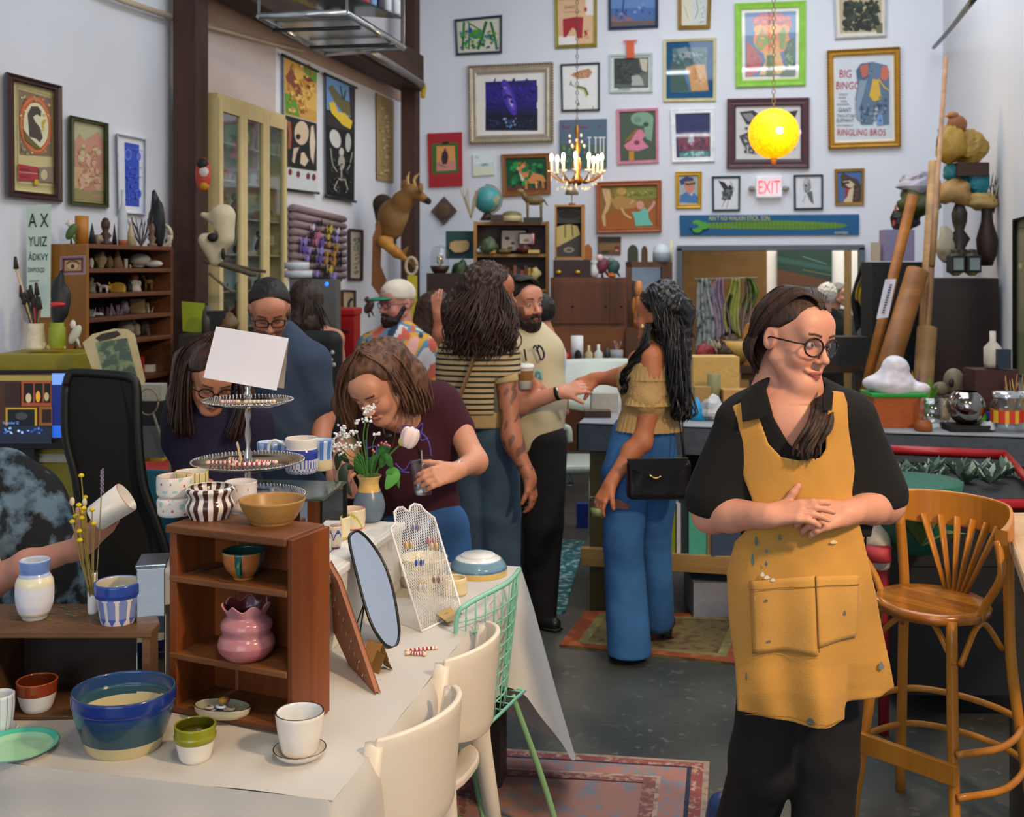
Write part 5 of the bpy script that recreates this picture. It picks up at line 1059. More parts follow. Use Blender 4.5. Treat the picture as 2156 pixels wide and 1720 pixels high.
def hair_cap(S,M,back=.0,line=(.012,1.05,.095),thick=1.0,ear=True,low=-.05):
 S.setM(M);S.ell((0,-.022,.040),(.087*thick,.107*thick,.096*thick),k=.01)
 A=np.array(M.inverted(),dtype=np.float32)
 def loc(V):return V@A[:3,:3].T+A[:3,3]
 s=M.to_scale().x
 def cutf(V):q=loc(V);z=q[...,2];lim=np.minimum(line[0]+line[1]*np.maximum(z-.012,-.03),line[2])-.35*np.maximum(np.abs(q[...,0])-.05,0);return(q[...,1]-lim)*s
 S.cut(cutf,k=.012*s)
 if low is not None:S.cut(lambda V:(low-loc(V)[...,2])*s,k=.01)
 return S,loc
def locks(parent,guides,n,r,m,spread=.012,wave=.0,wl_=30,name='hair_locks',seed=3,taper=.35):
 """guides: list of polylines (world points, same count); locks interpolate between neighbours"""
 rr=random.Random(seed);mb=MB();G=[bez(g,5)for g in guides];K=min(len(g)for g in G)
 for i in range(n):
  t=rr.random()*(len(G)-1);a=int(t);f=t-a;b=min(a+1,len(G)-1);off=Vector((rr.gauss(0,1),rr.gauss(0,1),rr.gauss(0,.4)))*spread;ph=rr.random()*6.28;L=K if rr.random()<.6 else int(K*rr.uniform(.75,1));pts=[]
  for j in range(max(L,3)):
   p=G[a][j].lerp(G[b][j],f);u=j/(K-1);w=wave*min(1,u*2.5)
   pts.append(p+off*(.3+.9*u)+RT*(w*math.sin(u*wl_+ph))+FW*(w*math.cos(u*wl_+ph)))
  mb.tube(pts,[r*(.75+.5*math.sin(math.pi*min(1,j/(len(pts)-1)+.1)))*(1 if j<len(pts)-1 else taper)for j in range(len(pts))],m,5,True,None,.6)
 return mb.build(name,parent)
def glasses(parent,M,w=.024,h=.019,col='#17110e',rr=.0016,round_=True,lens=None,y=.106):
 s=M.to_scale().x;g=MB();g.T=M
 def rim(x):return[Vector((x+w*math.copysign(abs(math.cos(a))**(1 if round_ else.5),math.cos(a)),y-abs(x+w*math.cos(a))*.25,.000+h*math.copysign(abs(math.sin(a))**(1 if round_ else.5),math.sin(a))))for a in[2*math.pi*i/28 for i in range(29)]]
 m=mat(col,.25);
 for x in(-.033,.033):g.tube(rim(x),rr*1.3,m,6)
 g.tube([(-.010,y,.004),(0,y+.002,.007),(.010,y,.004)],rr*1.2,m,6)
 for x in(-1,1):g.tube([(x*.057,y-.014,.006),(x*.079,y-.028,.006),(x*.084,-.005,.004),(x*.084,-.03,-.012)],rr*1.2,m,6)
 o=g.build('glasses',parent);l=MB();l.T=M
 for x in(-.033,.033):l.add(rim(x)[:-1],[tuple(range(28))],lens or glass_thin((.97,.97,.97),.03,.05))
 l.build('lens',o);return o
def person(label,c):return thing('person',label,'person',(c.x,c.y,0))
def shoe(parent,heel,toe,col='#2a1a14',h=.07,sole='#1a1410',heelh=0,name='shoe'):
 S=SM();d=(toe-heel).normalized();a=heel+UP*(.04+heelh);b=toe-d*.035+UP*.03
 S.cap(a,b,.042,.034,k=.02);S.cap(a+d*.01,a+d*.02+UP*h,.040,.042,k=.03);S.cut(halfsp((0,0,min(heel.z,toe.z)+.010),(0,0,-1)),k=.004)
 nmesh(name,[S.mesh(.006)],mat(col,.4,var=.1),parent)
 mb=MB();s=Vector((-d.y,d.x,0));mz=min(heel.z,toe.z)
 if heelh:mb.cyl(heel+d*.0+UP*0,heel+UP*(heelh+.02),.026,.032,mat(sole,.6),12)
 mb.tube([heel+UP*.008-d*.03,heel.lerp(toe,.5)+UP*.008,toe+UP*.008],[.03,.042,.03],mat(sole,.6),12,True,None,.22);mb.build('sole',parent)
# 1. woman in the ochre apron
D1=2.93;g1=lambda x,y,dz=0:pt(x,y,D1+dz)
pw=person('woman with dark hair, round glasses, black shirt and ochre apron, hands clasped, smiling',g1(1690,1900))
HM1=headM(g1(1672,716),47,-9,-5,1.03)
S=SM();head(S,HM1,smile=.9,jaw=1.0,nose=1.1)
limb(S,[g1(1650,785,.08),g1(1660,868,.03)],[.040,.050],k=.012)
limb(S,[g1(1590,892),g1(1666,890,-.01),g1(1760,886)],[.045,.056,.045],k=.035)
limb(S,[g1(1672,900,.0),g1(1676,1000)],[.12,.13],k=.06,flat=FW,fk=.72)
hm=S.mesh(.0034)
eL,wL=g1(1497,1082,.0),g1(1618,1086,-.17);eR,wR=g1(1862,1060,.0),g1(1782,1080,-.16)
A1=SM();limb(A1,[g1(1555,905),eL,eL.lerp(wL,.35),wL],[.056,.050,.045,.029],k=.015)
hand(A1,wL,(g1(1708,1074,-.22)-wL),UP*.75-FW*.55,side=-1,s=1.0,curl=(.18,.32,.42,.5),thumb=.8,tdir=UP*1.0+RT*.55-FW*.1)
A2=SM();limb(A2,[g1(1800,895),eR,eR.lerp(wR,.35),wR],[.056,.052,.046,.029],k=.015)
hand(A2,wR,(g1(1700,1096,-.20)-wR),UP*.6-FW*.75,side=1,s=1.0,curl=(.75,.8,.85,.8),thumb=.3,tdir=-RT*1+UP*.25-FW*.1)
SK1=head_col([HM1],'#d0937a',lip='#b0564e',brow='#3a2418',eye='#3c2c1c',eyes='open')
body=nmesh('body',[hm,A1.mesh(.0028),A2.mesh(.0028)],M_skin,pw,SK1)
MB().tube(arc(wR.lerp(g1(1745,1092,-.18),.9),.0105,0,6.28,16,UP,(RT*.3+FW).normalized()),.0012,mat('#d8b060',.25,metal=1),6).build('ring',pw)
Tm=SM();limb(Tm,[g1(1672,905),g1(1680,1000),g1(1688,1120),g1(1696,1230)],[.150,.160,.165,.180],k=.04,flat=FW,fk=.74)
limb(Tm,[g1(1582,885),g1(1672,868,.01),g1(1778,876)],[.056,.075,.056],k=.07)
for sh_,el in((g1(1560,900),g1(1520,1050)),(g1(1795,895),g1(1835,1040))):limb(Tm,[sh_,el],[.072,.098],k=.05,flat=FW,fk=.85);
Tm.cut(halfsp(g1(1505,1092),(-RT*.25-UP)),k=.01);Tm.cut(polypx([(1380,780),(1990,780),(1990,1045),(1880,1075),(1850,1050),(1834,1130),(1560,1135),(1500,1100),(1470,1090),(1380,1060)]),k=.01)
Tm.cut(polypx([(1612,820),(1628,880),(1660,935),(1695,958),(1722,900),(1742,820),(1700,760),(1630,770)]),k=.006,op='s',lo=g1(1560,1000,-.5),hi=None)
nmesh('shirt',[Tm.mesh(.0050)],mat('#0c0b0b',.92,var=.15,bump=.25,bs=220),pw,disp=folds(.0035,24,4))
mc=mat('#0c0b0b',.92,var=.15,bump=.25,bs=220)
Fm=SM();limb(Fm,[g1(1672,905),g1(1680,1000),g1(1688,1120),g1(1700,1250),g1(1712,1400),g1(1716,1560)],[.150,.161,.176,.208,.222,.228],k=.05,flat=FW,fk=.76)
limb(Fm,[g1(1582,885),g1(1672,868,.01),g1(1778,876)],[.058,.077,.058],k=.07)
ff=form_fn(Fm)
ap=[(1541,856),(1583,838),(1592,862),(1602,890),(1618,935),(1645,962),(1680,968),(1722,962),(1736,945),(1737,900),(1734,860),(1744,822),(1778,824),(1788,850),(1790,900),(1805,990),(1800,1040),(1815,1100),(1832,1170),(1852,1250),(1872,1360),(1889,1452),(1860,1478),(1788,1494),(1785,1532),(1700,1532),(1640,1524),(1560,1512),(1544,1495),(1543,1400),(1531,1300),(1528,1205),(1545,1140),(1575,1110),(1585,1060),(1562,1000),(1560,930)]
Ap=SDF();Ap.p=[(lambda V:np.abs(ff(V)-.015)-.0042,np.array(g1(1480,1560,-.32)),np.array(g1(1940,800,.12)),.0001,'u')]
lo=np.minimum(np.array(g1(1480,1560,-.32)),np.array(g1(1940,800,.12)));hi=np.maximum(np.array(g1(1480,1560,-.32)),np.array(g1(1940,800,.12)));lo[0]-=.1;lo[1]-=.1;hi[0]+=.12;hi[1]+=.12
Ap.p[0]=(Ap.p[0][0],lo,hi,.0001,'u');Ap.cut(polypx(ap),k=.004);Ap.cut(halfsp(g1(1680,1000,.03),FW),k=.004)
M_ap=mat('#be8a3c',.85,var=.10,sc=5,bump=.3,bs=260,kind='noise',sheen=.15)
def apd(V):
 V=folds(.012,13,2,.22)(V);d=V@np.array(FW);py=HZ-(V[:,2]-EYE)/d*F;px=CX+(V@np.array(RT))/d*F
 t=np.clip((py-1180)/300,0,1);w=t*(.020*np.sin((px-1530)/30.0+(py-1200)/210.0)+.010*np.sin((px-1530)/17-py/150))
 w=w+.010*np.clip((py-1400)/60,0,1)*np.tanh((1786-px)/3);return V-np.array(FW)[None,:]*w[:,None]
nmesh('apron',[Ap.mesh(.0046)],M_ap,pw,disp=apd)
def onform(px,py,off=.020):
 """first point of the apron surface along a sight line"""
 r=np.array(ray(px,py),dtype=np.float64);o=np.array((0,0,EYE));d=D1-.45
 for _ in range(40):
  v=float(ff((o+r*d)[None,:].astype(np.float32))[0])-off
  d+=v*.8
  if abs(v)<.0005:break
 P=(o+r*d)[None,:];return Vector(apd(P)[0])
def flap(pts,nm='collar'):
 P=[onform(*p)for p in pts];n=len(P);MB().add(P+[p+FW*.006 for p in P],[tuple(range(n)),tuple(range(2*n-1,n-1,-1))]+[(i,(i+1)%n,(i+1)%n+n,i+n)for i in range(n)],mc,False).build(nm,pw,bevel=.002)
flap([(1562,842,.026),(1592,816,.03),(1603,838,.034),(1622,872,.036),(1594,882,.036),(1566,888,.034)]);flap([(1738,812,.02),(1752,826,.028),(1748,862,.034),(1733,862,.034),(1730,838,.03)])
def patch(poly,nm,m,off=.022,parent=pw,n=14):
 xs=[p[0]for p in poly];ys=[p[1]for p in poly];
 def f(u,v):a=[poly[0][i]*(1-u)+poly[1][i]*u for i in(0,1)];b=[poly[3][i]*(1-u)+poly[2][i]*u for i in(0,1)];return onform(a[0]*v+b[0]*(1-v),a[1]*v+b[1]*(1-v),off)
 return MB().sheet(f,n,n,m,thick=.003).build(nm,parent)
M_pk=mat('#c39044',.85,var=.10,sc=5,bump=.3,bs=260,sheen=.15)
patch([(1575,1222),(1716,1212),(1718,1376),(1581,1372)],'pocket',M_pk,.024);patch([(1718,1214),(1814,1212),(1808,1345),(1722,1360)],'pocket',M_pk,.024)
mst=mat('#8a5c20',.9)
for a,b in(((1575,1240),(1814,1232)),((1575,1222),(1581,1372)),((1581,1372),(1720,1376)),((1718,1214),(1722,1370)),((1562,1500),(1776,1520))):
 MB().tube([onform(a[0]+(b[0]-a[0])*i/14,a[1]+(b[1]-a[1])*i/14,.0275)for i in range(15)],.0009,mst,4).build('stitching',pw)
for x,y,rx,ry,c in((1591,1140,3,10,'#4f6a6a'),(1583,1178,3,13,'#4f6a6a'),(1612,1160,3,4,'#5a6a8a'),(1640,1130,3,7,'#6a7258'),(1611,1186,3,5,'#4a6470'),(1603,1208,4,5,'#d8d4cc'),(1612,1214,6,4,'#d8d4cc'),(1625,1220,5,4,'#d0cabc'),(1609,1262,4,3,'#5a6258'),(1616,1350,6,2.5,'#4f6a6a'),(1782,1292,3,5,'#5c6460'),(1863,1408,5,9,'#6a7274'),(1700,1510,8,7,'#4a6a66'),(1566,1420,2,9,'#6c6a58'),(1758,1143,8,4,'#d8c8a0')):
 P=[onform(x+rx*math.cos(a)*(1+.3*math.sin(a*3)),y+ry*math.sin(a),.0262)for a in[2*math.pi*i/12 for i in range(12)]];MB().add(P,[tuple(range(12))],vc(.7),False,c).build('paint_stain',pw)
L=SM();limb(L,[g1(1640,1380,.04),g1(1608,1600,.05),g1(1560,1760,.20)],[.10,.088,.080],k=.04);limb(L,[g1(1745,1380,.04),g1(1738,1600,.0),g1(1722,1860,.0)],[.10,.086,.080],k=.02)
nmesh('trousers',[L.mesh(.007)],mat('#141416',.85,var=.15,bump=.3,bs=200),pw,disp=folds(.006,20,8))
hp=pt(1520,1745,3.22);shoe(pw,Vector((hp.x,hp.y,.09)),Vector((hp.x,hp.y,0))-FW*.16-RT*.02,'#2b4270',.05,'#8a7a58')
sp_=pt(1722,1900,2.95);shoe(pw,Vector((sp_.x,sp_.y,0)),Vector((sp_.x,sp_.y,0))-FW*.2,'#2b4270',.05,'#8a7a58')
HC=hairM('#3b2519','#170d09',70)
Hs=SM();hair_cap(Hs,HM1,line=(.000,1.12,.082),thick=.985,low=-.035)
Hs.setM(HM1);Hs.cap((0,-.085,.02),(0,-.075,-.09),.054,.042,k=.03)
Hs.ell((-.082,.004,-.004),(.03,.024,.034),k=.008,op='s');Hs.ell((.082,.004,-.004),(.03,.024,.034),k=.008,op='s')
nmesh('hair',[Hs.mesh(.0034)],HC,pw,disp=lambda V:V+(nnoise(V*np.array([1,1,.3]),180,2)*.0015)[:,None]*np.array(UP)[None,:])
h_=lambda x,y,z:HM1@Vector((-x,y,z))
gl=[[h_(-.080,-.045,.03),h_(-.090,-.055,-.05),g1(1598,790,.05),g1(1606,816,.04)],[h_(-.06,-.09,.02),h_(-.07,-.10,-.05),g1(1620,800,.08),g1(1612,830,.06)],[h_(0,-.11,.0),h_(0,-.10,-.08),g1(1650,830,.08),g1(1640,850,.06)]]
locks(pw,gl,60,.0055,HC,.006,.002,10,'hair_back_locks')
gr=[[g1(1712,800,.05),g1(1716,835,-.05),g1(1712,885,-.15),g1(1690,935,-.165),g1(1684,958,-.165)],[g1(1728,795,.04),g1(1732,840,-.07),g1(1722,890,-.155),g1(1704,935,-.168),g1(1700,960,-.168)],[g1(1738,800,.05),g1(1742,845,-.06),g1(1738,895,-.15),g1(1718,930,-.165),g1(1706,962,-.165)]]
locks(pw,gr,130,.0052,HC,.008,.004,9,'hair_front_lock')
gt=[[h_(.01,.078,.095),h_(-.04,.04,.125),h_(-.083,-.01,.06),h_(-.092,-.05,-.01)],[h_(.01,.06,.115),h_(-.035,.0,.138),h_(-.08,-.05,.07),h_(-.085,-.075,-.01)],[h_(.01,.02,.132),h_(-.02,-.06,.13),h_(-.05,-.105,.06),h_(-.05,-.11,-.01)]]
locks(pw,gt,70,.0042,HC,.0025,.001,6,'hair_parting_locks');gt2=[[HM1@Vector((-(HM1.inverted()@p).x,(HM1.inverted()@p).y,(HM1.inverted()@p).z))for p in g_]for g_ in gt];locks(pw,gt2,50,.0042,HC,.0025,.001,6,'hair_parting_locks')
glasses(pw,HM1,.0262,.0235,'#1a1210',.0019)
# the other visitors
def mk(label,d,hd=None,skin='#c48c72',body=(),hands=(),shirt=(),sm=None,scut=None,sdisp=(.008,18),pants=(),pm=None,hair=None,hm_=None,res=.006,hres=.0045,beard=None,bm_=None,shoes=(),smile=.3,jaw=1.,extra=None,eyes='open',fk=.72,blend=.05,brow='#2a1a12',lip='#a8605a',scap=None):
 q=lambda p:pt(p[0],p[1],d+(p[2]if len(p)>2 else 0));feet=q(hd if hd else body[0][0][0]);w=person(label,feet);parts=[];Ms=[]
 if hd:
  c=q(hd[:3]);M=headM(c,*hd[3:]);Ms=[M];S=SM();head(S,M,smile,jaw);parts.append(S.mesh(hres))
 else:M=None
 B=SM()
 for pts,rs in body:limb(B,[q(p)for p in pts],rs,k=.03)
 for wr,tip,up,side,curl,th in hands:a,b=q(wr),q(tip);hand(B,a,b-a,RT*up[0]+UP*up[1]+FW*up[2],side,1.0,curl,thumb=th)
 if body or hands:parts.append(B.mesh(min(res,.0045)))
 if parts:nmesh('body',parts,M_skin,w,head_col(Ms,skin,lip,brow,beard=beard,eyes=eyes,extra=extra))
 if shirt:
  T=SM()
  for pts,rs,*o in shirt:
   if o and o[0]=='r':limb(T,[q(p)for p in pts],rs,k=blend)
   else:limb(T,[q(p)for p in pts],rs,k=blend,flat=FW,fk=fk)
  if scut:T.cut(polypx(scut),k=.008)
  nmesh('shirt',[T.mesh(res)],sm,w,disp=folds(sdisp[0],sdisp[1],int(d*7))if sdisp else None)
 if pants:
  T=SM()
  for pts,rs in pants:limb(T,[q(p)for p in pts],rs,k=.012)
  if not shoes:
   for pts,rs in pants:a=q(pts[-1]);limb(T,[a,Vector((a.x,a.y,.0))],[rs[-1],.065],k=.012)
  T.cut(halfsp((0,0,.012 if not shoes else.035),(0,0,-1)),k=.006)
  nmesh('trousers',[T.mesh(res+.001)],pm,w,disp=folds(.007,17,int(d*3)))
 if hair:
  T=SM();hair_cap(T,M,line=hair.get('line',(.0,1.05,.085)),thick=hair.get('t',1.02),low=hair.get('low',-.05));T.M=Matrix.Identity(4);T.k_=1
  for pts,rs in hair.get('vol',()):T.chain([q(p)for p in pts],rs,.03)
  for c_,r_ in hair.get('cut',()):T.ell(q(c_),r_,k=.02,op='s')
  fz=hair.get('fz',.002);nmesh('hair',[T.mesh(.0055)],hm_,w,disp=lambda V:V+(nnoise(V,150,2)*fz)[:,None]*np.array(UP-FW)[None,:])
  for gs,n,r,sp,wv,wln in hair.get('locks',()):locks(w,[[q(p)for p in g]for g in gs],n,r,hm_,sp,wv,wln)
 if bm_:
  T=SM();T.setM(M);T.ell((0,.055,-.085),(.050,.052,.045),k=.01);T.ell((0,.05,-.115),(.038,.045,.030+(.03 if bm_[1]else 0)),k=.02)
  for x in(-1,1):T.cap((x*.068,.005,-.02),(x*.045,.05,-.085),.014,.02,k=.02)
  T.ell((0,.112,-.068),(.022,.03,.010),k=.006,op='s');T.cap((-.026,.094,-.053),(0,.104,-.050),.005,.005,k=.006);T.cap((.026,.094,-.053),(0,.104,-.050),.005,.005,k=.006)
  nmesh('beard',[T.mesh(.0045)],bm_[0],w,disp=lambda V:V+(nnoise(V,190,5)*.0025)[:,None]*np.array(-FW)[None,:])
 for heel,toe,colr,hh,hl in shoes:a,b=q(heel),q(toe);shoe(w,a,b,colr,hh,'#15110e',hl,'boot' if hh>.08 else 'shoe')
 return w,M,q
FL=lambda d:HZ+EYE/d*F
MAR=mat('#3c1220',.9,var=.12,bump=.2,bs=200);JN=mat('#2c5f9a',.85,kind='denim',col2='#1c3f6c',bump=.3,bs=300,var=.1);BR=hairM('#6a4730','#2c190e',60)
w2,M2,q2_=mk('woman with brown hair in a maroon t-shirt leaning over the table holding an iced drink',4.0,(795,812,-.22,-32,-38,8,1.0),'#cf9274',body=[([(860,880,-.05),(820,870,-.15)],[.065,.055]),([(962,890,.0),(1000,972,-.08),(958,992,-.30)],[.047,.042,.027]),([(735,930,-.05),(715,1000,-.2),(735,1030,-.32)],[.045,.04,.026])],hands=[((958,992,-.30),(900,1008,-.37),(.2,.45,-.9),1,(.7,.75,.8,.8),.5),((735,1030,-.32),(722,1010,-.38),(-.5,.2,-.8),-1,(.7,.7,.8,.8),.4)],shirt=[([(850,890),(865,960,.02),(888,1075,.06)],[.15,.155,.142]),([(755,900,-.04),(850,862),(925,850)],[.065,.085,.065]),([(925,850),(962,900)],[.070,.062],'r'),([(755,900),(738,945)],[.066,.06],'r')],sm=MAR,sdisp=(.007,16),pants=[([(918,1115,.05),(930,1210,.06),(940,1500,.1)],[.125,.12,.075]),([(880,1115,.05),(865,1300,.1),(860,1500,.1)],[.13,.11,.075])],pm=JN,eyes='down',smile=0,hair=dict(line=(.0,1.05,.075),t=1.08,low=-.04,vol=[([(815,755,-.18),(858,800,-.14),(880,845,-.12)],[.08,.07,.045]),([(745,790,-.22),(728,850,-.2),(735,885,-.2)],[.04,.045,.03])],cut=[((768,838,-.36),(.065,.10,.085))],fz=.003,locks=[([[(760,725,-.22),(830,720,-.2),(885,790,-.14),(905,860,-.14)],[(760,735,-.27),(820,755,-.26),(862,820,-.2),(880,872,-.18)],[(755,740,-.30),(800,775,-.30),(838,830,-.25),(852,868,-.22)]],130,.006,.012,.006,7),([[(755,730,-.25),(722,770,-.22),(712,840,-.2),(722,890,-.2)],[(755,735,-.3),(732,790,-.28),(722,840,-.26),(742,905,-.25)]],60,.005,.010,.005,7)]),hm_=BR)
mb=MB();mb.tube(bez([q2_((868,985,-.30)),q2_((830,1000,-.30))],2),.0003,mat('#6a58c0',.8),4);mb=MB();Mpr=mat('#5c50b0',.85)
def printed(q,col,parent,segs,dz,name='chest_print',r=.0045):
 mb=MB()
 for pts in segs:mb.tube(bez([q((*p,dz))for p in pts],5),r,mat(col,.85),6,True,None,.6)
 mb.build(name,parent)
printed(q2_,'#5c50b0',w2,[[(830,895),(870,900),(900,925),(908,960)],[(875,905),(890,892),(885,925),(902,922)],[(770,925),(775,975)],[(770,945),(792,940),(790,962),(772,965)],[(832,975),(850,990),(866,968)],[(826,990),(862,995)],[(838,905),(845,912)]],-.155)
gm_=MB();
for x,y in((812,885),(817,922)):gm_.ell(q2_((x,y,-.19)),(.017,.006,.021),mat('#14100c',.1),14,10)
o=gm_.build('lens',w2);MB().tube(bez([q2_((795,862,-.17)),q2_((806,900,-.19)),q2_((822,945,-.18)),q2_((834,900,-.18)),q2_((832,860,-.15))],5),.002,mat('#8a6a30',.3,metal=.8),6).build('hanging_sunglasses',w2)
MB().tube(arc(q2_((965,988,-.28)),.031,0,6.28,24,(UP*.9+RT*.2).normalized(),(FW+RT*.3).normalized()),.0035,mat('#d8cfc0',.3),8).build('bracelet',w2)
dd=3.70
def plastic_cup(label,cx,y1,y0,hw1,hw0,d,ice=True):
 t=thing('plastic_cup',label,'cup',pt(cx,y1,d));k=d/F;c=pt(cx,y1,d)
 MB().lathe([(.001,0),(hw0*k,0),(hw1*k,(y1-y0)*k),(hw1*k*1.06,(y1-y0)*k+.003),(hw1*k*.97,(y1-y0)*k)],c,glass_thin((.93,.95,.96),.05,.14),32).build('cup_wall',t)
 if ice:
  mb=MB()
  for i in range(16):mb.ell(c+Vector((random.uniform(-.6,.6)*hw0*k,random.uniform(-.6,.6)*hw0*k,.012+(i%8)*.0065)),(.008,.007,.007),mat('#c8ccd2',.12,trans=.35),6,4)
  mb.build('ice',t);MB().cyl(c+UP*.03,c+UP*((y1-y0)*k+.04)-RT*.006,.0028,.0028,mat('#8a7f84',.3),8).build('straw',t)
plastic_cup('clear plastic cup of ice and water held by the woman in maroon',891,1040,973,28,18,3.69);plastic_cup('clear plastic cup half hidden behind the vase',722,1035,985,22,15,3.60)
DK=hairM('#2b1a12','#0d0806',60,.35);PUR=mat('#1e1830',.9,var=.15,bump=.2,bs=200)
w3,M3,_=mk('woman with long dark hair and black glasses in a dark purple top, looking down',4.1,(447,795,-.1,8,-32,-4,1.0),'#c48464',body=[([(445,860,0),(455,900,.03)],[.055,.06]),([(378,900,0),(385,985,.02),(440,1020,-.1)],[.045,.045,.035])],shirt=[([(455,900),(455,1040)],[.16,.16]),([(385,880),(455,858),(530,880)],[.065,.08,.065]),([(385,885),(374,930)],[.062,.055],'r'),([(530,885),(548,925)],[.062,.055],'r')],sm=PUR,eyes='down',smile=0,pants=[([(440,1030,.02),(440,1500,.05)],[.13,.08]),([(480,1030,.02),(480,1500,.05)],[.13,.08])],pm=mat('#15151a',.9),hair=dict(line=(.0,1.1,.08),t=1.06,low=-.02,vol=[([(395,760,-.05),(385,840,-.03),(378,900,-.08)],[.055,.055,.03]),([(500,780,-.0),(515,850,.02),(512,900,-.04)],[.045,.045,.025])],locks=[([[(440,700,-.12),(385,740,-.1),(372,830,-.08),(362,900,-.1)],[(450,700,-.14),(402,770,-.14),(393,850,-.14),(398,925,-.12)]],110,.0055,.010,.003,4),([[(455,700,-.13),(505,750,-.1),(522,840,-.08),(500,925,-.12)],[(460,700,-.14),(495,780,-.12),(505,850,-.12),(480,925,-.14)]],90,.0055,.010,.003,4)]),hm_=hairM('#3f2515','#120a07',60,.35))
glasses(w3,M3,.026,.020,'#0e0c0c',.0022)
BLU=mat('#36455c',.9,var=.12,bump=.2,bs=200)
w4,M4,q4=mk('man with receding dark hair and glasses in a slate blue t-shirt, looking down',4.75,(567,655,-.08,2,-30,0,1.02),'#bf8064',body=[([(570,690,.02),(578,745,.05)],[.06,.065]),([(668,800,0),(678,880,.02),(672,960,-.1)],[.058,.052,.04])],shirt=[([(588,790),(590,900),(592,1050)],[.145,.15,.155]),([(515,760),(585,722,.02),(655,762)],[.075,.095,.078]),([(655,765),(672,845)],[.078,.072],'r'),([(515,765),(500,850)],[.075,.07],'r')],sm=BLU,eyes='down',smile=0,pants=[([(575,1040),(575,1350,.0)],[.14,.085]),([(625,1040),(625,1350,.0)],[.14,.085])],pm=mat('#23303f',.9),hair=dict(line=(-.012,.85,.062),t=.99,low=-.03),hm_=hairM('#1c1512','#0b0807',80),lip='#9a5a50',beard='#7a5a4c')
glasses(w4,M4,.027,.017,'#0e0c0c',.0018,False)
STR=mat('#b8a278',.9,kind='stripe',axis=2,freq=42,col2='#2b2a26',var=.025,bump=.4,bs=160,sc=8);CUR=hairM('#3c2518','#120b07',50,.5);TAN=mat('#b39a6a',.9,bump=.3,bs=200);JD=mat('#40596e',.85,kind='denim',col2='#26394a',bump=.3,bs=300)
def tat(V,C):
 n=nnoise(V,75,8);z=V[:,2];m=((n>.25)*(z<1.28)*(z>.80)*.6+((z>1.27)&(z<1.42)&(V@np.array(RT)>.02))*.65)[:,None];return C*(1-m)+np.array(lin('#2c2a2e'))*m
w5,M5,q5=mk('man with long frizzy brown hair in a striped knit shirt and jeans, tattooed arm hanging',4.85,(1033,622,.0,112,0,0,1.04),'#a8694c',extra=tat,body=[([(1030,690,.02),(1025,735,.03)],[.058,.065]),([(1066,790,-.06),(1076,915,-.13),(1082,935,-.14),(1116,1008,-.17)],[.050,.042,.040,.028])],hands=[((1116,1008,-.17),(1122,1050,-.17),(.9,.1,-.4),1,(.5,.6,.65,.7),.3)],shirt=[([(1010,770),(1012,860),(1010,880)],[.165,.155,.150]),([(960,745),(1015,722,.02),(1050,742)],[.065,.085,.07]),([(1052,745,-.02),(1064,790,-.06)],[.072,.066],'r'),([(962,748),(948,790)],[.068,.06],'r')],sm=STR,sdisp=(.005,16),scut=[(900,640),(1200,640),(1200,800),(1084,788),(1042,800),(1040,874),(920,874)],pants=[([(992,925,.03),(1000,1080,.03),(1010,1320,.02)],[.112,.10,.085]),([(1040,925,.0),(1050,1080,.0),(1055,1330,-.02)],[.112,.10,.085])],pm=JD,smile=0,hair=dict(line=(-.005,1.0,.08),t=1.10,low=-.04,fz=.008,vol=[([(1015,600,.03),(990,660,.05),(975,715,.05)],[.10,.13,.08]),([(1040,640,.0),(1035,690,-.03),(1030,722,-.04)],[.085,.10,.06])],locks=[([[(1000,580,-.02),(955,640,-.06),(938,700,-.08),(945,745,-.08)],[(1020,575,-.08),(1000,640,-.14),(990,700,-.16),(985,755,-.14)],[(1050,590,-.06),(1060,650,-.10),(1062,700,-.12),(1045,750,-.12)],[(1060,600,.0),(1078,650,-.03),(1080,700,-.05),(1078,740,-.05)]],330,.0042,.016,.012,13)]),hm_=CUR,hres=.005)
T=SM();limb(T,[q5((1012,878)),q5((1012,900))],[.158,.152],k=.03,flat=FW,fk=.72);T.cut(polypx([(930,868),(1100,868),(1100,903),(930,903)]),k=.004);nmesh('knit_hem',[T.mesh(.006)],TAN,w5)
T=SM();limb(T,[q5((1063,780,-.05)),q5((1067,800,-.06))],[.070,.066],k=.02);T.cut(polypx([(1030,796),(1090,784),(1092,802),(1034,812)]),k=.004);nmesh('sleeve_cuff',[T.mesh(.006)],TAN,w5)
MB().tube(bez([q5((1010,718,-.10)),q5((985,790,-.145)),q5((958,858,-.14)),q5((930,900,-.08))],6),[.022]*19,mat('#8a6a48',.7),10,True,None,.25).build('bag_strap',w5)
def shp(V,C):return C
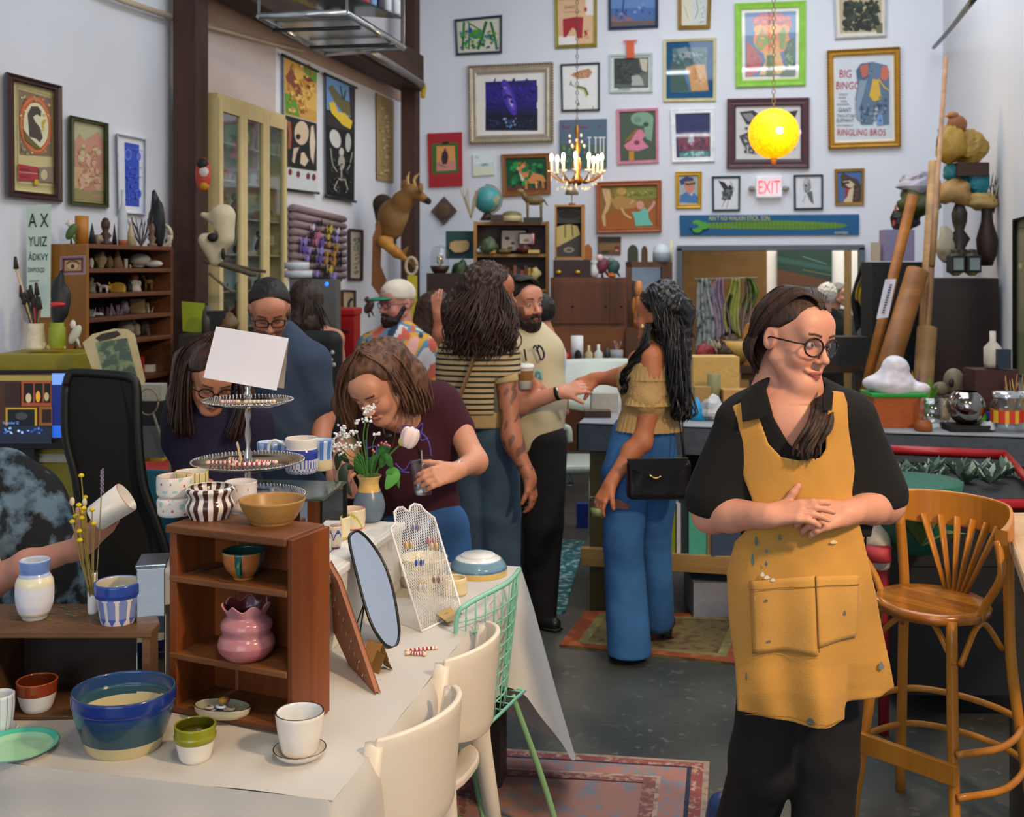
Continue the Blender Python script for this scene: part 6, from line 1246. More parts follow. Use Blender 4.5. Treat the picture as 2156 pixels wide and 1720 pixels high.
w6,M6,q6=mk('bearded man in a cream printed shirt and black trousers, shaking hands',5.35,(1101,640,.0,40,-2,4,1.03),'#cc8e74',body=[([(1098,690,.02),(1095,730,.03)],[.062,.07]),([(1088,800,-.1),(1095,852,-.16),(1180,826,-.24)],[.052,.046,.030]),([(1150,790,.05),(1150,835,-.05),(1112,800,-.2)],[.045,.04,.03])],hands=[((1182,825,-.24),(1222,815,-.24),(.2,.6,-.8),1,(.5,.55,.6,.65),.6),((1118,810,-.2),(1092,790,-.26),(-.4,.1,-.9),1,(.8,.8,.8,.8),.4)],shirt=[([(1108,760),(1115,850),(1115,915)],[.165,.165,.160]),([(1070,735),(1108,712,.02),(1150,735)],[.07,.09,.07]),([(1078,740,-.02),(1088,810,-.1)],[.075,.07],'r'),([(1150,740,.03),(1155,800,.03)],[.07,.065],'r')],sm=mat('#cbbf9c',.9,kind='splotch',col2='#cdc1a0',bump=.2,bs=200,sc=6),beard='#3a241a',bm_=(hairM('#2c1b13','#100a07',90),0),smile=.8,pants=[([(1085,930,.02),(1088,1100,.04),(1100,FL(5.35)-30,.05)],[.125,.105,.075]),([(1140,930,.0),(1142,1100,-.02),(1140,FL(5.35)-30,.0)],[.125,.105,.075])],pm=mat('#0e1016',.9,bump=.2,bs=200),shoes=[((1130,FL(5.35),0),(1178,FL(5.35)+12,-.1),'#121416',.06,0),((1100,FL(5.4),.05),(1130,FL(5.4)+12,-.05),'#121416',.06,0)],hair=dict(line=(.004,1.1,.10),t=1.04,low=-.02,locks=[([[(1095,592,-.1),(1118,588,-.08),(1130,605,-.04),(1132,640,-.02)],[(1085,590,-.06),(1110,582,0),(1128,600,.02),(1134,636,.02)]],60,.006,.008,.003,6)]),hm_=hairM('#1d1511','#0a0706',70))
printed(q6,'#20303c',w6,[[(1122,733),(1128,728),(1136,750),(1140,758),(1146,745),(1136,728),(1130,740)],[(1132,726),(1142,734),(1146,752)],[(1104,735),(1108,760)],[(1118,775),(1122,768)]],-.145,r=.0075);printed(q6,'#6fb0ac',w6,[[(1122,800),(1126,785),(1136,782),(1140,800)],[(1128,805),(1134,790)]],-.145,'fish_print',.013)
MB().cyl(q6((1171,829,-.235)),q6((1178,827,-.24)),.034,.033,mat('#101010',.4),20).cyl(q6((1172,822,-.27)),q6((1175,821,-.27)),.014,.014,mat('#e8e8e8',.2,metal=.6),12).build('wristwatch',w6)
def paper_cup(label,cx,y1,y0,hw1,hw0,d,cols):
 t=thing('paper_cup',label,'cup',pt(cx,y1,d));k=d/F;c=pt(cx,y1,d);H=(y1-y0)*k
 MB().lathe([(.001,0),(hw0*k,0),(hw1*k,H),(hw1*k,H+.001)],c,mat(cols[0],.7),28).build('cup_body',t);MB().lathe([(hw0*k*1.06,H*.25),(hw1*k*1.02,H*.85),(hw1*k,H*.86)],c,mat(cols[1],.8),28).build('sleeve',t);MB().lathe([(hw1*k*1.08,H),(hw1*k*1.06,H+.012),(hw1*k*.8,H+.016),(.001,H+.014)],c,mat('#e9e9e9',.3),28).build('lid',t)
paper_cup('takeaway coffee cup with a brown sleeve and white lid held by the bearded man',1103,818,773,20,15,5.04,('#e4e0d8','#8a5c2c'));paper_cup('small white paper cup held beside the handshake',1176,884,845,15,11,5.75,('#d4d0dc','#d6d2de'))
BLK=hairM('#151012','#050405',60,.3);TOP=mat('#b4925e',.9,var=.1,bump=.6,bs=120);JB=mat('#3a70a8',.85,kind='denim',col2='#234f86',bump=.3,bs=300)
w7,M7,q7=mk('woman with long black curls in an off-shoulder tan top and wide jeans, shaking hands',4.9,(1385,665,.0,-118,0,0,1.0),'#b8714c',body=[([(1388,715,.0),(1388,760,.0)],[.046,.052]),([(1345,760),(1385,750),(1420,765)],[.05,.06,.05]),([(1374,752,-.07),(1374,790,-.08)],[.058,.056]),([(1340,775,.12),(1300,795,.2),(1252,797,.25)],[.042,.038,.027]),([(1375,830,-.08),(1352,930,-.1),(1330,950,-.1),(1285,1018,-.14)],[.046,.042,.040,.027])],hands=[((1255,797,.25),(1215,812,.24),(-.2,.6,-.8),-1,(.5,.55,.6,.65),.5),((1285,1018,-.14),(1262,1060,-.16),(-.7,.3,-.6),-1,(.5,.55,.6,.6),.4)],shirt=[([(1372,800),(1370,870),(1368,885)],[.125,.118,.125]),([(1330,800,.03),(1400,795,0)],[.065,.07]),([(1372,775,-.06),(1366,840,-.08)],[.068,.078],'r')],sm=TOP,sdisp=(.007,34),scut=[(1290,772),(1345,764),(1400,760),(1440,790),(1440,905),(1395,908),(1360,900),(1300,905),(1290,860)],pants=[([(1335,915,.02),(1318,1000,.0),(1312,1150,-.02),(1325,1372,-.04)],[.10,.108,.090,.098]),([(1375,915,.02),(1380,1010,.04),(1376,1130,.12),(1384,1300,.22)],[.10,.105,.080,.078])],pm=JB,smile=0,shoes=[((1345,FL(4.9),.0),(1283,FL(4.9)+2,-.0),'#3e2018',.10,.05),((1402,FL(5.15),.25),(1360,FL(5.15)+2,.22),'#3e2018',.10,.05)],hair=dict(line=(.0,1.05,.075),t=1.10,low=-.03,fz=.006,vol=[([(1400,620,.02),(1420,660,.02),(1418,740,-.02),(1435,850,-.06)],[.07,.085,.075,.045]),([(1392,690,-.02),(1405,730,-.0)],[.065,.05])],locks=[([[(1385,600,-.02),(1420,640,-.06),(1430,740,-.10),(1450,860,-.12),(1440,885,-.12)],[(1375,605,-.06),(1402,660,-.11),(1420,740,-.13),(1428,850,-.14),(1432,880,-.14)],[(1365,610,-.06),(1385,680,-.10),(1412,740,-.12),(1424,830,-.14),(1445,870,-.12)]],200,.0055,.014,.012,15),([[(1370,680,-.08),(1362,730,-.1),(1330,770,-.06),(1316,800,-.04),(1312,826,-.04)],[(1360,680,-.06),(1350,730,-.07),(1322,775,-.04),(1318,810,-.04),(1330,830,-.04)]],36,.005,.010,.012,16),([[(1420,620,0),(1442,650,0),(1440,690,0),(1450,720,0)],[(1400,600,0),(1436,620,0),(1448,670,0),(1444,700,0)]],40,.005,.010,.012,16)]),hm_=BLK)
for i,(y0,y1,r0,r1)in enumerate(((770,800,.076,.086),(795,830,.080,.094),(822,852,.084,.106))):
 c=q7((1370-i*2,y1,-.07));c0=q7((1372-i*2,y0,-.065));mb=MB();n=72;H_=(c0-c);mb.add([c0.lerp(c,t)+(RT*math.cos(a)+FW*math.sin(a)*.8)*((r0*(1-t)+r1*t)+.005*t*math.sin(a*22))for t in(0,.5,1)for a in[2*math.pi*k/n for k in range(n)]],[(j*n+k,j*n+(k+1)%n,(j+1)*n+(k+1)%n,(j+1)*n+k)for j in(0,1)for k in range(n)],TOP,True);mb.build('sleeve_ruffle',w7)
c0=q7((1366,868));c1=q7((1366,905));n=110;MB().add([c0.lerp(c1,t)+(RT*math.cos(a)*(.128+.022*t)+FW*math.sin(a)*(.10+.02*t))*(1+.04*t*math.sin(a*34))for t in(0,.5,1)for a in[2*math.pi*k/n for k in range(n)]],[(j*n+k,j*n+(k+1)%n,(j+1)*n+(k+1)%n,(j+1)*n+k)for j in(0,1)for k in range(n)],TOP,True).build('peplum',w7)
mb=MB();P=[q7((*p,-.128))for p in((1283,1052),(1300,1050),(1327,1064),(1322,1072),(1295,1070))];mb.add(P,[tuple(range(5))],mat('#8e5440',.6));mb.build('torn_knee',w7)
MB().ell(q7((1352,688,-.09)),(.012,.006,.012),mat('#c8a070',.3,metal=.7),8,6).build('earring',w7)
hb=thing('handbag','black leather flap handbag hanging at the hip of the woman in wide jeans','bag',q7((1385,1048,-.2)));cB=q7((1386,1008,-.2));mbk=mat('#121011',.32,var=.2,bump=.3,bs=25)
S=SDF();S.box(cB,(.138,.034,.088),.026,R=Matrix.Rotation(YAW,3,'Z'));nmesh('bag_body',[S.mesh(.005)],mbk,hb,disp=folds(.005,22,3));mb=MB();P=[q7((*p,-.243))for p in((1322,968),(1448,966),(1440,985),(1385,1013),(1330,985))];mb.add(P+[p+FW*.012 for p in P],[tuple(range(5)),(9,8,7,6,5)]+[(i,(i+1)%5,(i+1)%5+5,i+5)for i in range(5)],mbk);mb.build('flap',hb,bevel=.003)
MB().tube(bez([q7((*p,-.25))for p in((1367,1000),(1380,1007),(1392,1003))],4),.004,mat('#d8b060',.2,metal=1),8).build('gold_clasp',hb);MB().tube([q7((1400,735,-.07)),q7((1430,880,-.12)),q7((1440,968,-.19))],.0035,mbk,6).tube([q7((1410,735,.0)),q7((1436,880,-.02)),q7((1442,968,-.17))],.0035,mbk,6).build('strap',hb)
plastic_cup('small glass with pale green drink held low by the woman in wide jeans',1257,1085,1050,16,14,4.74,False)
MB().cyl(pt(1257,1084,4.74),pt(1257,1070,4.74),.028,.029,mat('#8f9a50',.2),16).build('drink_surface')and None
bpy.data.objects['drink_surface'].parent=None;tag(bpy.data.objects['drink_surface'],'pale green drink inside the small glass held low','drink')
w8,M8,q8=mk('woman with long brown hair seen from behind wearing a black backpack',6.1,(645,640,0,172,0,0,1.0),'#bf8468',body=[([(650,680,0),(655,720,0)],[.05,.055]),([(615,715),(655,700),(705,712)],[.05,.065,.05]),([(705,715),(716,790,.05)],[.046,.04]),([(655,730),(660,760)],[.13,.13])],res=.008,hres=.007,smile=0,shirt=[([(660,790),(665,960)],[.15,.16])],sm=mat('#1a1a1e',.9),pants=[([(650,960),(650,1180)],[.12,.08]),([(690,960),(690,1180)],[.12,.08])],pm=mat('#1c2430',.9),hair=dict(t=1.06,low=-.06,vol=[([(645,630,-.02),(640,680,-.05),(630,715,-.05)],[.09,.095,.06])],locks=[([[(640,600,-.08),(612,650,-.06),(608,715,-.06)],[(645,600,-.1),(645,650,-.14),(635,725,-.12)],[(650,600,-.06),(676,650,-.06),(690,690,-.04)]],120,.006,.01,.003,4)]),hm_=hairM('#3a2a20','#15100c',50))
bp=thing('backpack','black backpack worn by the woman with long brown hair','backpack',q8((675,830,-.2)));S=SDF();S.box(q8((672,770,-.2)),(.125,.07,.19),.06,R=Matrix.Rotation(YAW,3,'Z'));nmesh('pack_body',[S.mesh(.008)],mat('#101214',.7),bp)
for a,b in(((628,700,-.08),(650,740,-.16)),((702,700,-.06),(692,740,-.16))):MB().tube([q8(a),q8(b)],.03,mat('#16191c',.7),10,True,None,.4).build('shoulder_strap',bp)
for x,y in((697,758),(703,768),(700,742)):MB().ell(q8((x,y,-.275)),(.012,.006,.012),mat('#b0b8bc',.3),8,6).build('badge',bp)
SHV=mat('#6f97ac',.9,kind='vc',var=.06)
def shc(V):
 n=nnoise(V,26,3);n2=nnoise(V,38,7);C=np.tile(np.array(lin('#5f88a4')),(len(V),1));C[n>.2]=lin('#d2a02c');C[n<-.25]=lin('#d8d0cc');C[n2>.35]=lin('#c8604c');C[n2<-.5]=lin('#27405c');C[(n>.55)]=lin('#e0a8a0');return C
w9,M9,q9=mk('bearded man in a white cap with a green brim and a colourful patchwork shirt',6.4,(836,640,0,-52,-4,0,1.05),'#c4877a',body=[([(842,680,.02),(845,720,.03)],[.06,.07])],res=.008,hres=.005,bm_=(hairM('#2a1a14','#0e0907',90),1),smile=0,pants=[([(800,960),(805,1170)],[.13,.08]),([(850,960),(850,1170)],[.13,.08])],pm=mat('#20242c',.9))
T=SM();limb(T,[q9((838,770)),q9((838,960))],[.20,.19],k=.06,flat=FW,fk=.72);limb(T,[q9((785,730)),q9((840,712,.02)),q9((885,735))],[.085,.10,.085],k=.07);limb(T,[q9((885,738)),q9((895,800))],[.09,.085],k=.04);limb(T,[q9((785,738)),q9((775,800))],[.09,.085],k=.04);nmesh('shirt',[T.mesh(.008)],SHV,w9,colf=shc)
T=SM();T.setM(M9);T.ell((0,-.01,.055),(.088,.108,.085),k=.01);T.cut(halfsp(M9@Vector((0,0,.030)),-(M9.to_3x3()@Vector((0,-.12,1)))),k=.006);nmesh('cap',[T.mesh(.005)],mat('#d8cebc',.85,bump=.2,bs=150),w9)
T=SM();T.setM(M9);T.ell((0,.115,.038),(.072,.072,.010),k=.01);nmesh('cap_brim',[T.mesh(.004)],mat('#1d7a58',.7),w9);glasses(w9,M9,.024,.018,'#6a4a3a',.0016)
printed(lambda p:M9@Vector(((p[0]-800)*.002,.101-abs(p[0]-800)*.0006,(700-p[1])*.002+.07)),'#b8404c',w9,[[(790,692),(800,690),(812,692)],[(788,697),(802,696),(814,698)]],0,'cap_embroidery',.0022)
w10,M10,q10=mk('woman with brown hair and dark clothes raising a ringed hand to her face',6.7,(925,660,0,60,0,0,.98),'#b87a60',body=[([(915,700),(910,740)],[.05,.055]),([(905,745,-.1),(925,700,-.2),(922,660,-.24)],[.045,.035,.027])],hands=[((922,660,-.24),(918,622,-.24),(-.3,.1,-.9),1,(.5,.6,.7,.7),.4)],res=.008,hres=.007,shirt=[([(905,780),(905,950)],[.16,.16]),([(875,745),(905,728),(940,745)],[.07,.08,.07])],sm=mat('#15171c',.9),pants=[([(905,950),(905,1150)],[.14,.09])],pm=mat('#15171c',.9),hair=dict(t=1.1,low=-.05,vol=[([(905,650),(892,700),(893,760)],[.09,.085,.05])]),hm_=hairM('#4a3222','#1c120c',50),smile=0)
w11,M11,q11=mk('young person in a white t-shirt behind the bearded man, looking down to the left',6.0,(1128,668,0,-115,-15,0,.95),'#b87c60',body=[([(1135,700),(1138,725)],[.045,.05]),([(1158,775,0),(1165,830,-.02),(1188,868,-.22)],[.04,.036,.026])],hands=[((1186,866,-.22),(1180,846,-.27),(.3,.1,-.9),1,(.8,.8,.8,.8),.4)],res=.008,hres=.006,shirt=[([(1140,770),(1142,900)],[.125,.125]),([(1115,738),(1140,728),(1162,745)],[.055,.065,.06]),([(1160,748),(1160,785)],[.06,.055],'r')],sm=mat('#d4d6de',.9),pants=[([(1135,900),(1135,1200)],[.12,.08])],pm=mat('#2a3038',.9),hair=dict(t=1.03,low=-.04),hm_=hairM('#1a1412','#090706',60),smile=0)
w12,M12,q12=mk('white-haired person in black seen from behind in the room beyond the doorway',11.75,(1742,625,0,170,0,0,1.0),'#b98a72',body=[([(1742,650),(1742,665)],[.05,.06])],res=.012,hres=.01,shirt=[([(1748,700),(1748,820)],[.2,.18]),([(1720,682),(1748,668),(1778,682)],[.07,.09,.07])],sm=mat('#17181c',.9),pants=[([(1748,820),(1748,895)],[.16,.12])],pm=mat('#17181c',.9),hair=dict(t=1.18,low=-.09,fz=.01),hm_=hairM('#d8d4ce','#a8a49e',50),smile=0)
w13,_,_=mk('dark-haired person seen from behind beside the white-haired one in the far room',12.4,(1668,628,0,175,0,0,.95),'#a87860',res=.012,hres=.01,shirt=[([(1668,700),(1668,880)],[.19,.15]),([(1642,680),(1668,665),(1696,680)],[.06,.08,.06])],sm=mat('#c8ccd8',.9),hair=dict(t=1.1,low=-.08),hm_=hairM('#2c2019','#120c09',50),smile=0)
w14,_,_=mk('grey-haired person at the right edge of the far room',12.1,(1768,622,0,60,0,0,.98),'#b98a72',res=.012,hres=.01,shirt=[([(1772,700),(1772,880)],[.18,.15]),([(1750,682),(1772,668),(1794,682)],[.06,.08,.06])],sm=mat('#3a3c42',.9),hair=dict(t=1.1,low=-.06),hm_=hairM('#77736e','#4a4744',50),smile=0)
w15,M15,_=mk('dark-haired man in sunglasses half hidden behind the head of the woman in the apron',9.3,(1612,668,0,-62,-8,0,1.0),'#b87c62',res=.009,hres=.007,body=[([(1618,700),(1620,730)],[.055,.06])],shirt=[([(1622,780),(1622,900)],[.18,.16]),([(1592,742),(1622,728),(1652,742)],[.065,.08,.065])],sm=mat('#4a3a5c',.9),pants=[([(1622,900),(1622,1010)],[.15,.1])],pm=mat('#22242c',.9),hair=dict(t=1.03,low=-.03),hm_=hairM('#1a1310','#090706',60),smile=.2);glasses(w15,M15,.026,.02,'#0c0a0a',.0022,True,mat('#0c0c0c',.15))
w16,M16,q16=mk('person in a black and white tie-dye shirt, mostly outside the photo, holding up a tumbler',3.15,(-135,880,.1,40,-10,0,1.0),'#c48870',body=[([(-60,1120,-.1),(-20,1225,-.28),(60,1190,-.33),(172,1150,-.38)],[.045,.040,.036,.025])],hands=[((172,1150,-.38),(222,1098,-.39),(.7,-.3,-.7),-1,(.3,.35,.4,.45),.6)],shirt=[([(10,1110,.05),(30,1200,.05),(60,1330,.05)],[.17,.19,.2]),([(-100,1010,.05),(0,1020,.05),(60,1060,.08)],[.07,.09,.10]),([(-90,1020),(-60,1120,-.1)],[.08,.085],'r'),([(60,1060,.08),(95,1200,.1)],[.09,.10],'r')],sm=mat('#111416',.9,kind='splotch',sc=14,col2='#5e7484',bump=.2,bs=200),pants=[([(0,1330,.0),(-20,1450,-.1),(0,1720,0)],[.12,.09,.07]),([(80,1330,.1),(60,1450,.0),(60,1690,.1)],[.12,.09,.07])],pm=mat('#15181c',.9),hair=dict(t=1.05),hm_=DK)
tb=Matrix.Rotation(YAW,3,'Z')@Matrix.Rotation(math.radians(55),3,'Y')@Matrix.Rotation(math.radians(-6),3,'X');c=pt(200,1092,2.72);mb=MB()
R3=.040;Hh=.092;mb.lathe([(.001,0),(R3*.80,0),(R3*.86,.004),(R3,Hh),(R3*.96,Hh+.001),(R3*.82,.008),(.001,.006)],c,GL,48,['#e6e2da']*3+['#c85a58']+['#d8d4c8']*2,rot=tb);o=mb.build('tumbler');tag(o,'white ceramic tumbler with a red rim tilted in the hand at the left','tumbler')
# furniture and collections behind
rq=random.Random(4)
def PLD(d):return lambda x,y,o=0:pt(x,y,d-o)
RMY=Matrix.Rotation(YAW,3,'Z')
def mesh_item(kind,p,w,h,col,m=None,c2=None,rot=0.0,dp=None):
 """small object of one mesh: p base centre, w width, h height (m)"""
 mb=MB();m=m or vc(.5,.18,sc=35,bump=.5,bs=60);r=w/2;R=Matrix.Rotation(YAW+rot,3,'Z');c2=c2 or col;q=lambda x,y,z:p+R@Vector((x*w,y*w,z*h))
 if kind=='box':mb.box(p+UP*h/2,(w,dp or w*.7,h),m,R,col)
 elif kind=='rock':
  vs=[];b=MB();b.ell((0,0,0),(r,r*.8,h/2),m,18,12);s=rq.random()*9
  for v in b.v:n=1+.42*mno.noise(Vector((v.x/w*3+s,v.y/w*3,v.z/h*3)))+.12*mno.noise(Vector((v.x/w*9,v.y/w*9+s,v.z/h*9)));vs.append(p+UP*h*.48+R@(v*n))
  mb.add(vs,b.f,m,rq.random()<.5,col)
 elif kind in('vase','jug','bottle','jar','bowl','cyl','bust','bell','lamp','dome','cone','tube'):
  pr=dict(vase=[(.5,0),(.9,.2),(1,.45),(.55,.75),(.5,.9),(.65,1)],jug=[(.95,0),(.9,.1),(.7,.8),(.72,1)],bottle=[(.9,0),(1,.1),(1,.55),(.35,.72),(.35,1)],jar=[(.9,0),(1,.08),(1,.8),(.8,.86),(.85,1)],bowl=[(.4,0),(.8,.4),(1,1)],cyl=[(1,0),(1,1)],tube=[(1,0),(1,1)],bust=[(.9,0),(.9,.12),(.4,.18),(.8,.35),(.35,.5),(.55,.65),(.6,.8),(.3,.98)],bell=[(1,0),(.8,.2),(.5,.7),(.15,.9),(.15,1)],lamp=[(.5,0),(.5,.05),(.08,.1),(.08,.5),(1,.5),(.6,1)],dome=[(1,0),(1,.5),(.85,.8),(.5,.95),(.05,1)],cone=[(1,0),(.5,.55),(.06,1)])[kind]
  mb.lathe([(.001,0)]+[(a*r,b*h)for a,b in pr]+[(.001,h*(.999 if kind not in('bowl',)else.6))],p,m,18,[col]*2+[c2]*(len(pr))if c2!=col else col)
 elif kind=='fig':mb.lathe([(.001,0),(r,0),(r*.8,h*.3),(r*.55,h*.62),(r*.3,h*.68)],p,m,12,col);mb.ell(p+UP*h*.82,(r*.62,r*.62,h*.18),m,10,8,None,c2);mb.ell(p+R@Vector((-r*.7,0,h*.45)),(r*.28,r*.25,h*.2),m,8,6,None,col).ell(p+R@Vector((r*.7,0,h*.45)),(r*.28,r*.25,h*.2),m,8,6,None,col)
 elif kind=='skull':mb.ell(q(.15,0,.55),(w*.32,w*.28,h*.45),m,14,10,R,col);mb.ell(q(-.25,0,.30),(w*.28,w*.16,h*.24),m,12,8,R,col);mb.ell(q(-.02,-.24,.52),(w*.09,w*.06,h*.16),m,8,6,R,'#1d1612');mb.ell(q(.2,0,.15),(w*.2,w*.16,h*.14),m,10,6,R,col)
 elif kind=='crystal':
  for i in range(9):a=rq.random()*6.28;t=rq.random();b=p+R@Vector((math.cos(a)*r*t*.8,math.sin(a)*r*t*.6,0));mb.cyl(b,b+Vector((math.cos(a)*t*.5*r,math.sin(a)*t*.5*r,h*rq.uniform(.5,1))),r*.25,r*.05,m,6,col if i%2 else c2,False)
 elif kind=='bird':mb.ell(q(0,0,.5),(w*.42,w*.3,h*.36),m,14,10,R@Matrix.Rotation(.5,3,'Y'),col);mb.ell(q(-.18,0,.84),(w*.26,w*.22,h*.15),m,10,8,R,c2);mb.cyl(q(-.4,0,.84),q(-.62,0,.8),w*.07,w*.01,m,6,'#c89a3c');mb.cyl(q(.1,0,.4),q(.45,0,.05),w*.16,w*.05,m,6,col);mb.cyl(q(0,0,0),q(0,0,.25),w*.12,w*.05,m,6,'#3a2a1c')
 elif kind=='hand':
  mb.cyl(p,q(0,0,.5),r*.45,r*.55,m,10,col);mb.ell(q(0,0,.58),(r*.75,r*.4,h*.16),m,10,8,R,col)
  for i in range(5):mb.cyl(q(-.3+.15*i,0,.6),q(-.42+.21*i,0,1-.12*abs(i-2)),r*.17,r*.10,m,6,col)
 elif kind=='ring':mb.tube(arc(p+UP*h/2,h/2*.9,0,6.28,20,R@Vector((w/h,0,0)),UP),h*.08,m,8,True,col)
 elif kind=='twigs':
  for i in range(14):a=rq.uniform(-1,1);mb.tube(bez([p,q(a*.3,rq.uniform(-.2,.2),.5),q(a*.5+rq.uniform(-.1,.1),rq.uniform(-.2,.2),rq.uniform(.7,1))],4),[w*.02]*8+[w*.008],m,4,True,col if i%3 else c2)
 elif kind=='plant':
  for i in range(22):a=rq.random()*6.28;l=rq.uniform(.5,1);e=p+Vector((math.cos(a)*r*l,math.sin(a)*r*l,h*rq.uniform(.25,1)));s=Vector((-math.sin(a),math.cos(a),0))*r*.2;mdl=p.lerp(e,.55)+UP*h*.12;mb.add([p,mdl-s,e,mdl+s],[(0,1,2,3)],m,True,col if i%2 else c2)
 elif kind=='animal':
  mb.ell(q(.05,0,.58),(w*.34,w*.16,h*.17),m,14,8,R,col);mb.cyl(q(-.22,0,.62),q(-.36,0,.86),w*.11,w*.08,m,8,col);mb.ell(q(-.42,0,.9),(w*.13,w*.07,h*.08),m,10,6,R,c2)
  for x in(-.18,.28):
   for y in(-.09,.09):mb.cyl(q(x,y,.5),q(x,y,0),w*.06,w*.035,m,6,col)
  mb.cyl(q(.36,0,.62),q(.5,0,.4),w*.04,w*.02,m,6,col)
 elif kind=='arch':mb.prism([(-.5,0),(.5,0),(.5,.55)]+[(.5*math.cos(a),.55+.45*math.sin(a))for a in[math.pi*i/10 for i in range(1,10)]]+[(-.5,.55)],p,R@Vector((w,0,0)),UP*h,R@Vector((0,dp or w*.4,0)),m,col)
 return mb
def items(d,rows,group=None,m=None):
 """rows: (name, label, kind, px, base y, width px, height px, colour[, colour 2])"""
 for r in rows:
  nm,lb_,kd,px,yb,wp_,hp_,col=r[:8];dd=d(px,yb)if callable(d)else d;k=dd/F
  o=mesh_item(kd,pt(px,yb,dd),wp_*k,hp_*k,col,m,r[8]if len(r)>8 and r[8]else None,r[9]if len(r)>9 else 0).build(nm);tag(o,lb_,nm.split('_')[-1],group)
WX=lambda X:(lambda px,y:(X/ray(px,y).x))
def rbox(lo,hi,m,name,parent=None,bevel=.003,**k):lo,hi=Vector(lo),Vector(hi);return MB().box((lo+hi)/2,[abs(a)for a in(hi-lo)],m).build(name,parent,bevel=bevel,**k)
def wd(c,ax=0,c2=None,r=.5):return mat(c,r,var=.2,kind='wood',axis=ax,sc=7,col2=c2)
SX=-3.18;f0=on(182,513,0,SX);f1=on(365,520,0,SX);Y0,Y1=f0.y,f1.y;Z1=f0.z;MW=wd('#6e4022',1,'#4a2814');ks=thing('curio_shelf','brown five shelf wooden unit of skulls, minerals and trinkets on the left wall','shelf',(SX-.14,(Y0+Y1)/2,.75))
rbox((WL+.02,Y0,.75),(SX,Y0+.022,Z1),wd('#a8742c',2,'#8a5a20'),'side_panel',ks);rbox((WL+.02,Y1-.022,.75),(SX,Y1,Z1),MW,'side_panel',ks);rbox((WL+.02,Y0,.75),(WL+.035,Y1,Z1),wd('#3a2212'),'back_panel',ks)
SZs=[Z1,on(182,565,0,SX).z,on(182,619,0,SX).z,on(182,671,0,SX).z,on(365,704,0,SX).z,1.18,.98,.77]
for z in SZs:rbox((WL+.03,Y0+.02,z-.022),(SX+.002,Y1-.02,z),MW,'shelf_board',ks)
rbox((WL+.05,Y0-.25,0),(SX+.15,Y1+.2,.745),wd('#4a3220',1),'cabinet_base',ks)
dS=WX(-3.30)
def sy(px,z,X=-3.30):d=X/ray(px,0).x;return HZ+(EYE-z)/d*F
def row(z,rs,X=-3.30,**k):items(WX(X),[(r[0],r[1],r[2],r[3],sy(r[3],z,X),*r[4:])for r in rs],**k)
row(SZs[0],[('parrot_figurine','green and white bird figurine at the left end on top of the curio shelf','bird',150,22,52,'#4a6a34','#d8cfc4'),('cork_cylinder','tan cork cylinder beside the bird figurine','cyl',172,27,60,'#b4772a'),('dark_cone','dark pointed cone behind the cork cylinder','cone',194,18,46,'#23282c'),('stone','grey brown stone between the cork cylinder and the dark bust','rock',205,22,24,'#8a7a5c'),('carved_bust','dark brown carved animal bust on top of the curio shelf','bust',222,32,58,'#3c2418'),('feather','black upright feather beside the carved bust','cone',241,12,46,'#14181a'),('specimen_bottle','tall clear specimen bottle with a dark stopper in front of the blueprint','bottle',258,20,118,'#b0653a','#b8c0c4'),('driftwood','pale twisted driftwood beside the specimen bottle','cone',275,24,52,'#b3a282'),('coral_twigs','bare dark twig branches on top of the curio shelf','twigs',297,60,66,'#4a3c34','#6a5c50'),('charred_root','black charred root standing tall at the right of the curio shelf top','rock',330,34,116,'#15181a'),('antler_piece','brown furry antler stump near the right end of the shelf top','bust',320,22,50,'#6e5640'),('horn','pale curved horn rising from the shelf top','ring',342,42,50,'#cfc4ac'),('small_skull','small pale skull at the right end of the shelf top','skull',352,22,26,'#d4cdb4')])
row(SZs[1],[('skull','tiny white skull at the left end of the first shelf','skull',190,16,22,'#d8dade'),('mineral','large tan mineral lump on the first shelf','rock',212,26,34,'#9c8a68'),('stone','brown stone with a hole on the first shelf','rock',230,16,26,'#7a6444'),('driftwood','pointed brown driftwood on the first shelf','cone',247,28,42,'#8a6c48'),('candle','white candle stub on the first shelf','cyl',265,8,20,'#e0d6c4'),('pebble','tiny tan pebble beside the candle stub','rock',274,5,8,'#c8a880'),('deer_skull','long pale animal skull with a dark eye socket on the first shelf','skull',305,72,32,'#c4bfb4',None,3.14),('sea_shell','tan conch shell at the right end of the first shelf','rock',340,42,30,'#a08858')])
row(SZs[2],[('figurine','grey elephant figurine at the left of the second shelf','fig',192,20,34,'#8a8478'),('polar_bear','white bear figurine with a red cap on the second shelf','animal',217,30,22,'#dcd8d8','#e8e4e0'),('toy_duck','tiny yellow toy duck on the second shelf','bird',231,7,22,'#d8b020','#e0c030'),('toy_house','yellow and grey toy house on the second shelf','arch',247,28,20,'#c8a444'),('pink_bead','pink flower shaped trinket beside the toy house','rock',261,8,14,'#b84a6c'),('figurine','black and white penguin figurine under a red cap on the second shelf','fig',283,30,36,'#cfcac0','#a0503c'),('figurine','dark figurine behind the penguin on the second shelf','fig',272,14,26,'#2a2622'),('figurine','small brass creature on the second shelf','animal',312,26,34,'#8a6c30','#b08c40'),('figurine','brass bell on the right of the second shelf','bell',328,16,30,'#a8885a'),('figurine','small brown owl on the second shelf','fig',340,12,22,'#6a5238'),('pebble','white bead at the right end of the second shelf','rock',352,10,9,'#c8c4c4')])
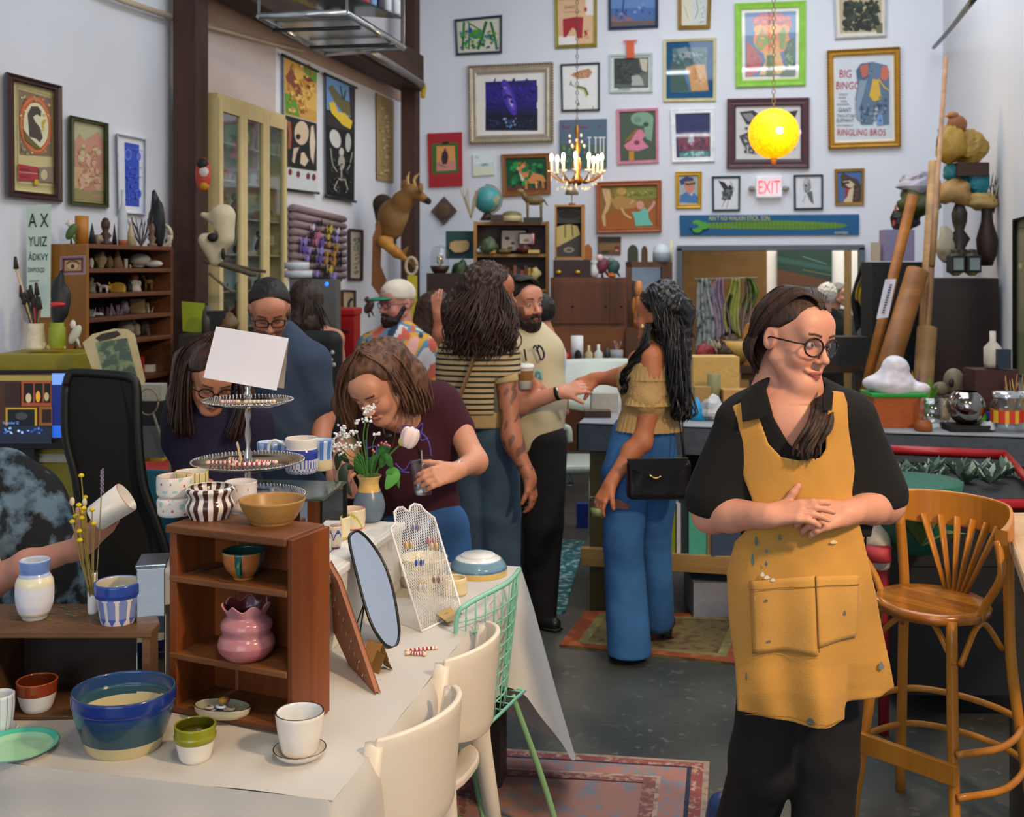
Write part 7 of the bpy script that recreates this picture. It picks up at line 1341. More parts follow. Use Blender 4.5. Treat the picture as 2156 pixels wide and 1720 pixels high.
row(SZs[3],[('crystal','white crystal at the left of the third shelf','crystal',190,18,26,'#b8bcc0','#8a9094'),('quartz','flat white quartz slab on the third shelf','rock',205,24,9,'#c8c8c4'),('amethyst','large purple amethyst cluster on the third shelf','crystal',226,36,26,'#75607a','#5c4a6a'),('amethyst','pale lilac amethyst cluster beside the larger one','crystal',248,26,22,'#9488a0','#76688a'),('geode','grey geode balls in the middle of the third shelf','rock',262,18,30,'#7d7680'),('pyrite_block','square sandy mineral block on the third shelf','box',290,26,30,'#8a7850'),('fluorite','teal and white mineral at the front of the third shelf','rock',292,24,12,'#7fa8ac'),('quartz','cream crystal cluster right of the mineral block','crystal',312,20,22,'#c8c0a0','#a89c78'),('mineral','small orange capped stone on the third shelf','rock',324,10,16,'#b8703c'),('quartz','small white quartz point on the third shelf','crystal',336,12,18,'#d8dce4','#b8c0d0'),('pebble','golden pebble at the right end of the third shelf','rock',355,12,9,'#b89858')])
row(SZs[4],[('sea_shell','large ribbed grey shell on the fourth shelf','rock',262,38,36,'#8c8270'),('sea_shell','second ribbed shell beside the first on the fourth shelf','rock',282,26,34,'#9c927e'),('stone','dark brown stone on the fourth shelf','rock',305,20,32,'#4a4034'),('quartz','upright white crystal on the fourth shelf','crystal',312,10,20,'#c4bcc8','#a49cac'),('box_of_shells','small tan box on the fourth shelf','box',326,12,24,'#b08a5c'),('mineral','pile of pale minerals at the right of the fourth shelf','rock',345,28,26,'#a49c90')])
row(SZs[5],[('card','white handwritten card standing on the lower shelf','box',312,26,14,'#cfcfc4'),('wooden_tray','orange brown tray of blue trinkets on the lower shelf','box',345,40,14,'#8a4c28'),('red_box','red box on the lower shelf','box',297,12,34,'#b02a24')])
picture('small framed drawing of a single eye hung on the side of the curio shelf',((127,540),(180,538),(180,578),(126,580)),5,'#a08e98',4,'#7a4450','#b89468',[('e','#d8b480',153,560,12,6),('e','#2a3a40',153,561,4,4.5),('l','#3a2a24',2.2,[140,556,146,551,153,549,162,551,167,556])],pl=lambda x,y,o=0:on(x,y,1,Y0-.002-o)if False else pt(x,y,4.95-o),depth=.03,name='eye_picture')
yc=thing('metal_cabinet','mustard yellow flat metal cabinet against the left wall','cabinet',pt(105,1000,5.0));My=mat('#8f8420',.4,var=.08)
c=pt(102,740,4.95);MB().box(c-UP*.33,(.36,.30,.66),My,RMY).build('body',yc,bevel=.006);MB().box(c-UP*.1-FW*.155+RT*.10,(.03,.02,.04),mat('#b07c2c',.4),RMY).build('latch',yc);tz_=c.z
th=thing('eye_chart','pale green eye test chart with rows of black letters on the left wall','chart',pt(82,660,5.3));q=PLD(5.28);mb=MB();mb.add([q(55,432),q(108,430),q(106,668),q(57,668)],[(0,1,2,3)],VC,False,'#c4d8cc');mb.build('chart_sheet',th);mb=MB()
for s_,x,y,h in(('A X',60,478,30),('YUIZ',60,518,21),('ÅDKVY',60,548,15),('DWPCRQD',59,573,10),('UHKSNDTMX',62,594,5)):mb.text(s_,q(x,y,.003),RT,UP,h*5.28/F,mat('#1c2a2a',.8),.002,None,'LEFT',.62 if len(s_)<6 else.5)
mb.build('lettering',th)
row2=lambda rs,d,y:items(d,[(r[0],r[1],r[2],r[3],y,*r[4:])for r in rs])
row2([('jug','cream jug with a green leaf holding paint brushes on the yellow cabinet','jug',76,44,54,'#ddd2b4'),('glass_jar','glass jar with a green lid under a red mushroom knob on the yellow cabinet','jar',120,34,56,'#b8902c','#8a9a24'),('mushroom_knob','red and white mushroom ornament on the green jar lid','fig',124,1,1,'#ddd','#c22'),('ceramic_bottle','tiny white ceramic bottle on the yellow cabinet','bottle',90,14,24,'#e4d8c0'),('wooden_dome','round cream wooden knob at the front of the yellow cabinet','dome',112,28,12,'#d8b478'),('white_owl','white bird figurine behind the glass jar','bird',158,24,62,'#c8c8b8','#dcd8c8'),('pebble','small white pebble on the yellow cabinet','rock',134,8,8,'#d8d4c8')],4.9,735)
bpy.data.objects.remove(bpy.data.objects['mushroom_knob'])
items(4.9,[('mushroom_figurine','white toadstool with a red cap on top of the green jar lid','cyl',122,663,24,20,'#e0d2b4'),('wooden_pole','dark carved cobra shaped pole rising behind the mushroom','rock',126,690,38,112,'#1b1e22')])
MB().ell(pt(122,641,4.88),(.034,.034,.014),GL,16,8,None,'#c0242a').build('red_ornament');tag(bpy.data.objects['red_ornament'],'shiny red toadstool cap above the green jar lid','ornament')
pb=thing('brush_bundle','bundle of paint brushes standing in the cream jug','brushes',pt(76,690,4.9))
for i,(x,y,c_)in enumerate(((34,540,'#c8b088'),(46,600,'#2a201c'),(52,615,'#6a4a2c'),(60,610,'#3a3c3c'),(66,600,'#22282a'),(72,620,'#b03a24'),(78,595,'#26343a'),(84,625,'#8a6a3c'))):MB().tube([pt(74+i*.6,700,4.9),pt(x,y+26,4.9)],.006,mat(c_,.5),6).cyl(pt(x,y+26,4.9),pt(x-2,y,4.9),.012,.006,mat('#3a3028',.8),8).build('brush',pb)
mo=thing('monitor','wide computer monitor showing a photo of shelves on a blue desktop','monitor',pt(60,960,4.7));q=PLD(4.7);MB().box(pt(40,862,4.72),(.42*1.1,.03,.34),mat('#0c0d0f',.4),RMY).build('bezel',mo,bevel=.004);mb=MB();sc2=mat('#ffffff',.4,kind='vc',emis=.55,var=.02)
mb.add([q(-60,790,.012),q(139,785,.012),q(139,922,.012),q(-60,936,.012)],[(0,1,2,3)],sc2,False,'#3a2418')
shapes(mb,[('r','#8a7a3c',-60,790,110,802),('r','#7aa4f0',110,786,139,810),('r','#10246c',110,810,139,896),('r','#2468e0',110,896,139,921),('r','#8a4424',45,802,108,855),('r','#15100e',50,807,70,848),('r','#15100e',73,807,90,848),('r','#15100e',93,807,106,848),('e','#b8a888',60,838,6,10),('e','#d09030',80,835,5,12),('e','#a89870',98,835,5,9),('r','#a8842c',12,858,78,900),('r','#12141a',16,862,73,900),('e','#3c3c3c',45,876,13,8),('r','#7a4c28',82,856,110,896),('r','#241814',88,862,108,890),('r','#2a1c18',12,808,42,855),('t','#70a8f8','November 22',6,893,6),('r','#1c2436',-60,896,108,934),('c',['#3a78e0','#6898f0','#a8c8ff','#2850a8'],0,896,110,916,16,5)],lambda x,y,o=0:q(x,y,.012+o),0,sc2)
mb.build('screen',mo);MB().box(pt(60,965,4.74),(.07,.05,.2),mat('#111',.4),RMY).build('neck',mo)
dk=thing('desk','desk with a bright teal cloth behind the office chair','desk',pt(210,1200,5.0));dz=.80;dc=onz(215,968,dz);Mt_=mat('#1f6f94',.8,var=.25,sc=4,kind='denim',col2='#2f88a4');MB().box(Vector((dc.x+.06,dc.y,dz-.02)),(1.1,.36,.04),mat('#a83028',.8)).build('desktop',dk,bevel=.003);MB().box(Vector((dc.x+.06,dc.y-.185,dz-.20)),(1.12,.012,.40),Mt_).box(Vector((dc.x+.61,dc.y,dz-.20)),(.012,.38,.40),Mt_).build('cloth',dk,bevel=.004)
for sx in(-.4,.5):MB().box((dc.x+sx,dc.y,.38),(.05,.3,.76),M_dkw).build('leg',dk)
dd5=(dc-Vector((0,0,EYE))).dot(FW)
row2([('paper_stack','stack of cream paper sheets at the left end of the desk','box',22,110,14,'#c8bc9c'),('polystyrene_tray','white ribbed tray on the desk in front of the monitor','box',110,84,16,'#bdb8ac'),('phone','dark smartphone leaning on the desk tray','box',70,10,24,'#1f2a38'),('plastic_bag','crumpled clear plastic bag on the desk','rock',85,44,16,'#b8b0b4'),('small_statue','orange figurine at the far left of the desk','fig',6,22,46,'#c8721c'),('jar','white labelled jar with a black lid on the desk','jar',312,26,44,'#c8c8bc','#2a2420'),('clay_pot','reddish brown pot behind the labelled jar','cyl',293,26,40,'#7a3c24'),('green_saucer','bright green plastic lid under the labelled jar','cyl',312,38,4,'#3cae2c'),('yellow_case','yellow case behind the jar on the desk','box',318,60,56,'#b8962c'),('blue_tape','blue tape loop over the yellow case','ring',318,44,50,'#2a5c8c')],4.85,968)
oc=thing('office_chair','black mesh office chair with a tall back beside the desk','chair',pt(235,1400,4.0));q4_=PLD(4.0);po=[(139,812),(146,790),(158,784),(250,790),(278,797),(288,815),(290,880),(294,960),(304,1030),(330,1100),(352,1180),(330,1250),(190,1260),(172,1120),(160,1010),(140,930),(137,860)]
P=[q4_(x,y,.03*math.sin((y-780)/150))for x,y in po];n=len(P);MB().add(P+[p+FW*.03 for p in P],[tuple(range(n)),tuple(range(2*n-1,n-1,-1))]+[(i,(i+1)%n,(i+1)%n+n,i+n)for i in range(n)],mat('#0b0c0c',.75,bump=.4,bs=400)).build('mesh_back',oc,bevel=.006);MB().tube(bez(P+[P[0]],3),.016,mat('#101212',.5),8).build('back_frame',oc)
sc4=q4_(240,1250);MB().box(Vector((sc4.x,sc4.y,.5)),(.5,.5,.08),mat('#0d0d0d',.8),RMY).build('seat',oc,bevel=.02);MB().cyl((sc4.x,sc4.y,.06),(sc4.x,sc4.y,.46),.03,.03,M_dark).build('gas_column',oc)
for i in range(5):a=i*1.257;MB().tube([(sc4.x,sc4.y,.09),(sc4.x+.3*math.cos(a),sc4.y+.3*math.sin(a),.04)],[.025,.018],M_dark,8).build('base_arm',oc)
items(4.62,[('black_stand','dark stand under the cream viewer case','box',240,HZ+EYE/4.62*F,90,HZ+EYE/4.62*F-812,'#15140f'),('grey_printer','grey office printer behind the office chair','box',322,960,60,66,'#6a6c68'),('black_speaker','black boxy device on the grey printer','box',325,894,50,52,'#1c1c1a'),('white_carton','pale grey carton behind the racket','box',318,842,56,34,'#9a9c94')]);MB().tube(arc(pt(312,846,4.5),.052,0,6.28,24,RT*.8,UP*1.05),.004,mat('#8a7a58',.5),6).tube([pt(322,868,4.5),pt(352,962,4.5)],.005,mat('#8a8068',.5),8).build('racket');tag(bpy.data.objects['racket'],'small string racket leaning against the grey equipment','racket');vw=thing('viewer_case','cream and grey carrying case with a handle and a green glass window','case',pt(240,830,4.6));q=PLD(4.6)
def slab(poly,pl,o0,o1,m,nm,par,bevel=.004):P=[pl(x,y,o1)for x,y in poly];B_=[pl(x,y,o0)for x,y in poly];n=len(P);return MB().add(P+B_,[tuple(range(n)),tuple(range(2*n-1,n-1,-1))]+[(i,(i+1)%n,(i+1)%n+n,i+n)for i in range(n)],m).build(nm,par,bevel=bevel)
slab([(176,722),(196,705),(240,694),(268,695),(282,705),(304,800),(300,815),(288,818),(204,800)],q,-.06,0,mat('#c9b98c',.4),'shell',vw);slab([(203,722),(266,713),(288,800),(222,795)],q,-.002,.004,mat('#4f6450',.15,kind='splotch',col2='#8a9a70',sc=20),'window',vw);slab([(203,712),(215,704),(246,698),(252,704),(240,710),(210,717)],q,-.002,.004,mat('#3a3028',.6),'handle_gap',vw)
cn=onz(250,1010,dz)
slab([(384,636),(430,640),(426,700),(386,696)],PLD(6.3),0,.1,mat('#98a818',.5),'green_box',None);tag(bpy.data.objects['green_box'],'lime green box low beside the near wooden post','box')
ms=thing('painted_mask','red, yellow and white painted egg shaped mask hung on the near post','mask',pt(428,405,6.3));cM=pt(428,368,6.32);MB().ell(cM,(.048,.035,.10),vc(.5,.5,sc=14),20,16,None,'#b8402c').build('shell',ms);mb=MB();mb.ell(cM+UP*.06-FW*.01,(.036,.032,.036),mat('#15120f',.6),12,8);mb.ell(cM+UP*.012-FW*.012+RT*.006,(.036,.028,.045),mat('#c8b8a8',.6),12,8);mb.ell(cM-UP*.06-FW*.004+RT*.008,(.030,.030,.032),mat('#c08c1c',.6),12,8);mb.build('painted_patches',ms)
sk_=thing('cow_skull','large bleached cow skull hung on the near post','skull',pt(455,560,6.2));S=SDF();P6=lambda x,y,z=0:pt(x,y,6.25+z);S.cap(P6(470,455),P6(472,500),.07,.055,.04);S.cap(P6(470,500),P6(455,548),.05,.03,.03);S.cap(P6(440,520),P6(452,550),.04,.025,.03);S.cap(P6(428,452),P6(455,462),.016,.03,.03);S.cap(P6(432,505),P6(450,500),.04,.03,.03);S.ell(P6(450,497,-.05),(.025,.04,.03),.012,'s');S.ell(P6(440,478,-.04),(.02,.05,.02),.012,'s');nmesh('cranium',[S.mesh(.007)],mat('#cbbf9e',.7,var=.12,bump=.4,bs=40),sk_);MB().ell(P6(447,500,-.055),(.030,.02,.026),M_dark,12,8,RMY).build('eye_socket',sk_);MB().ell(P6(470,535,-.05),(.012,.02,.035),M_dark,10,8,RMY).build('nose_hollow',sk_)
MB().tube(bez([P6(430,548),P6(480,560),P6(540,580)],6),[.018]*12+[.008],mat('#5a4c3c',.7)).tube(bez([P6(470,552),P6(520,565),P6(560,572)],6),.009,mat('#4c4034',.7)).tube(bez([P6(440,575),P6(470,600),P6(490,615)],5),.008,mat('#6a5c4a',.7)).build('branch');tag(bpy.data.objects['branch'],'bare forked branch sticking out under the cow skull','branch')
items(6.0,[('side_cabinet','dark low cabinet beside the near post carrying the helmet and camera','box',455,1100,130,398,'#2a2018'),('helmet','shiny dark metal helmet at the foot of the near post','dome',440,700,30,58,'#5c564c'),('black_box_camera','old black box camera beside the post','box',458,700,40,46,'#15130f'),('straw_bag','brown woven bag behind the box camera','rock',480,700,44,40,'#6a5236')])
qa,qb=pt(455,205,6.75),pt(598,252,7.76);ec=Vector((qb.x-qa.x,qb.y-qa.y,0));Lc=ec.length;ec.normalize();nc=Vector((ec.y,-ec.x,0));Mcb=mat('#d8c48c',.5,var=.05);zt0=on(455,205,1,qa.y).z;TZc=qa.z;Rc=Matrix.Rotation(math.atan2(ec.y,ec.x),3,'Z')
cc=thing('display_cabinet','tall cream display cabinet with three narrow glass doors against the left wall','cabinet',(qa.x,qa.y,0))
def cbx(a,b,z0,z1,y0,y1,m,nm,par=None,**k):return MB().box(qa+ec*(a+b)/2+nc*(y0+y1)/2+UP*((z0+z1)/2-qa.z),(b-a,y1-y0,z1-z0),m,Rc).build(nm,par or cc,**k)
BT=.75;cbx(0,Lc,BT,TZc,-.16,-.15,mat('#b4c0c0',.7),'back_panel');cbx(0,Lc,0,BT,-.16,0,Mcb,'base');cbx(0,Lc,TZc,TZc+.03,-.16,.01,Mcb,'top_board');cbx(0,.02,BT,TZc,-.16,0,Mcb,'side_panel');cbx(Lc-.02,Lc,BT,TZc,-.16,0,Mcb,'side_panel');Lw=Lc/3
gl_m=glass_thin((.93,.97,.96),.04,.10)
for j in range(3):
 dr=thing('door',None,None,(0,0,0));dr.parent=cc;dr.location=(0,0,0);o=dr
 bpy.data.objects.remove(dr);mb=MB()
 for a,b,z0,z1 in((0,.05,BT,TZc),(Lw-.05,Lw,BT,TZc),(.05,Lw-.05,TZc-.08,TZc),(.05,Lw-.05,BT,BT+.08)):mb.box(qa+ec*(j*Lw+(a+b)/2)+nc*.012+UP*((z0+z1)/2-qa.z),(b-a-.002,.024,z1-z0),Mcb,Rc)
 dr=mb.build('door',cc);MB().box(qa+ec*(j+.5)*Lw+nc*.008+UP*((BT+TZc)/2-qa.z),(Lw-.1,.002,TZc-BT-.16),gl_m,Rc).build('glass_pane',dr)
zs=[TZc-.26-i*.235 for i in range(8)];nn_=0
cols=['#6a5a48','#8a9aa0','#3a4a5a','#a8642c','#b8a890','#2c3a2c','#7a4a3a','#c8b85c','#4a6a8a','#5a3a2c']
kd_=['jar','fig','bottle','bird','rock','vase','skull','bust','box','crystal'];desc={'jar':'jar','fig':'figurine','bottle':'bottle','bird':'bird_figurine','rock':'rock','vase':'vase','skull':'skull','bust':'bust','box':'tin','crystal':'crystal'}
cn_=['brown','pale grey','slate blue','orange','cream','dark green','rust red','yellow','blue','dark brown']
for i,z in enumerate(zs):
 cbx(.02,Lc-.02,z-.008,z,-.148,-.01,mat('#a8b8b4',.1,metal=.1),'shelf_board')
 for j in range(3):
  k1=(i*3+j*7)%10;k2=(i*7+j*3+1)%10;sd_=['left','middle','right'][j];on_=['top','second','third','fourth','fifth','sixth','seventh','lowest'][i]
  for t_,(kk_,cl)in enumerate(((k1,k2),(k2,k1))):
   if t_ and(i+j)%3==0:continue
   p=qa+ec*(j*Lw+Lw*(.34+.32*t_))-nc*.08+UP*(z-qa.z+.001);h=.07+.05*((i*5+j+t_)%3);nm=desc[kd_[kk_]]
   tag(mesh_item(kd_[kk_],p,.06+.02*(i%3),h,cols[cl]).build(nm),f"{cn_[cl]} {nm.replace('_', ' ')} on the {on_} shelf behind the {sd_} glass door",nm.split('_')[-1])
rk2=thing('butterfly_rack','mauve slatted wall rack covered with pinned butterflies','rack',onleft(670,590,0));Mv=mat('#9a8488',.7,var=.08)
for i in range(9):
 t=i/9;a0_,a1_=onleft(617,437+150*t,.05),onleft(722,462+134*t,.05);MB().tube([a0_,a1_],.040,Mv,10,True,None,.7).build('slat',rk2)
slab([(615,430),(719,455),(720,592),(614,588)],onleft,.005,.03,mat('#6a5450',.8),'backing_board',rk2)
bc_=['#15121a','#5a4aa0','#8a7cc8','#b06a84','#b8a43c','#a87c34','#2a2540','#c8c0d8'];bn_=['black','violet','lilac','pink','yellow','ochre','indigo','white']
for i,(x,y,c_)in enumerate(((656,478,7),(671,470,0),(692,482,4),(708,486,7),(655,492,0),(666,496,3),(688,498,4),(705,502,2),(638,508,2),(650,510,6),(662,508,3),(674,510,1),(690,514,5),(706,520,5),(636,524,1),(648,528,2),(658,532,0),(672,528,2),(686,534,5),(700,536,5),(712,538,0),(644,544,2),(656,546,0),(670,546,1),(684,550,5),(700,552,5),(712,554,0),(668,562,0),(680,566,0),(692,568,4),(664,576,2),(684,578,0),(700,582,2))):
 p=onleft(x,y,.10);mb=MB();m_=vc(.5);s=.040+.008*(i%3)
 for sg in(-1,1):mb.add([p,p+Vector((.008,sg*s,s*.8)),p+Vector((.012,sg*s*1.15,0)),p+Vector((.006,sg*s*.7,-s*.8))],[(0,1,2,3)],m_,False,bc_[c_])
 mb.cyl(p-UP*s*.5,p+UP*s*.5,.003,.003,m_,5,'#15121a');tag(mb.build('butterfly'),f'pinned {bn_[c_]} butterfly on the mauve rack','butterfly',f'{bn_[c_]} butterflies on the mauve rack')
items(6.9,[('boater_hat','white flat hat with a grey band on top of the hat stack','cyl',625,566,52,14,'#c4ccd0'),('boater_hat','second white flat hat under the top hat','cyl',628,584,58,14,'#c0c8d0'),('coffee_machine','grey steel coffee machine below the hats','box',664,700,96,112,'#5c5e5c'),('machine_stand','dark wooden stand under the coffee machine','box',664,1140,100,440,'#2c221c')])
MB().ell(pt(688,598,6.70),.013,mat('#2060ff',.4,emis=2.5),10,8).build('indicator_light');tag(bpy.data.objects['indicator_light']);o=bpy.data.objects['indicator_light'];par=bpy.data.objects['coffee_machine'];o.parent=par;o.location=o.location-par.location
tc_=thing('tool_chest','red metal tool chest under the small framed print','chest',pt(715,900,7.4));cR=pt(716,690,7.45);Mrd=mat('#a81c1c',.3);MB().box(cR-UP*.12,(.24,.3,.42),Mrd,RMY).build('body',tc_,bevel=.01);MB().box(cR+UP*.11,(.26,.32,.05),Mrd,RMY).build('lid',tc_,bevel=.012);MB().box(cR-UP*.01-FW*.16,(.18,.01,.012),mat('#c8c8c8',.2,metal=1),RMY).build('handle',tc_);MB().box(Vector((cR.x,cR.y,(cR.z-.33)/2)),(.3,.36,cR.z-.33),wd('#3a2a20'),RMY).build('stand',tc_)
slab([(680,612),(722,612),(722,642),(680,642)],PLD(7.6),0,.05,wd('#5a3018'),'wooden_crate',None);tag([o for o in bpy.data.objects if o.name.startswith('wooden_crate')and 'label' not in o][0],'dark wooden box behind the red tool chest','box')
dh=thing('deer_trophy','mounted deer head with small antlers on the far post','trophy',pt(820,500,9.6));P9=lambda x,y,z=0:pt(x,y,9.6+z);S=SDF();S.chain([P9(820,478),P9(828,452,-.05),P9(848,424,-.15),P9(864,404,-.2)],[.125,.125,.085,.065],.04);S.cap(P9(868,402,-.2),P9(902,424,-.25),.058,.028,.02);S.ell(P9(852,392,-.1),(.04,.02,.06),.02);S.ell(P9(886,396,-.3),(.02,.04,.05),.02);MD=np.array(lin('#8a6234'))
def dcol(V):
 C=np.tile(MD,(len(V),1));p=np.array(P9(903,426,-.25));m=(np.linalg.norm(V-p,axis=1)<.045);C[m]=lin('#1a1410');e_=np.linalg.norm(V-np.array(P9(874,406,-.29)),axis=1)<.02;C[e_]=lin('#0c0a08');w=np.clip(1-np.linalg.norm(V-np.array(P9(845,452,-.1)),axis=1)/.16,0,1)[:,None];C=C*(1-w)+np.array(lin('#b89468'))*w;return C
nmesh('head',[S.mesh(.011)],vc(.8,.15,sc=30,bump=.5,bs=120),dh,colf=dcol)
for x1,x2 in((858,862),(872,886)):MB().tube(bez([P9(x1+4,396,-.2),P9(x1,378,-.2),P9(x2,362,-.2)],5),[.014]*8+[.005]*3,mat('#b8945c',.6),8).build('antler',dh)
S=SDF();S.cap(P9(806,430,.05),P9(818,510,.0),.09,.07,.03);nmesh('neck_fur',[S.mesh(.012)],mat('#3a2c20',.9,bump=.6,bs=80),dh)
fs_=thing('carved_fish','orange brown mounted fish hanging under the deer head','fish',pt(815,590,9.4));S=SDF();P9=lambda x,y,z=0:pt(x,y,9.4+z);S.cap(P9(806,508,-.05),P9(835,532,-.08),.05,.045,.02);S.cap(P9(835,532,-.08),P9(862,552,-.05),.045,.012,.02);S.ell(P9(818,505,-.05),(.05,.02,.03),.02);nmesh('body',[S.mesh(.010)],mat('#b07a28',.5,var=.35,sc=12,bump=.4,bs=60),fs_);slab([(786,500),(797,468),(802,480),(800,560),(812,590),(798,618),(784,600)],lambda x,y,o=0:P9(x,y,-o),-.03,.02,wd('#8a5020',2),'mounting_board',fs_,.008);MB().add([P9(840,532,-.08),P9(862,516,-.08),P9(852,542,-.08)],[(0,1,2)],mat('#7a5a28',.7)).build('back_fin',fs_);MB().add([P9(855,548),P9(878,540),P9(874,566)],[(0,1,2)],mat('#6a5428',.7)).build('tail_fin',fs_)
items(9.3,[('yellow_banner','yellow cloth hanging low on the far post','box',868,700,20,120,'#b8a81c'),('bone_horn','pale curved bone over the yellow cloth','ring',866,580,26,40,'#b8a890'),('plush_owl','small dark feathered ornament by the far post','bird',777,668,22,44,'#3a2018','#4a281c')])
# back wall furniture
def shelfunit(label,x0,x1,yt,ys,d,m,dep=.3,name='bookcase',back='#4a3420'):
 a=pt(x0,yt,d);b=pt(x1,yt,d);w=(b-a).length;t=thing(name,label,'bookcase',((a+b)/2).xy.to_3d());zt=a.z;c=(a+b)/2;zf=lambda y:EYE-(y-HZ)/F*d
 for s in(-1,1):MB().box(c+RT*s*(w/2-.015)+FW*dep/2-UP*zt/2,(.03,dep,zt),m,RMY).build('side_panel',t)
 MB().box(c+FW*dep-UP*zt/2,(w,.012,zt),wd(back),RMY).build('back_panel',t)
 for y in ys:MB().box(Vector((c.x,c.y,zf(y)-.012))+FW*dep/2,(w-.06,dep-.004,.026),m,RMY).build('shelf_board',t)
 return t
shelfunit('light pine bookcase of framed insects and old books against the back wall',997,1156,466,[467,535,609,690,760],9.9,wd('#b98a48',2,'#94692e'))
items(9.95,[('globe','turquoise and tan globe on top of the pine bookcase','rock',1026,455,1,1,'#4a9898')]);bpy.data.objects.remove(bpy.data.objects['globe'])
gb=thing('desk_globe','turquoise and tan globe on top of the pine bookcase','globe',pt(1026,466,9.9));cg=pt(1026,420,9.95);MB().ell(cg,.125,mat('#3f8f96',.4,kind='splotch',col2='#b89a5c',sc=6),28,20).build('sphere',gb);MB().cyl(cg-UP*.19,cg-UP*.11,.07,.02,wd('#4a3020')).build('base',gb);MB().tube(arc(cg,.135,-1.5,1.7,16,RT,UP),.006,mat('#8a7a4a',.4,metal=.6)).build('meridian',gb)
T10=9.85
items(T10,[('antlers','pale deer antlers spreading beside the globe','twigs',992,460,46,70,'#a89878'),('leather_case','dark brown leather case beside the globe','box',1050,466,34,14,'#3a2418'),('turtle_shell','white and green turtle shell on the pine bookcase','dome',1078,466,44,22,'#c8bc94','#6a6c44'),('horse_statue','bronze horse with a rider on a dark plinth on the pine bookcase','animal',1122,458,62,62,'#6c5a34','#8a7440'),('plinth','dark plinth under the bronze horse','box',1122,466,40,8,'#2c2420'),('glass_float','green glass ball in the top compartment of the pine bookcase','rock',1030,533,34,34,'#4c5c44'),('white_skull','small white skull at the left of the top compartment','skull',1012,533,16,18,'#b8c4c8'),('brass_box','small brass box in front of the green glass ball','box',1036,533,16,7,'#b8902c'),('mineral','grey rock in the middle of the top compartment','rock',1062,533,24,10,'#6a5c30'),('clock','small dark red round clock in the top compartment','rock',1103,532,28,18,'#5a2a24'),('open_book','open cream book at the right of the top compartment','box',1124,533,24,7,'#c8a860'),('pink_candle','pink candle in the top compartment','cyl',1122,514,6,22,'#e09aa4'),('pale_skull','yellowish small skull on the second shelf right side','rock',1128,588,20,24,'#c8b878')])
picture('dark framed insect display inside the pine bookcase',((1053,482),(1110,482),(1110,530),(1053,530)),3,'#1c1614',0,'','#c4bcb4',[('e','#3a3430',1068,502,5,4),('e','#4a423c',1080,512,4,3),('e','#5a524c',1074,522,6,3),('e','#4a423c',1095,498,3,3)],pl=PLD(10.1),name='insect_frame')
picture('smaller dark framed white card inside the pine bookcase',((1092,490),(1127,490),(1127,515),(1092,515)),2,'#1c1614',0,'','#d4ccc8',[('e','#a8786a',1108,506,6,3)],pl=PLD(10.0),name='insect_frame')
bc3=['#5a2c28','#7a3a34','#3a2420','#8a4a34','#2c2c34','#a83c2c','#4a3c2c','#c8901c','#26303c'];bl3=['maroon','faded red','dark brown','rust','charcoal','scarlet','olive brown','yellow','navy']
for i in range(9):p=pt(1062+7.5*i,603,9.97);tag(mesh_item('box',p,.028,.19-.02*(i%3),bc3[i],dp=.15).build('book'),f'{bl3[i]} book standing on the second shelf of the pine bookcase','book','books in the pine bookcase')
for i in range(7):p=pt(1086+7.5*i,688,9.97);tag(mesh_item('box',p,.028,.2-.02*(i%2),bc3[(i*4+2)%9],dp=.15).build('book'),f'{bl3[(i * 4 + 2) % 9]} book on the third shelf of the pine bookcase','book','books in the pine bookcase')
tag(mesh_item('box',pt(968,545,10.2),.26,.26,'#0f4a48',dp=.04).build('fossil_board'),'dark green board with a pale fossil slab left of the pine bookcase','board');slab([(947,522),(949,511),(958,508),(982,507),(988,512),(986,524),(974,530),(958,531)],PLD(10.1),-.04,.02,mat('#c8a878',.7,bump=.3),'fossil_slab',bpy.data.objects['fossil_board'])if False else tag(slab([(947,522),(949,511),(958,508),(982,507),(988,512),(986,524),(974,530),(958,531)],PLD(10.12),-.04,.02,mat('#c8a878',.7,bump=.3),'fossil',None),'pale tan fossil slab fixed on the dark green board','fossil')
items(9.9,[('green_disc','dark green felt ball beside the glass dome','rock',970,600,34,50,'#26401a'),('yellow_flowers','yellow dried flowers under the glass dome','plant',926,562,22,26,'#a8903c','#c8b45c'),('wooden_bowl','dark turned wooden base under the glass dome','bowl',926,578,42,18,'#3a1c14'),('dark_cabinet','dark mahogany cabinet below the glass dome','box',938,800,76,225,'#2c1612')])
MB().lathe([(.085,0),(.085,.10),(.07,.16),(.04,.19),(.001,.20)],pt(926,562,9.9),glass_thin((.95,.97,.97),.03,.08),24).build('glass_dome');tag(bpy.data.objects['glass_dome'],'clear glass dome on a dark wooden base at the left of the back wall','dome')
di=thing('cave_diorama','pine shadow box holding a dark stalactite cave scene','diorama',pt(1200,546,9.7));q=PLD(9.7)
slab([(1168,431),(1232,431),(1230,546),(1168,546)],q,-.2,-.19,wd('#1c1814'),'back_panel',di,0);mp_=wd('#b07a3c',2)
for r_ in((1168,431,1172,546),(1224,431,1232,546),(1168,431,1230,435),(1168,541,1230,546)):slab([(r_[0],r_[1]),(r_[2],r_[1]),(r_[2],r_[3]),(r_[0],r_[3])],q,-.2,0,mp_,'frame_board',di,0)
mb=MB();shapes(mb,[('r','#3a3634',1172,434,1225,470),('e','#0c0b0a',1198,452,22,9),('p','#b8a868',[1172,478,1184,474,1200,472,1216,476,1222,496,1200,506,1172,520]),('l','#6a5c30',3,[1190,474,1190,500]),('l','#6a5c30',3,[1204,472,1206,498]),('p','#3c3836',[1172,520,1200,506,1224,492,1224,542,1172,542]),('e','#8a8680',1198,526,11,6),('e','#54504c',1198,526,6,3)],PLD(9.78),0);mb.build('cave_relief',di)
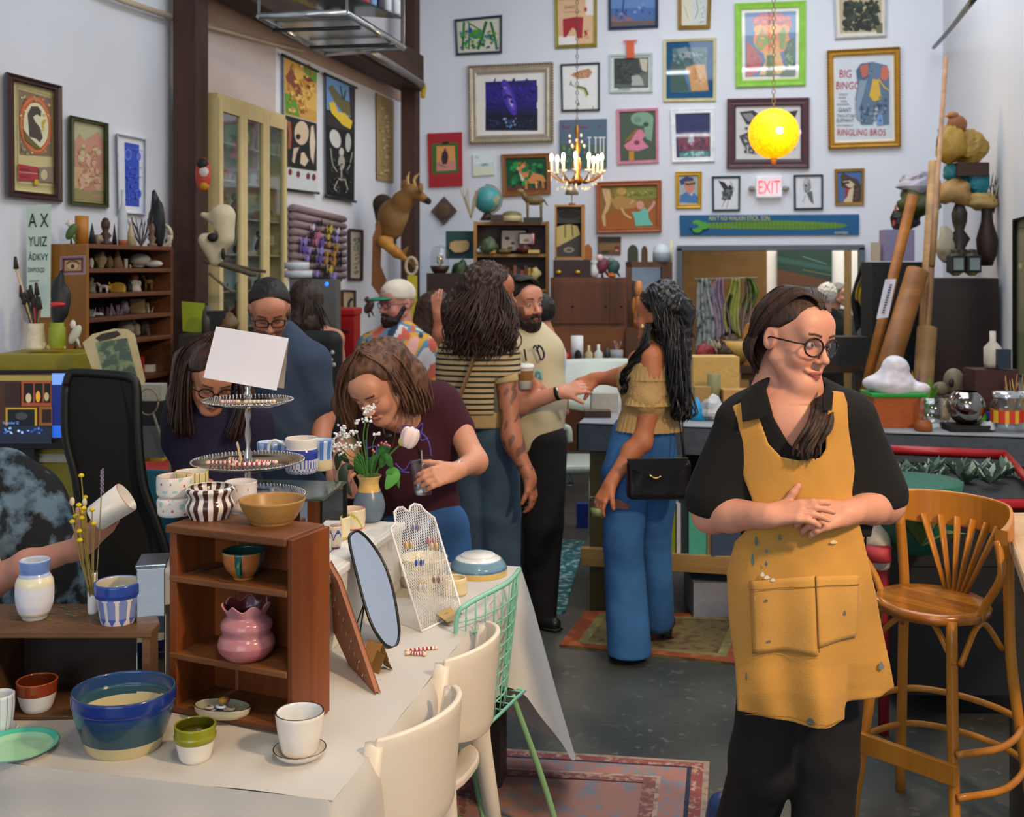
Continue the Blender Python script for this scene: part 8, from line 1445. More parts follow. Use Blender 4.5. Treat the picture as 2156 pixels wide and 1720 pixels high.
cu=thing('cupboard','reddish brown wooden cupboard with panel doors against the back wall','cupboard',pt(1240,760,9.6));q=PLD(9.6);slab([(1160,585),(1318,585),(1318,950),(1160,950)],q,-.45,0,wd('#6a3c20',2,'#4c2814'),'body',cu)
for x0,x1 in((1166,1212),(1214,1282),(1285,1314)):dr=slab([(x0,596),(x1,596),(x1,680),(x0,680)],q,0,.015,wd('#5e3219',2,'#44220f'),'door',cu);MB().ell(q(x1-6,645,.02),.012,mat('#2a1c14',.4),8,6).build('knob',dr)
slab([(1166,690),(1314,690),(1314,755),(1166,755)],q,0,.01,wd('#74441f',0,'#5a3014'),'lower_panel',cu)
dd9=9.75
items(dd9,[('suitcase','dark brown suitcase with brass clasps on top of the cupboard','box',1204,585,76,38,'#2c1a16'),('brass_clasp','left brass clasp','box',1,1,1,1,'#000'),('lantern_lamp','dark glass lantern on top of the shadow box','lamp',1204,431,30,42,'#5a3a2c','#8a7a6c'),('wooden_arch','orange brown rounded wooden case behind the shadow box','arch',1238,548,18,34,'#94581c'),('vase','white glazed vase on the cupboard beside the suitcase','vase',1250,585,22,34,'#c8ccc8'),('plush_parrot','maroon and pink parrot ornament on the cupboard','bird',1268,585,30,50,'#6a2c3c','#d8b8c0'),('plush_parrot','green and grey parrot ornament on the cupboard','bird',1292,585,30,44,'#2c4c48','#7a8a84'),('orange_ball','orange glass ball on the cupboard','rock',1288,585,18,14,'#b8602c'),('mantel_clock','dark green mantel clock with a brown dial on the mirror cabinet','arch',1333,551,22,36,'#2c3424'),('mantel_clock','narrow brown arched clock beside the green mantel clock','arch',1357,551,13,34,'#4a3018'),('blue_dome','pale blue grey dome lamp on the mirror cabinet','dome',1392,551,36,38,'#9aa8b8','#c0ccd8'),('green_tube','dark green capped white tube standing at the end of the mirror cabinet','tube',1413,551,6,46,'#c8c8a8','#14403c')])
bpy.data.objects.remove(bpy.data.objects['brass_clasp'])
for x in(1176,1216):MB().ell(pt(x,573,9.6),(.025,.012,.018),mat('#c8a01c',.3,metal=.5),8,6).build('clasp',bpy.data.objects['suitcase'])
mc_=thing('mirror_cabinet','brown wooden dresser frame with a mirror beside the doorway','cabinet',pt(1367,760,9.7));q=PLD(9.7);mw_=wd('#5c3820',2,'#40240f')
for r_ in((1318,552,1330,900),(1395,552,1415,900),(1318,552,1408,562),(1330,690,1395,900)):slab([(r_[0],r_[1]),(r_[2],r_[1]),(r_[2],r_[3]),(r_[0],r_[3])],q,-.1,0,mw_,'frame_board',mc_,.004)
slab([(1318,690),(1415,690),(1415,960),(1318,960)],q,-.1,.2,mw_,'base',mc_,.004);slab([(1330,562),(1395,562),(1395,690),(1330,690)],q,-.08,-.06,mat('#a8b0b8',.08,metal=.9),'mirror',mc_,0)
items(9.55,[('plush_toy','orange plush animal standing before the dresser mirror','fig',1345,690,30,100,'#a8662c','#c8844c')])
wt=thing('work_table','narrow wooden table in front of the cupboard','table',pt(1250,900,8.2));q=PLD(8.2);slab([(1150,766),(1325,766),(1325,776),(1150,776)],q,-.5,0,wd('#4a2c1c'),'top',wt);slab([(1160,776),(1318,776),(1318,860),(1160,860)],q,-.45,-.04,wd('#2c1a14'),'apron_panel',wt)
for x in(1165,1312):MB().box(Vector((q(x,800).x,q(x,800).y,.45)),(.05,.05,.9),M_dkw).build('leg',wt)
items(8.15,[('telephone','bright orange red telephone on the work table','rock',1184,765,28,30,'#d83c1c'),('printed_canister','tall white canister with a black bird print on the work table','cyl',1215,765,26,58,'#d4d4d8'),('bottle','cream glass bottle on the work table','bottle',1240,765,16,38,'#b8ac80'),('green_bottle','green bottle with a white label on the work table','bottle',1260,765,18,40,'#1c7a4c','#c8d4cc'),('dark_jar','dark jar beside the green bottle','cyl',1278,765,12,32,'#2a2c2c'),('pen_cup','grey cup of coloured pens on the work table','cyl',1298,765,28,28,'#8a8c90'),('pens','bunch of coloured pens in the grey cup','twigs',1298,740,24,24,'#8a4ca8','#d8c83c')])
MB().ell(pt(1217,752,8.02),(.028,.012,.055),mat('#15151a',.6),10,8).build('bird_print',bpy.data.objects['printed_canister'])
wcq=PLD(6.9);sc9=thing('shell_chair','white moulded swivel chair behind the handshake','chair',pt(1230,1030,6.7));Mwc=mat('#b9c2b8',.35,var=.04)
def shl(u,v):x=-.30+.60*u;return wcq(1268,868)+RT*(x+.05*v)+FW*(.22*v-.12*(2*u-1)**2+.05)+UP*(.32*v**.8+.06*(2*u-1)**2*(1-v)-.0)
MB().sheet(shl,16,10,Mwc,thick=.02).build('backrest',sc9);sp0=wcq(1250,905);MB().box(Vector((sp0.x,sp0.y,.52)),(.5,.46,.05),Mwc,RMY).build('seat',sc9,bevel=.02)
MB().tube(bez([wcq(1165,905),wcq(1195,900),wcq(1200,930)],5),.02,Mwc).build('armrest',sc9)
for pts in(((1170,950),(1195,990),(1205,1020)),((1205,1020),(1170,1028),(1180,1018))):MB().tube([wcq(*p)for p in pts],.014,mat('#b8bcc0',.2,metal=1)).build('leg',sc9)
MB().cyl(Vector((sp0.x,sp0.y,0)),Vector((sp0.x,sp0.y,.5)),.03,.03,mat('#b8bcc0',.2,metal=1)).build('column',sc9)
# beyond the doorway
tp_=thing('tan_partition','large tan fibreboard partition standing in the doorway','partition',onback(1525,760,-.6));slab([(1405,380),(1614,380),(1614,900),(1405,900)],lambda x,y,o=0:onback(x,y,-.6+o),-.03,0,mat('#b58a54',.9,var=.1),'board',tp_)
picture('large dark green and brown abstract painting on the far room wall',((1636,526),(1752,526),(1752,604),(1636,604)),0,'',0,'','#1f3a34',[('p','#5a3a26',[1637,566,1700,580,1751,592,1751,603,1637,603]),('p','#2c5048',[1637,540,1751,562,1751,572,1637,552]),('l','#7a6a3c',1.5,[1690,568,1750,580]),('l','#5c7a74',2,[1690,540,1740,556])],pl=lambda x,y,o=0:on(x,y,1,YB-o),depth=.05)
slab([(1778,528),(1792,528),(1792,900),(1778,900)],lambda x,y,o=0:onback(x,y,.12+o),-.05,0,wd('#a8844c',2),'wooden_post',None,.004);tag(bpy.data.objects['wooden_post'],'tan wooden post standing at the right of the doorway','post')
def drape(label,x0,x1,y0,y1,cols,d,sp=1.0,name='scarf',seed=0):
 def f(u,v):x=(x0+(x1-x0)*u);xm=(x0+x1)/2;x=xm+(x-xm)*(.45+.55*min(1,(1-v)*2))*sp;return pt(x+5*math.sin(v*5+seed),y1+(y0-y1)*v+8*math.sin(u*5+seed)*(1-v),d+.04*math.sin(u*16+seed))
 tag(MB().sheet(f,18,20,cols,thick=.006).build(name),label,name)
for i,(lb_,x0,x1,y0,y1,c1,c2)in enumerate((('grey green and white patterned scarf hanging at the left of the partition',1464,1512,586,738,'#a8aca8','#3c5458'),('lilac speckled scarf hanging beside the grey one',1498,1532,586,712,'#a890a4','#8a6c88'),('black scarf hanging behind the yellow one',1524,1546,620,716,'#14161a','#22242a'),('yellow green scarf hanging on the partition',1526,1562,586,704,'#b0b468','#9aa41c'),('dusty pink scarf hanging at the right of the yellow one',1556,1584,592,712,'#94786a','#a88c7c'),('green leafy garland hanging on the partition',1566,1592,584,650,'#5a7a2c','#3c5a1c'))):drape(lb_,x0,x1,y0,y1,mat(c1,.85,kind='splotch',col2=c2,sc=16),10.9,seed=i,name='scarf' if i<5 else 'garland')
MB().cyl(pt(1462,587,10.92),pt(1594,585,10.92),.008,.008,mat('#9a9a94',.4),8).build('hanging_rod');tag(bpy.data.objects['hanging_rod'],'thin rod the scarves hang from','rod')
drape('black coat hanging on the right edge of the doorway',1796,1838,560,692,mat('#15171a',.9),9.9,name='coat',seed=2);drape('yellow and blue strap hanging over the black coat',1806,1824,562,640,mat('#b89a1c',.8,kind='splotch',col2='#1c3c8a',sc=9),9.8,name='strap',seed=4)
# lamps
gd_=8.6;gc=pt(1629,281,gd_);gl=thing('globe_lamp','glowing yellow globe lamp hanging on a chain','lamp',gc);MB().ell(gc,.197,mat('#ffa400',.5,emis=1.25,var=.25,sc=40),40,28).build('shade',gl);MB().ell(gc-FW*.165,.040,mat('#fff0b0',.4,emis=14),14,10).build('bulb',gl)
ld=bpy.data.lights.new('globe_light','POINT');ld.energy=14;ld.color=(1,.66,.2);ld.shadow_soft_size=.2;lo_=bpy.data.objects.new('globe_light',ld);COL.objects.link(lo_);lo_.location=gc-FW*.26
mb=MB()
for i in range(52):mb.tube(arc(gc+UP*(.22+i*.036),.014,0,6.28,8,RT if i%2 else FW,UP*1.4),.0035,mat('#8a7c4c',.4,metal=.6),4)
mb.build('chain',gl);MB().cyl(gc-UP*.25,gc-UP*.18,.018,.03,mat('#c87a2c',.4),10).build('finial',gl)
cd=8.7;cc_=pt(1215,350,cd);ch=thing('chandelier','crystal chandelier with lit candle bulbs hanging on a chain','chandelier',cc_);Mbr=mat('#9a6c34',.25,metal=.9);kx=cd/F
mb=MB()
for i in range(46):mb.tube(arc(pt(1215,262,cd)+UP*i*.036,.011,0,6.28,8,RT if i%2 else FW,UP*1.5),.003,mat('#4a4038',.4,metal=.6),4)
mb.build('chain',ch);MB().lathe([(.001,-.16),(.03,-.15),(.05,-.11),(.02,-.06),(.035,0),(.015,.08),(.03,.14),(.012,.22),(.02,.3),(.003,.34)],cc_,Mbr,16).build('stem',ch)
Mcy=mat('#fff2dc',.03,trans=.9,ior=1.5,var=0,emis=.12);Mfl=mat('#ffd9a0',.4,emis=26,var=0);Mcn=mat('#e8d8b0',.5,emis=.4)
for i in range(10):
 a=i*2*math.pi/10+.2;R_=.21 if i%2 else.17;u=RT*math.cos(a)+FW*math.sin(a);e=cc_+u*R_-UP*.05
 ar=MB().tube(bez([cc_-UP*.08,cc_+u*R_*.5-UP*.13,e-UP*.02,e],5),.007,Mbr,6).build('arm',ch);MB().lathe([(.004,0),(.026,.006),(.028,.010)],e,Mcy,12).build('drip_pan',ar);MB().cyl(e,e+UP*.085,.010,.010,Mcn,8).build('candle',ar);MB().ell(e+UP*.115,(.013,.013,.031),Mfl,10,8).build('flame_bulb',ar)
 mb=MB()
 for j in range(4):mb.ell(e-UP*(.015+j*.017),(.007,.007,.009),Mcy,6,4)
 mb.ell(cc_+u*R_*.75-UP*(.14+.02*(i%3)),(.010,.010,.014),Mcy,6,4);mb.ell(cc_+u*R_*.45-UP*.175,(.010,.010,.014),Mcy,6,4);mb.ell(cc_+u*.06+UP*(.16+.04*(i%3)),(.010,.010,.015),Mcy,6,4);mb.build('crystal_drop',ar)
ld=bpy.data.lights.new('chandelier_light','POINT');ld.energy=16;ld.color=(1,.74,.45);ld.shadow_soft_size=.15;lo_=bpy.data.objects.new('chandelier_light',ld);COL.objects.link(lo_);lo_.location=cc_+UP*.1-FW*.35
hs=thing('hanging_tray','shiny galvanised tray shelf hanging from the beam at the top','shelf',pt(690,70,6.7));zH=EYE+(HZ-34)/F*6.35;Mga=mat('#c4c9cc',.22,metal=.75,var=.1)
qa4=[onz(545,34,zH),onz(730,28,zH),onz(850,101,zH),onz(684,112,zH)];MB().add(qa4+[p+UP*.006 for p in qa4],[(0,1,2,3),(7,6,5,4)]+[(i,(i+1)%4,(i+1)%4+4,i+4)for i in range(4)],Mga).build('tray_plate',hs)
for i in range(4):MB().tube([qa4[i],qa4[(i+1)%4]],.022,Mga,4).build('rim',hs)
for a,b in(((575,64),(760,58)),((652,100),(832,94))):MB().tube([onz(*a,zH-.03),onz(*b,zH-.03)],.012,mat('#4a5256',.3,metal=.7),8).build('rod',hs)
for p in qa4:MB().cyl(p,Vector((p.x,p.y,5.25)),.008,.008,Mga,6).build('hanger',hs)
zG=zH+.16;qg=[onz(570,-14,zG),onz(738,-6,zG),onz(846,40,zG),onz(700,30,zG)];o=MB().add(qg+[p+UP*.012 for p in qg],[(0,1,2,3),(7,6,5,4)]+[(i,(i+1)%4,(i+1)%4+4,i+4)for i in range(4)],mat('#12201c',.1)).build('glass_shelf',hs)
for i,(x,c_)in enumerate(((770,'#b83c4c'),(785,'#7aa0c8'),(800,'#3a3040'),(816,'#c8ccd0'),(835,'#d0d4d8'))):tag(mesh_item('bottle',onz(x,8+i*6,zG+.014),.05,.16,c_).build('bottle'),('red','pale blue','dark','grey','white')[i]+' bottle on the hanging glass shelf at the top','bottle')
# workbench counter
CZt=.965;fl_=pt(1214,886,5.55);CY=fl_.y;CX0=fl_.x;CX1=WR-.06;Mgy=mat('#4a525c',.9,var=.15,sc=30,bump=.3,bs=200);Mpn=wd('#a8844c',0,'#8a6430');wb_=thing('workbench','long timber workbench under a grey felt cover','workbench',((CX0+CX1)/2,CY+.4,0))
rbox((CX0,CY,CZt-.14),(CX1,CY+.012,CZt),Mgy,'felt_front',wb_);rbox((CX0,CY,CZt-.14),(CX0+.012,CY+.8,CZt),Mgy,'felt_side',wb_);rbox((CX0,CY,CZt-.012),(CX1,CY+.8,CZt),mat('#8c9094',.8),'worktop',wb_)
for x in(CX0+.06,CX0+1.5,CX1-.1):
 for y in(CY+.05,CY+.7):rbox((x,y,0),(x+.09,y+.09,CZt-.02),wd('#5a5026',2,'#463c1c'),'leg',wb_)
rbox((CX0+.02,CY+.0,.24),(CX1,CY+.045,.33),Mpn,'lower_rail',wb_);rbox((CX0+.02,CY+.04,.30),(CX1,CY+.75,.325),wd('#2c3a40'),'lower_shelf',wb_)
rbox((CX0+.5,CY+.78,0),(CX1,CY+.8,CZt-.02),M_dark,'back_board',wb_)
def cnt(rs,z=CZt+.001,dy=.25):
 for r in rs:
  p=on(r[3],700,1,CY+(r[8]if len(r)>8 and r[8]else dy));d=(p-Vector((0,0,EYE))).dot(FW);p=Vector((p.x,p.y,z));k=d/F;tag(mesh_item(r[2],p,r[4]*k,r[5]*k,r[6],None,r[7]if len(r)>7 and r[7]else None,r[9]if len(r)>9 else 0).build(r[0]),r[1],r[0].split('_')[-1])
cnt([('brown_tray','small dark brown tray at the left end of the workbench','box',1258,54,14,'#3a2c20'),('plastic_tub','clear plastic tub of scraps at the left end of the workbench','box',1272,56,38,'#a8a49c',None,.5),('blue_funnel','bright blue plastic funnel on the workbench','cone',1468,42,48,'#1c94d0'),('plastic_bag','clear crumpled plastic bag beside the blue funnel','rock',1500,46,50,'#c4c8cc'),('paper_bag','small kraft paper bag behind the funnel','box',1478,34,62,'#a8864c',None,.4),('cardboard_tube','olive cardboard tube standing on the workbench','cyl',1503,28,86,'#7c7a50',None,.45),('cardboard_box','small cardboard box on the workbench behind the collar','box',1548,58,56,'#b88c50',None,.45),('pegboard_box','yellow wooden peg board box standing on the workbench','box',1502,96,112,'#c8a45c',None,.7),('glass_jar','glass jar with a cork lid behind the apron shoulder','jar',1812,34,52,'#8a7c70','#c8ac80'),('food_container','pale blue lidded plastic container on the workbench','box',1805,42,34,'#a4b8c4',None,.65),('glass_vase','clear beaker with sand behind the woman’s face','jar',1760,44,52,'#7c8078','#b0b4a8',.6),('orange_tub','orange brown plastic tub with a bright green lid','box',1880,104,66,'#a4501c'),('small_amber_jar','small amber glass jar beside the orange tub','jar',1944,36,22,'#8a4c1c',None,.1),('cloth_bundle','crumpled white cloth beside the jars','rock',2080,34,22,'#b8bcc4',None,.15),('blue_box','small blue box beside the candy jars','box',2088,18,32,'#1c3c9a',None,.3),('green_pouch','lime green pouch beside the steel bowl','rock',2070,16,34,'#5cb81c',None,.3),('paper_box','flat cream box behind the steel bowl','box',2012,76,44,'#b8a078',None,.6)])
ot=bpy.data.objects['orange_tub'];pL=ot.location;z9=pL.z+.16;MB().box(Vector((pL.x,pL.y,z9)),(.27,.19,.02),mat('#1c9a3c',.3),RMY).build('lid',ot,bevel=.005)
S=SDF();S.cap(Vector((pL.x,pL.y,z9+.05)),Vector((pL.x+.01,pL.y,z9+.12)),.10,.07,.03);S.ell(Vector((pL.x-.02,pL.y,z9+.05)),(.13,.09,.05),.03);S.ell(Vector((pL.x+.12,pL.y-.02,z9+.03)),(.05,.04,.03),.02);o=nmesh('plastic_bag',[S.mesh(.006)],mat('#dcd8e0',.3,trans=.15),None,disp=folds(.010,34,5));tag(o,'knotted white plastic bag sitting on the green lid','bag')
def ballp(px,py,d,r,m,nm,lb_):c=pt(px,py,d);c.z=CZt+r*.95+(.03 if nm[0]=='s' else 0);o=MB().lathe([(.001,-r)]+[(r*math.sin(a),-r*math.cos(a))for a in[math.pi*i/20 for i in range(1,17)]],c,m,32).build(nm);tag(o,lb_,'bowl');return c
ballp(1962,846,5.35,.088,glass_thin((.9,.93,.92),.04,.16),'fishbowl','round clear glass fishbowl on the workbench');ballp(2034,848,5.3,.090,mat('#9a948c',.08,metal=1),'steel_bowl','round shiny steel bowl on a black stand on the workbench');MB().box(Vector((pt(2034,893,5.3).x,pt(2034,893,5.3).y,CZt+.016)),(.2,.14,.03),M_dark,RMY).build('bowl_stand');tag(bpy.data.objects['bowl_stand'],'flat black stand under the steel bowl','stand')
for x,w_ in((2118,62),(2166,54)):
 t=thing('candy_jar','large glass jar with a red and yellow label, '+('fully in view' if x<2130 else 'cut by the photo edge'),'jar',pt(x,890,5.25));c=pt(x,893,5.25);c.z=CZt+.002;r=w_/2*5.25/F;MB().lathe([(r,0),(r,.13),(r*.8,.155),(r*.8,.165)],c,glass_thin((.9,.93,.92),.04,.12),24).build('glass',t);MB().lathe([(r*1.01,.045),(r*1.01,.105)],c,mat('#c83c24',.5,kind='stripe',col2='#d8b02c',axis=0,freq=22,var=0),24).build('label',t);MB().lathe([(r*.85,.165),(r*.85,.19),(.01,.195)],c,Mga,24).build('lid',t)
cnt([('stick_bundle','bundle of flat wooden sticks fanned out of the jar','twigs',2135,60,110,'#a8844c','#c89c5c',.4),('stone_bust','carved grey stone head on the workbench','skull',1998,68,62,'#6c6250',None,.6),('plinth_box','dark box under the carved stone head','box',2002,72,46,'#3c3424',None,.62),('red_box','dark red wooden box with items on top at the right','box',2085,90,112,'#3c1c18',None,.5),('silver_flask','silver globe flask on the dark red box','bottle',2090,36,76,'#b8b0a4',None,.5),('phone_dock','blue black phone standing on the dark red box','box',2112,26,40,'#1c2c3c',None,.45),('flower_bunch','purple and yellow flowers behind the white plastic bag','plant',1926,44,110,'#7a3c8a','#d8a01c',.5),('leaf_spray','bright green pointed leaves beside the flowers','plant',1950,60,96,'#4c8a1c','#6aa82c',.5)])
for n_,z in(('stone_bust',CZt+.11),('silver_flask',CZt+.28),('phone_dock',CZt+.28)):bpy.data.objects[n_].location.z=z
for i,(x,w_,h,c_,l)in enumerate(((1405,20,112,'#8a9a14','yellow green book with large letters'),(1424,12,104,'#c8ccd4','white magazine file'),(1434,14,118,'#1c3034','dark teal book'),(1462,38,136,'#4ca890','mint green perforated magazine file'),(1486,10,118,'#8a7450','tan folder'),(1520,60,90,'#3c4c64','slate blue storage box'))):
 p=on(x,1165,1,CY+.12);p.z=.326;d=(p-Vector((0,0,EYE))).dot(FW);o=mesh_item('box',p,w_*d/F,h*d/F,c_,dp=.22).build('storage_box' if i==5 else 'file');tag(o,l+' on the lower shelf of the workbench','box' if i==5 else 'file')
for x,w_,h,c_,l in((1500,96,72,'#8a8e9a','clear storage bin with a grey lid on the floor under the workbench'),):p=on(x,1290,1,CY+.2);p.z=.001;tag(mesh_item('box',p,w_*5.8/F,h*5.8/F,c_,dp=.3).build('storage_bin'),l,'bin')
items(PLD and 7.4,[('blue_carton','small blue and white carton on the floor beside the workbench leg','box',1226,1108,24,50,'#1c3c94')])
bpy.data.objects['blue_carton'].location.z=.0
rp_=thing('plant_trough','red metal framed glass trough full of grey green succulents','planter',pt(2000,1300,4.6));Mr=mat('#a01820',.35);A5=pt(1850,946,4.9);B5=pt(2118,958,4.9);C5=pt(2190,1040,4.1)
A6=A5-UP*.30;MB().tube([A5,B5],.022,Mr,4).build('top_rail',rp_);MB().tube([B5,C5],.022,Mr,4).build('top_rail',rp_);D5=pt(1860,1040,4.1);MB().tube([D5-UP*.04,C5-UP*.04],.022,Mr,4).build('front_rail',rp_)
for P in(A5,B5,C5,D5):MB().tube([P,Vector((P.x,P.y,0))],.02,Mr,4).build('post',rp_)
mid5=(A5+B5+C5+D5)/4;MB().box(Vector((mid5.x,mid5.y,A5.z-.26)),(.62,.7,.12),mat('#1a1c18',.7),RMY).build('soil_tray',rp_);MB().box(Vector((mid5.x,mid5.y,.5)),(.6,.68,.75),mat('#15181c',.6),RMY).build('base_box',rp_)
for i in range(16):
 p=pt(1880+17*i,1020-(i%3)*8,4.35+(i%4)*.12);mesh_item('plant',p,.13,.09,'#4c6a5c',vc(.5),'#7c9488').build('succulent',rp_)
tag(mesh_item('bowl',pt(1925,1160,4.0),.34,.26,'#12604c').build('green_pot'),'large dark green pot behind the bar stool','pot');tag(mesh_item('plant',pt(1940,1150,3.85),.3,.22,'#4c6a34',None,'#8a9a6c').build('pot_plant'),'leafy plant seen through the back of the bar stool','plant')
tag(mesh_item('bottle',pt(1850,1195,4.0),.085,.24,'#c8c4b4',None,'#c8c4b4').build('white_bottle'),'white bottle with a red label beside the bar stool','bottle');MB().cyl(pt(1850,1180,3.95),pt(1850,1150,3.95),.044,.044,mat('#b83c44',.6),20).build('label',bpy.data.objects['white_bottle'])
st=thing('bar_stool','varnished bentwood bar stool with a fanned slat back and arms','stool',(0,0,0));Mst=wd('#c4822e',2,'#a8681c',.28);Msx=mat('#b87428',.22,kind='wood',col2='#6a3810',var=.3,sc=12,axis=0,coat=.3);SZ_=.735
MB().lathe([(.001,0),(.15,0),(.185,.012),(.19,.03),(.18,.042),(.15,.036),(.001,.034)],(0,0,SZ_-.04),Msx,48).build('seat',st)
def rail(a):return Vector((.235*math.sin(a),.235*math.cos(a)*.95+.02,0))
ra=[(-1.75+3.5*i/28)for i in range(29)];vs=[];fs=[]
for a in ra:
 b=1-abs(a)/1.75;top=.985+.045*min(1,b*2.2);lo5=.955-.035*min(1,b*1.6);u=rail(a);n_=Vector((math.sin(a),math.cos(a),0));th_=.012+.022*(1-min(1,b*3))
 vs+=[u+UP*lo5,u+UP*top,u+n_*th_+UP*top,u+n_*th_+UP*lo5]
for i in range(28):fs+=[(i*4+k,i*4+(k+1)%4,i*4+4+(k+1)%4,i*4+4+k)for k in range(4)]
MB().add(vs,fs+[(0,1,2,3),(115,114,113,112)],Mst,False).build('back_rail',st,bevel=.006)
for i in range(6):a=-.62+1.24*i/5;b=a*.32;p0=Vector((.17*math.sin(b),.17*math.cos(b),SZ_-.01));p1=rail(a)+UP*.95;MB().tube([p0,p0.lerp(p1,.5),p1],[.014,.018,.024],Mst,10,True,None,.4).build('back_slat',st)
for s in(-1,1):
 p1=rail(s*1.0)+UP*.955;MB().tube(bez([p1,Vector((s*.19,.16,.74)),Vector((s*.20,.17,.5)),Vector((s*.25,.24,0))],5),.018,Mst,12).build('rear_leg',st)
 MB().tube(bez([Vector((s*.13,-.12,.72)),Vector((s*.15,-.15,.4)),Vector((s*.19,-.21,0))],5),.0185,Mst,12).build('front_leg',st)
 MB().tube(bez([rail(s*1.72)+UP*.955,rail(s*1.72)+Vector((s*.02,-.02,.86)),Vector((s*.20,-.02,.77)),Vector((s*.17,-.02,.71))],6),.013,Mst,10).build('arm_loop',st)
 MB().tube(bez([Vector((s*.15,-.14,.60)),Vector((s*.06,-.1,.69)),Vector((-s*.0,-.09,.70))],5),.010,Mst,8).build('brace',st);MB().tube(bez([Vector((s*.165,-.13,.60)),Vector((s*.17,0,.70)),Vector((s*.18,.13,.60))],5),.010,Mst,8).build('brace',st)
for z in(.36,.24):s_=1.18-z*.25;MB().tube(bez([Vector((-.165*s_,-.17*s_,z)),Vector((-.23*s_,.0,z)),Vector((-.18*s_,.21*s_,z)),Vector((0,.27*s_,z)),Vector((.18*s_,.21*s_,z)),Vector((.23*s_,.0,z)),Vector((.165*s_,-.17*s_,z))],6),.011,Mst,8).build('foot_hoop',st)
MB().box((0,-.185,.30),(.36,.022,.06),Mst).build('foot_rail',st,bevel=.003)
sl=pt(1962,1262,3.35);st.location=(sl.x,sl.y,0);st.rotation_euler=(0,0,YAW-.85);st.scale=(.9,.9,1)
pt_=thing('paper_table','table edge covered in brown paper at the right of the photo','table',pt(2200,1400,3.0));zp=.95;q5=[onz(2108,1078,zp+.0),onz(2400,1075,zp),onz(2400,1300,zp),onz(2172,1262,zp)];n=4
MB().add(q5+[p-UP*.05 for p in q5],[(3,2,1,0),(4,5,6,7)]+[(i,(i+1)%n,(i+1)%n+n,i+n)for i in range(n)],mat('#c0a07c',.8,var=.1,bump=.3,bs=12)).build('paper_top',pt_,bevel=.01)
for i,(x,y)in enumerate(((2128,1095),(2390,1180),(2195,1255))):a=onz(x,y,zp);MB().box((a.x+.02,a.y,.45),(.04,.04,.9),mat('#5c5448',.35,metal=.8)).build('leg',pt_)
# right corner pile
dR=8.4
rbox(Vector((pt(1945,700,7.9).x,pt(1945,700,7.9).y,0)),Vector((WR-.03,pt(1945,700,7.9).y+.5,1.68)),wd('#2c1710',2,'#20100b',.3),'dark_cabinet');o=[x for x in bpy.data.objects if x.name.startswith('dark_cabinet')and 'label' not in x][0];tag(o,'tall dark polished wooden cabinet in the right corner','cabinet')
items(8.6,[('black_shelf','black steel cabinet behind the leaning sticks','box',1880,900,110,348,'#1a1e20'),('plastic_crate','clear crate with a printed side on the black cabinet','box',1888,550,60,66,'#8a84a8'),('file_box','cream magazine file on the black cabinet','box',1843,550,16,40,'#b8ac94'),('green_sack','big olive green sack above the crate','rock',1935,455,92,62,'#3a4018'),('silver_bag','grey translucent plastic bag on top of the green sack','rock',1930,412,84,54,'#a4a4b4'),('red_mitten','reddish toy leaning beside the sack','rock',1886,488,14,52,'#a83c2c'),('black_bag','black bag under the green sack','rock',1905,488,60,50,'#17181a')])
items(7.95,[('basket','ochre woven kelp basket under the fox','rock',2002,345,66,80,'#a07c2c'),('basket','second ochre kelp basket beside the first','rock',2044,345,60,70,'#94742c'),('fox_figure','small mounted fox head looking left on top of the baskets','bird',2015,290,50,56,'#8a5428','#9c6434',0),('wooden_crate','dark wooden crate holding the baskets in the corner','box',2040,372,66,28,'#3c2418'),('teal_glass','teal glass abalone shell on the left of the corner shelf','rock',2002,380,34,36,'#1c6a74'),('teal_glass','larger teal glass shell at the right of the corner shelf','rock',2052,412,48,66,'#14707c'),('dried_coral','tan dried sponge mass below the teal shells','rock',2010,430,70,56,'#a88450'),('dried_coral','pale shaggy dried sponge at the right','rock',2064,440,66,36,'#b8985c'),('black_gourd','black gourd hanging beside the baskets','vase',1980,334,18,62,'#1a1c20'),('glass_vase','large dark glass vase of the corner pile','bust',2020,545,54,120,'#2a2018'),('dark_pot','dark brown ribbed pot right of the glass vase','vase',2078,560,44,125,'#30201a'),('dried_flowers','yellow dried flowers in the dark ribbed pot','plant',2084,445,60,44,'#c8a41c','#a88c4c'),('dead_branch','thin bare branch rising from the dried flowers','twigs',2092,450,40,90,'#4a3c30'),('white_coral','white coral lump in the corner pile','rock',1990,545,34,66,'#a8a08c')])
for x in(2012,2046):
 t=thing('lantern',('left' if x<2030 else 'right')+' of the two square black lanterns on the dark cabinet','lantern',pt(x,578,7.8));c=pt(x,556,7.8);MB().box(c,(.10,.10,.12),mat('#20241c',.4),RMY).build('case',t,bevel=.006);MB().box(c-FW*.052,(.07,.004,.085),mat('#8a9a98',.1),RMY).build('glass_pane',t);MB().lathe([(.02,-.085),(.05,-.06)],c,mat('#b8ac6c',.3,metal=.6),12).build('foot',t);MB().lathe([(.05,.06),(.03,.09),(.04,.10),(.001,.11)],c,mat('#3a3c2c',.4),12).build('chimney',t)
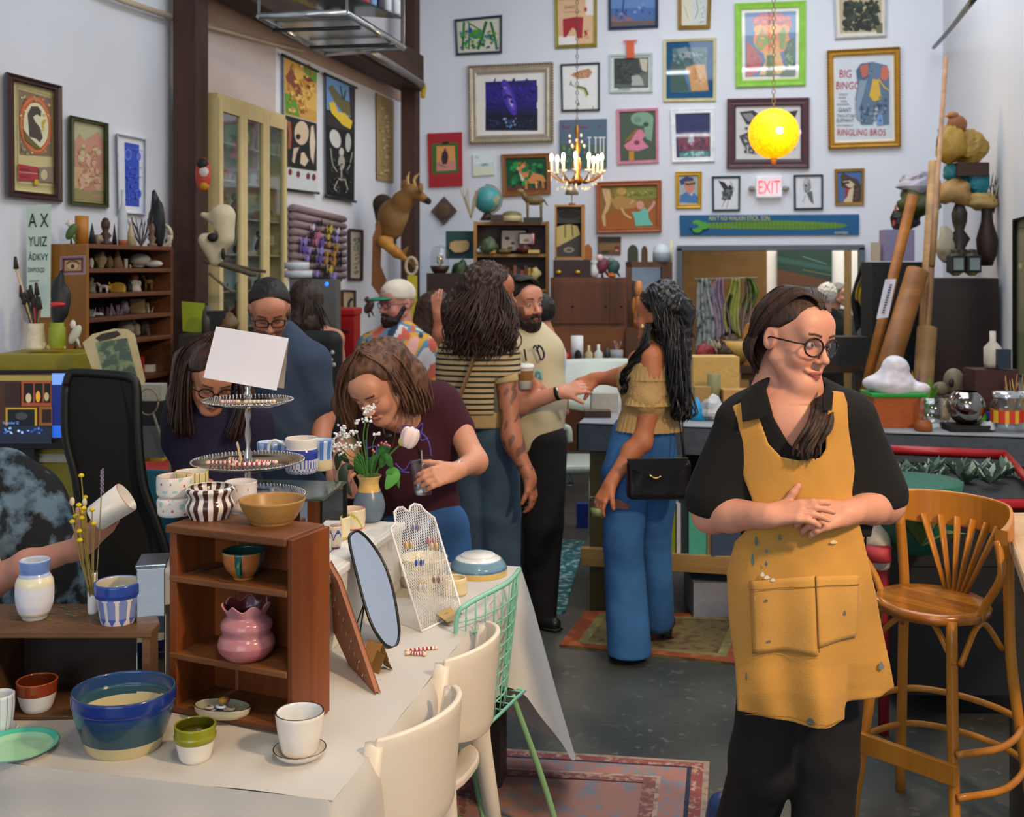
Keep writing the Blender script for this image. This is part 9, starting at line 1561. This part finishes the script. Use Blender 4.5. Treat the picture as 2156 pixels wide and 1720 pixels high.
for i,(a,b,r,c_,l)in enumerate((((1992,120),(1930,1010),.016,'#c0926c','long thin pale pole leaning in the corner'),((1968,340),(1925,1060),.04,'#b8905c','thick pale wooden plank leaning in the corner'),((1922,412),(1790,955),.036,'#a8661c','orange brown wooden batten leaning on the black cabinet'),((1932,570),(1818,940),.075,'#94602c','wide brown cardboard tube leaning beside the batten'),((1952,690),(1930,1010),.065,'#9c7848','upright tan cardboard tube on the workbench'),((1975,380),(1962,560),.02,'#a07848','short brown stick beside the thick plank'))):
 d=7.4 if i in(3,4)else 7.6;A_=pt(*a,d);B_=pt(*b,d-.3);tag(MB().tube([A_,B_],r,wd(c_),14).build('wooden_pole' if i not in(3,4)else 'cardboard_tube'),l,'pole' if i not in(3,4)else 'tube')
th=thing('paper_sign','white paper sign with vertical letters on the leaning batten','sign',pt(1865,640,6.95));slab([(1864,588),(1887,587),(1870,668),(1845,671)],PLD(6.95),-.004,0,mat('#dcd8e0',.8),'sheet',th,0);q=PLD(6.94)
for i in range(12):MB().box(q(1876-i*1.5,600+i*5.3),(.016,.002,.010),mat('#4a4850',.8),RMY).build('letter_mark',th)
MB().tube(bez([on(1966,100,0,WR-.1),on(2000,62,0,WR-.3),on(2056,-10,0,WR-.6)],5),.018,mat('#5c6066',.4,metal=.6)).build('ceiling_bracket');tag(bpy.data.objects['ceiling_bracket'],'grey diagonal metal bracket in the upper right corner','bracket')
items(8.4,[('grey_console','dark grey console box in the doorway','box',1780,772,84,64,'#2a2826'),('straw_hat','yellow straw hat tilted over a dark display head','bowl',1556,760,70,44,'#c09a4c'),('mannequin','dark display head wearing the straw hat','rock',1540,770,60,62,'#3a2218'),('red_beanie','dark red knitted hat beside the long curls','rock',1484,762,40,38,'#7c1a24'),('antler_horns','pale horns rising over the peg board box','twigs',1522,768,56,60,'#b8a888'),('wooden_chair','light wooden chair back beside the straw hat','arch',1580,800,34,120,'#a8742c')])
slab([(1440,770),(1824,770),(1824,784),(1440,784)],PLD(8.2),-.7,0,wd('#4a3424'),'long_table',None);tag(bpy.data.objects['long_table'],'long brown table in front of the doorway','table');
for x in(1450,1814):p=pt(x,800,8.3);MB().box((p.x,p.y,.5),(.06,.5,1.0),M_dkw).build('leg',bpy.data.objects['long_table'])
# rugs
def rug(label,q,col,c2,art,sc=26):t=thing('rug',label,'rug',sum(q,Vector())/4);m_=mat(col,.95,kind='splotch',col2=c2,sc=sc,bump=.5,bs=160);n=4;MB().add([p+UP*.010 for p in q]+q,[(0,1,2,3)]+[(i,i+4,(i+1)%4+4,(i+1)%4)for i in range(4)],m_).build('pile',t);return t
def bands(t,q,rows):
 f=lambda u,v:(q[0]*(1-u)+q[1]*u)*(1-v)+(q[3]*(1-u)+q[2]*u)*v
 for j,(i0,i1,c1,c2,sc)in enumerate(rows):
  mb=MB();R=[(i0,i0),(1-i0,i0),(1-i0,1-i0),(i0,1-i0)];R2=[(i1,i1),(1-i1,i1),(1-i1,1-i1),(i1,1-i1)];vs=[f(*p)+UP*(.0115+.0004*j)for p in R+R2];mb.add(vs,[(i,(i+1)%4,(i+1)%4+4,i+4)for i in range(4)],mat(c1,.95,kind='splotch',col2=c2,sc=sc,bump=.4,bs=160));mb.build('border_band',t)
q=[onz(760,1900,0),onz(1478,1900,0),onz(1494,1610,0),onz(900,1572,0)];t=rug('faded red and blue oriental rug at the bottom of the photo',q,'#a07468','#7c7c84',None,16);bands(t,q,[(0,.02,'#9c8a78','#8a7468',30),(.02,.06,'#8a4a46','#b0907e',40),(.06,.075,'#2c3040','#3a3e50',30),(.075,.16,'#a4746a','#7a8088',34),(.16,.175,'#b09484','#8a6a5c',30),(.175,.22,'#80504c','#a88478',44)])
q=[onz(1178,1362,0),onz(1560,1402,0),onz(1600,1300,0),onz(1232,1290,0)];t=rug('small orange bordered olive patterned rug under the woman in wide jeans',q,'#6c6038','#5a3c2c',None,20);bands(t,q,[(0,.09,'#8c4424','#a45c38',14),(.09,.14,'#7a7040','#8c8454',20)])
q=[onz(1120,1310,0),onz(1190,1290,0),onz(1232,1140,0),onz(1075,1135,0)];rug('shaggy teal and white speckled rug behind the bearded man',q,'#2c6c70','#a8c4c0',None,26)
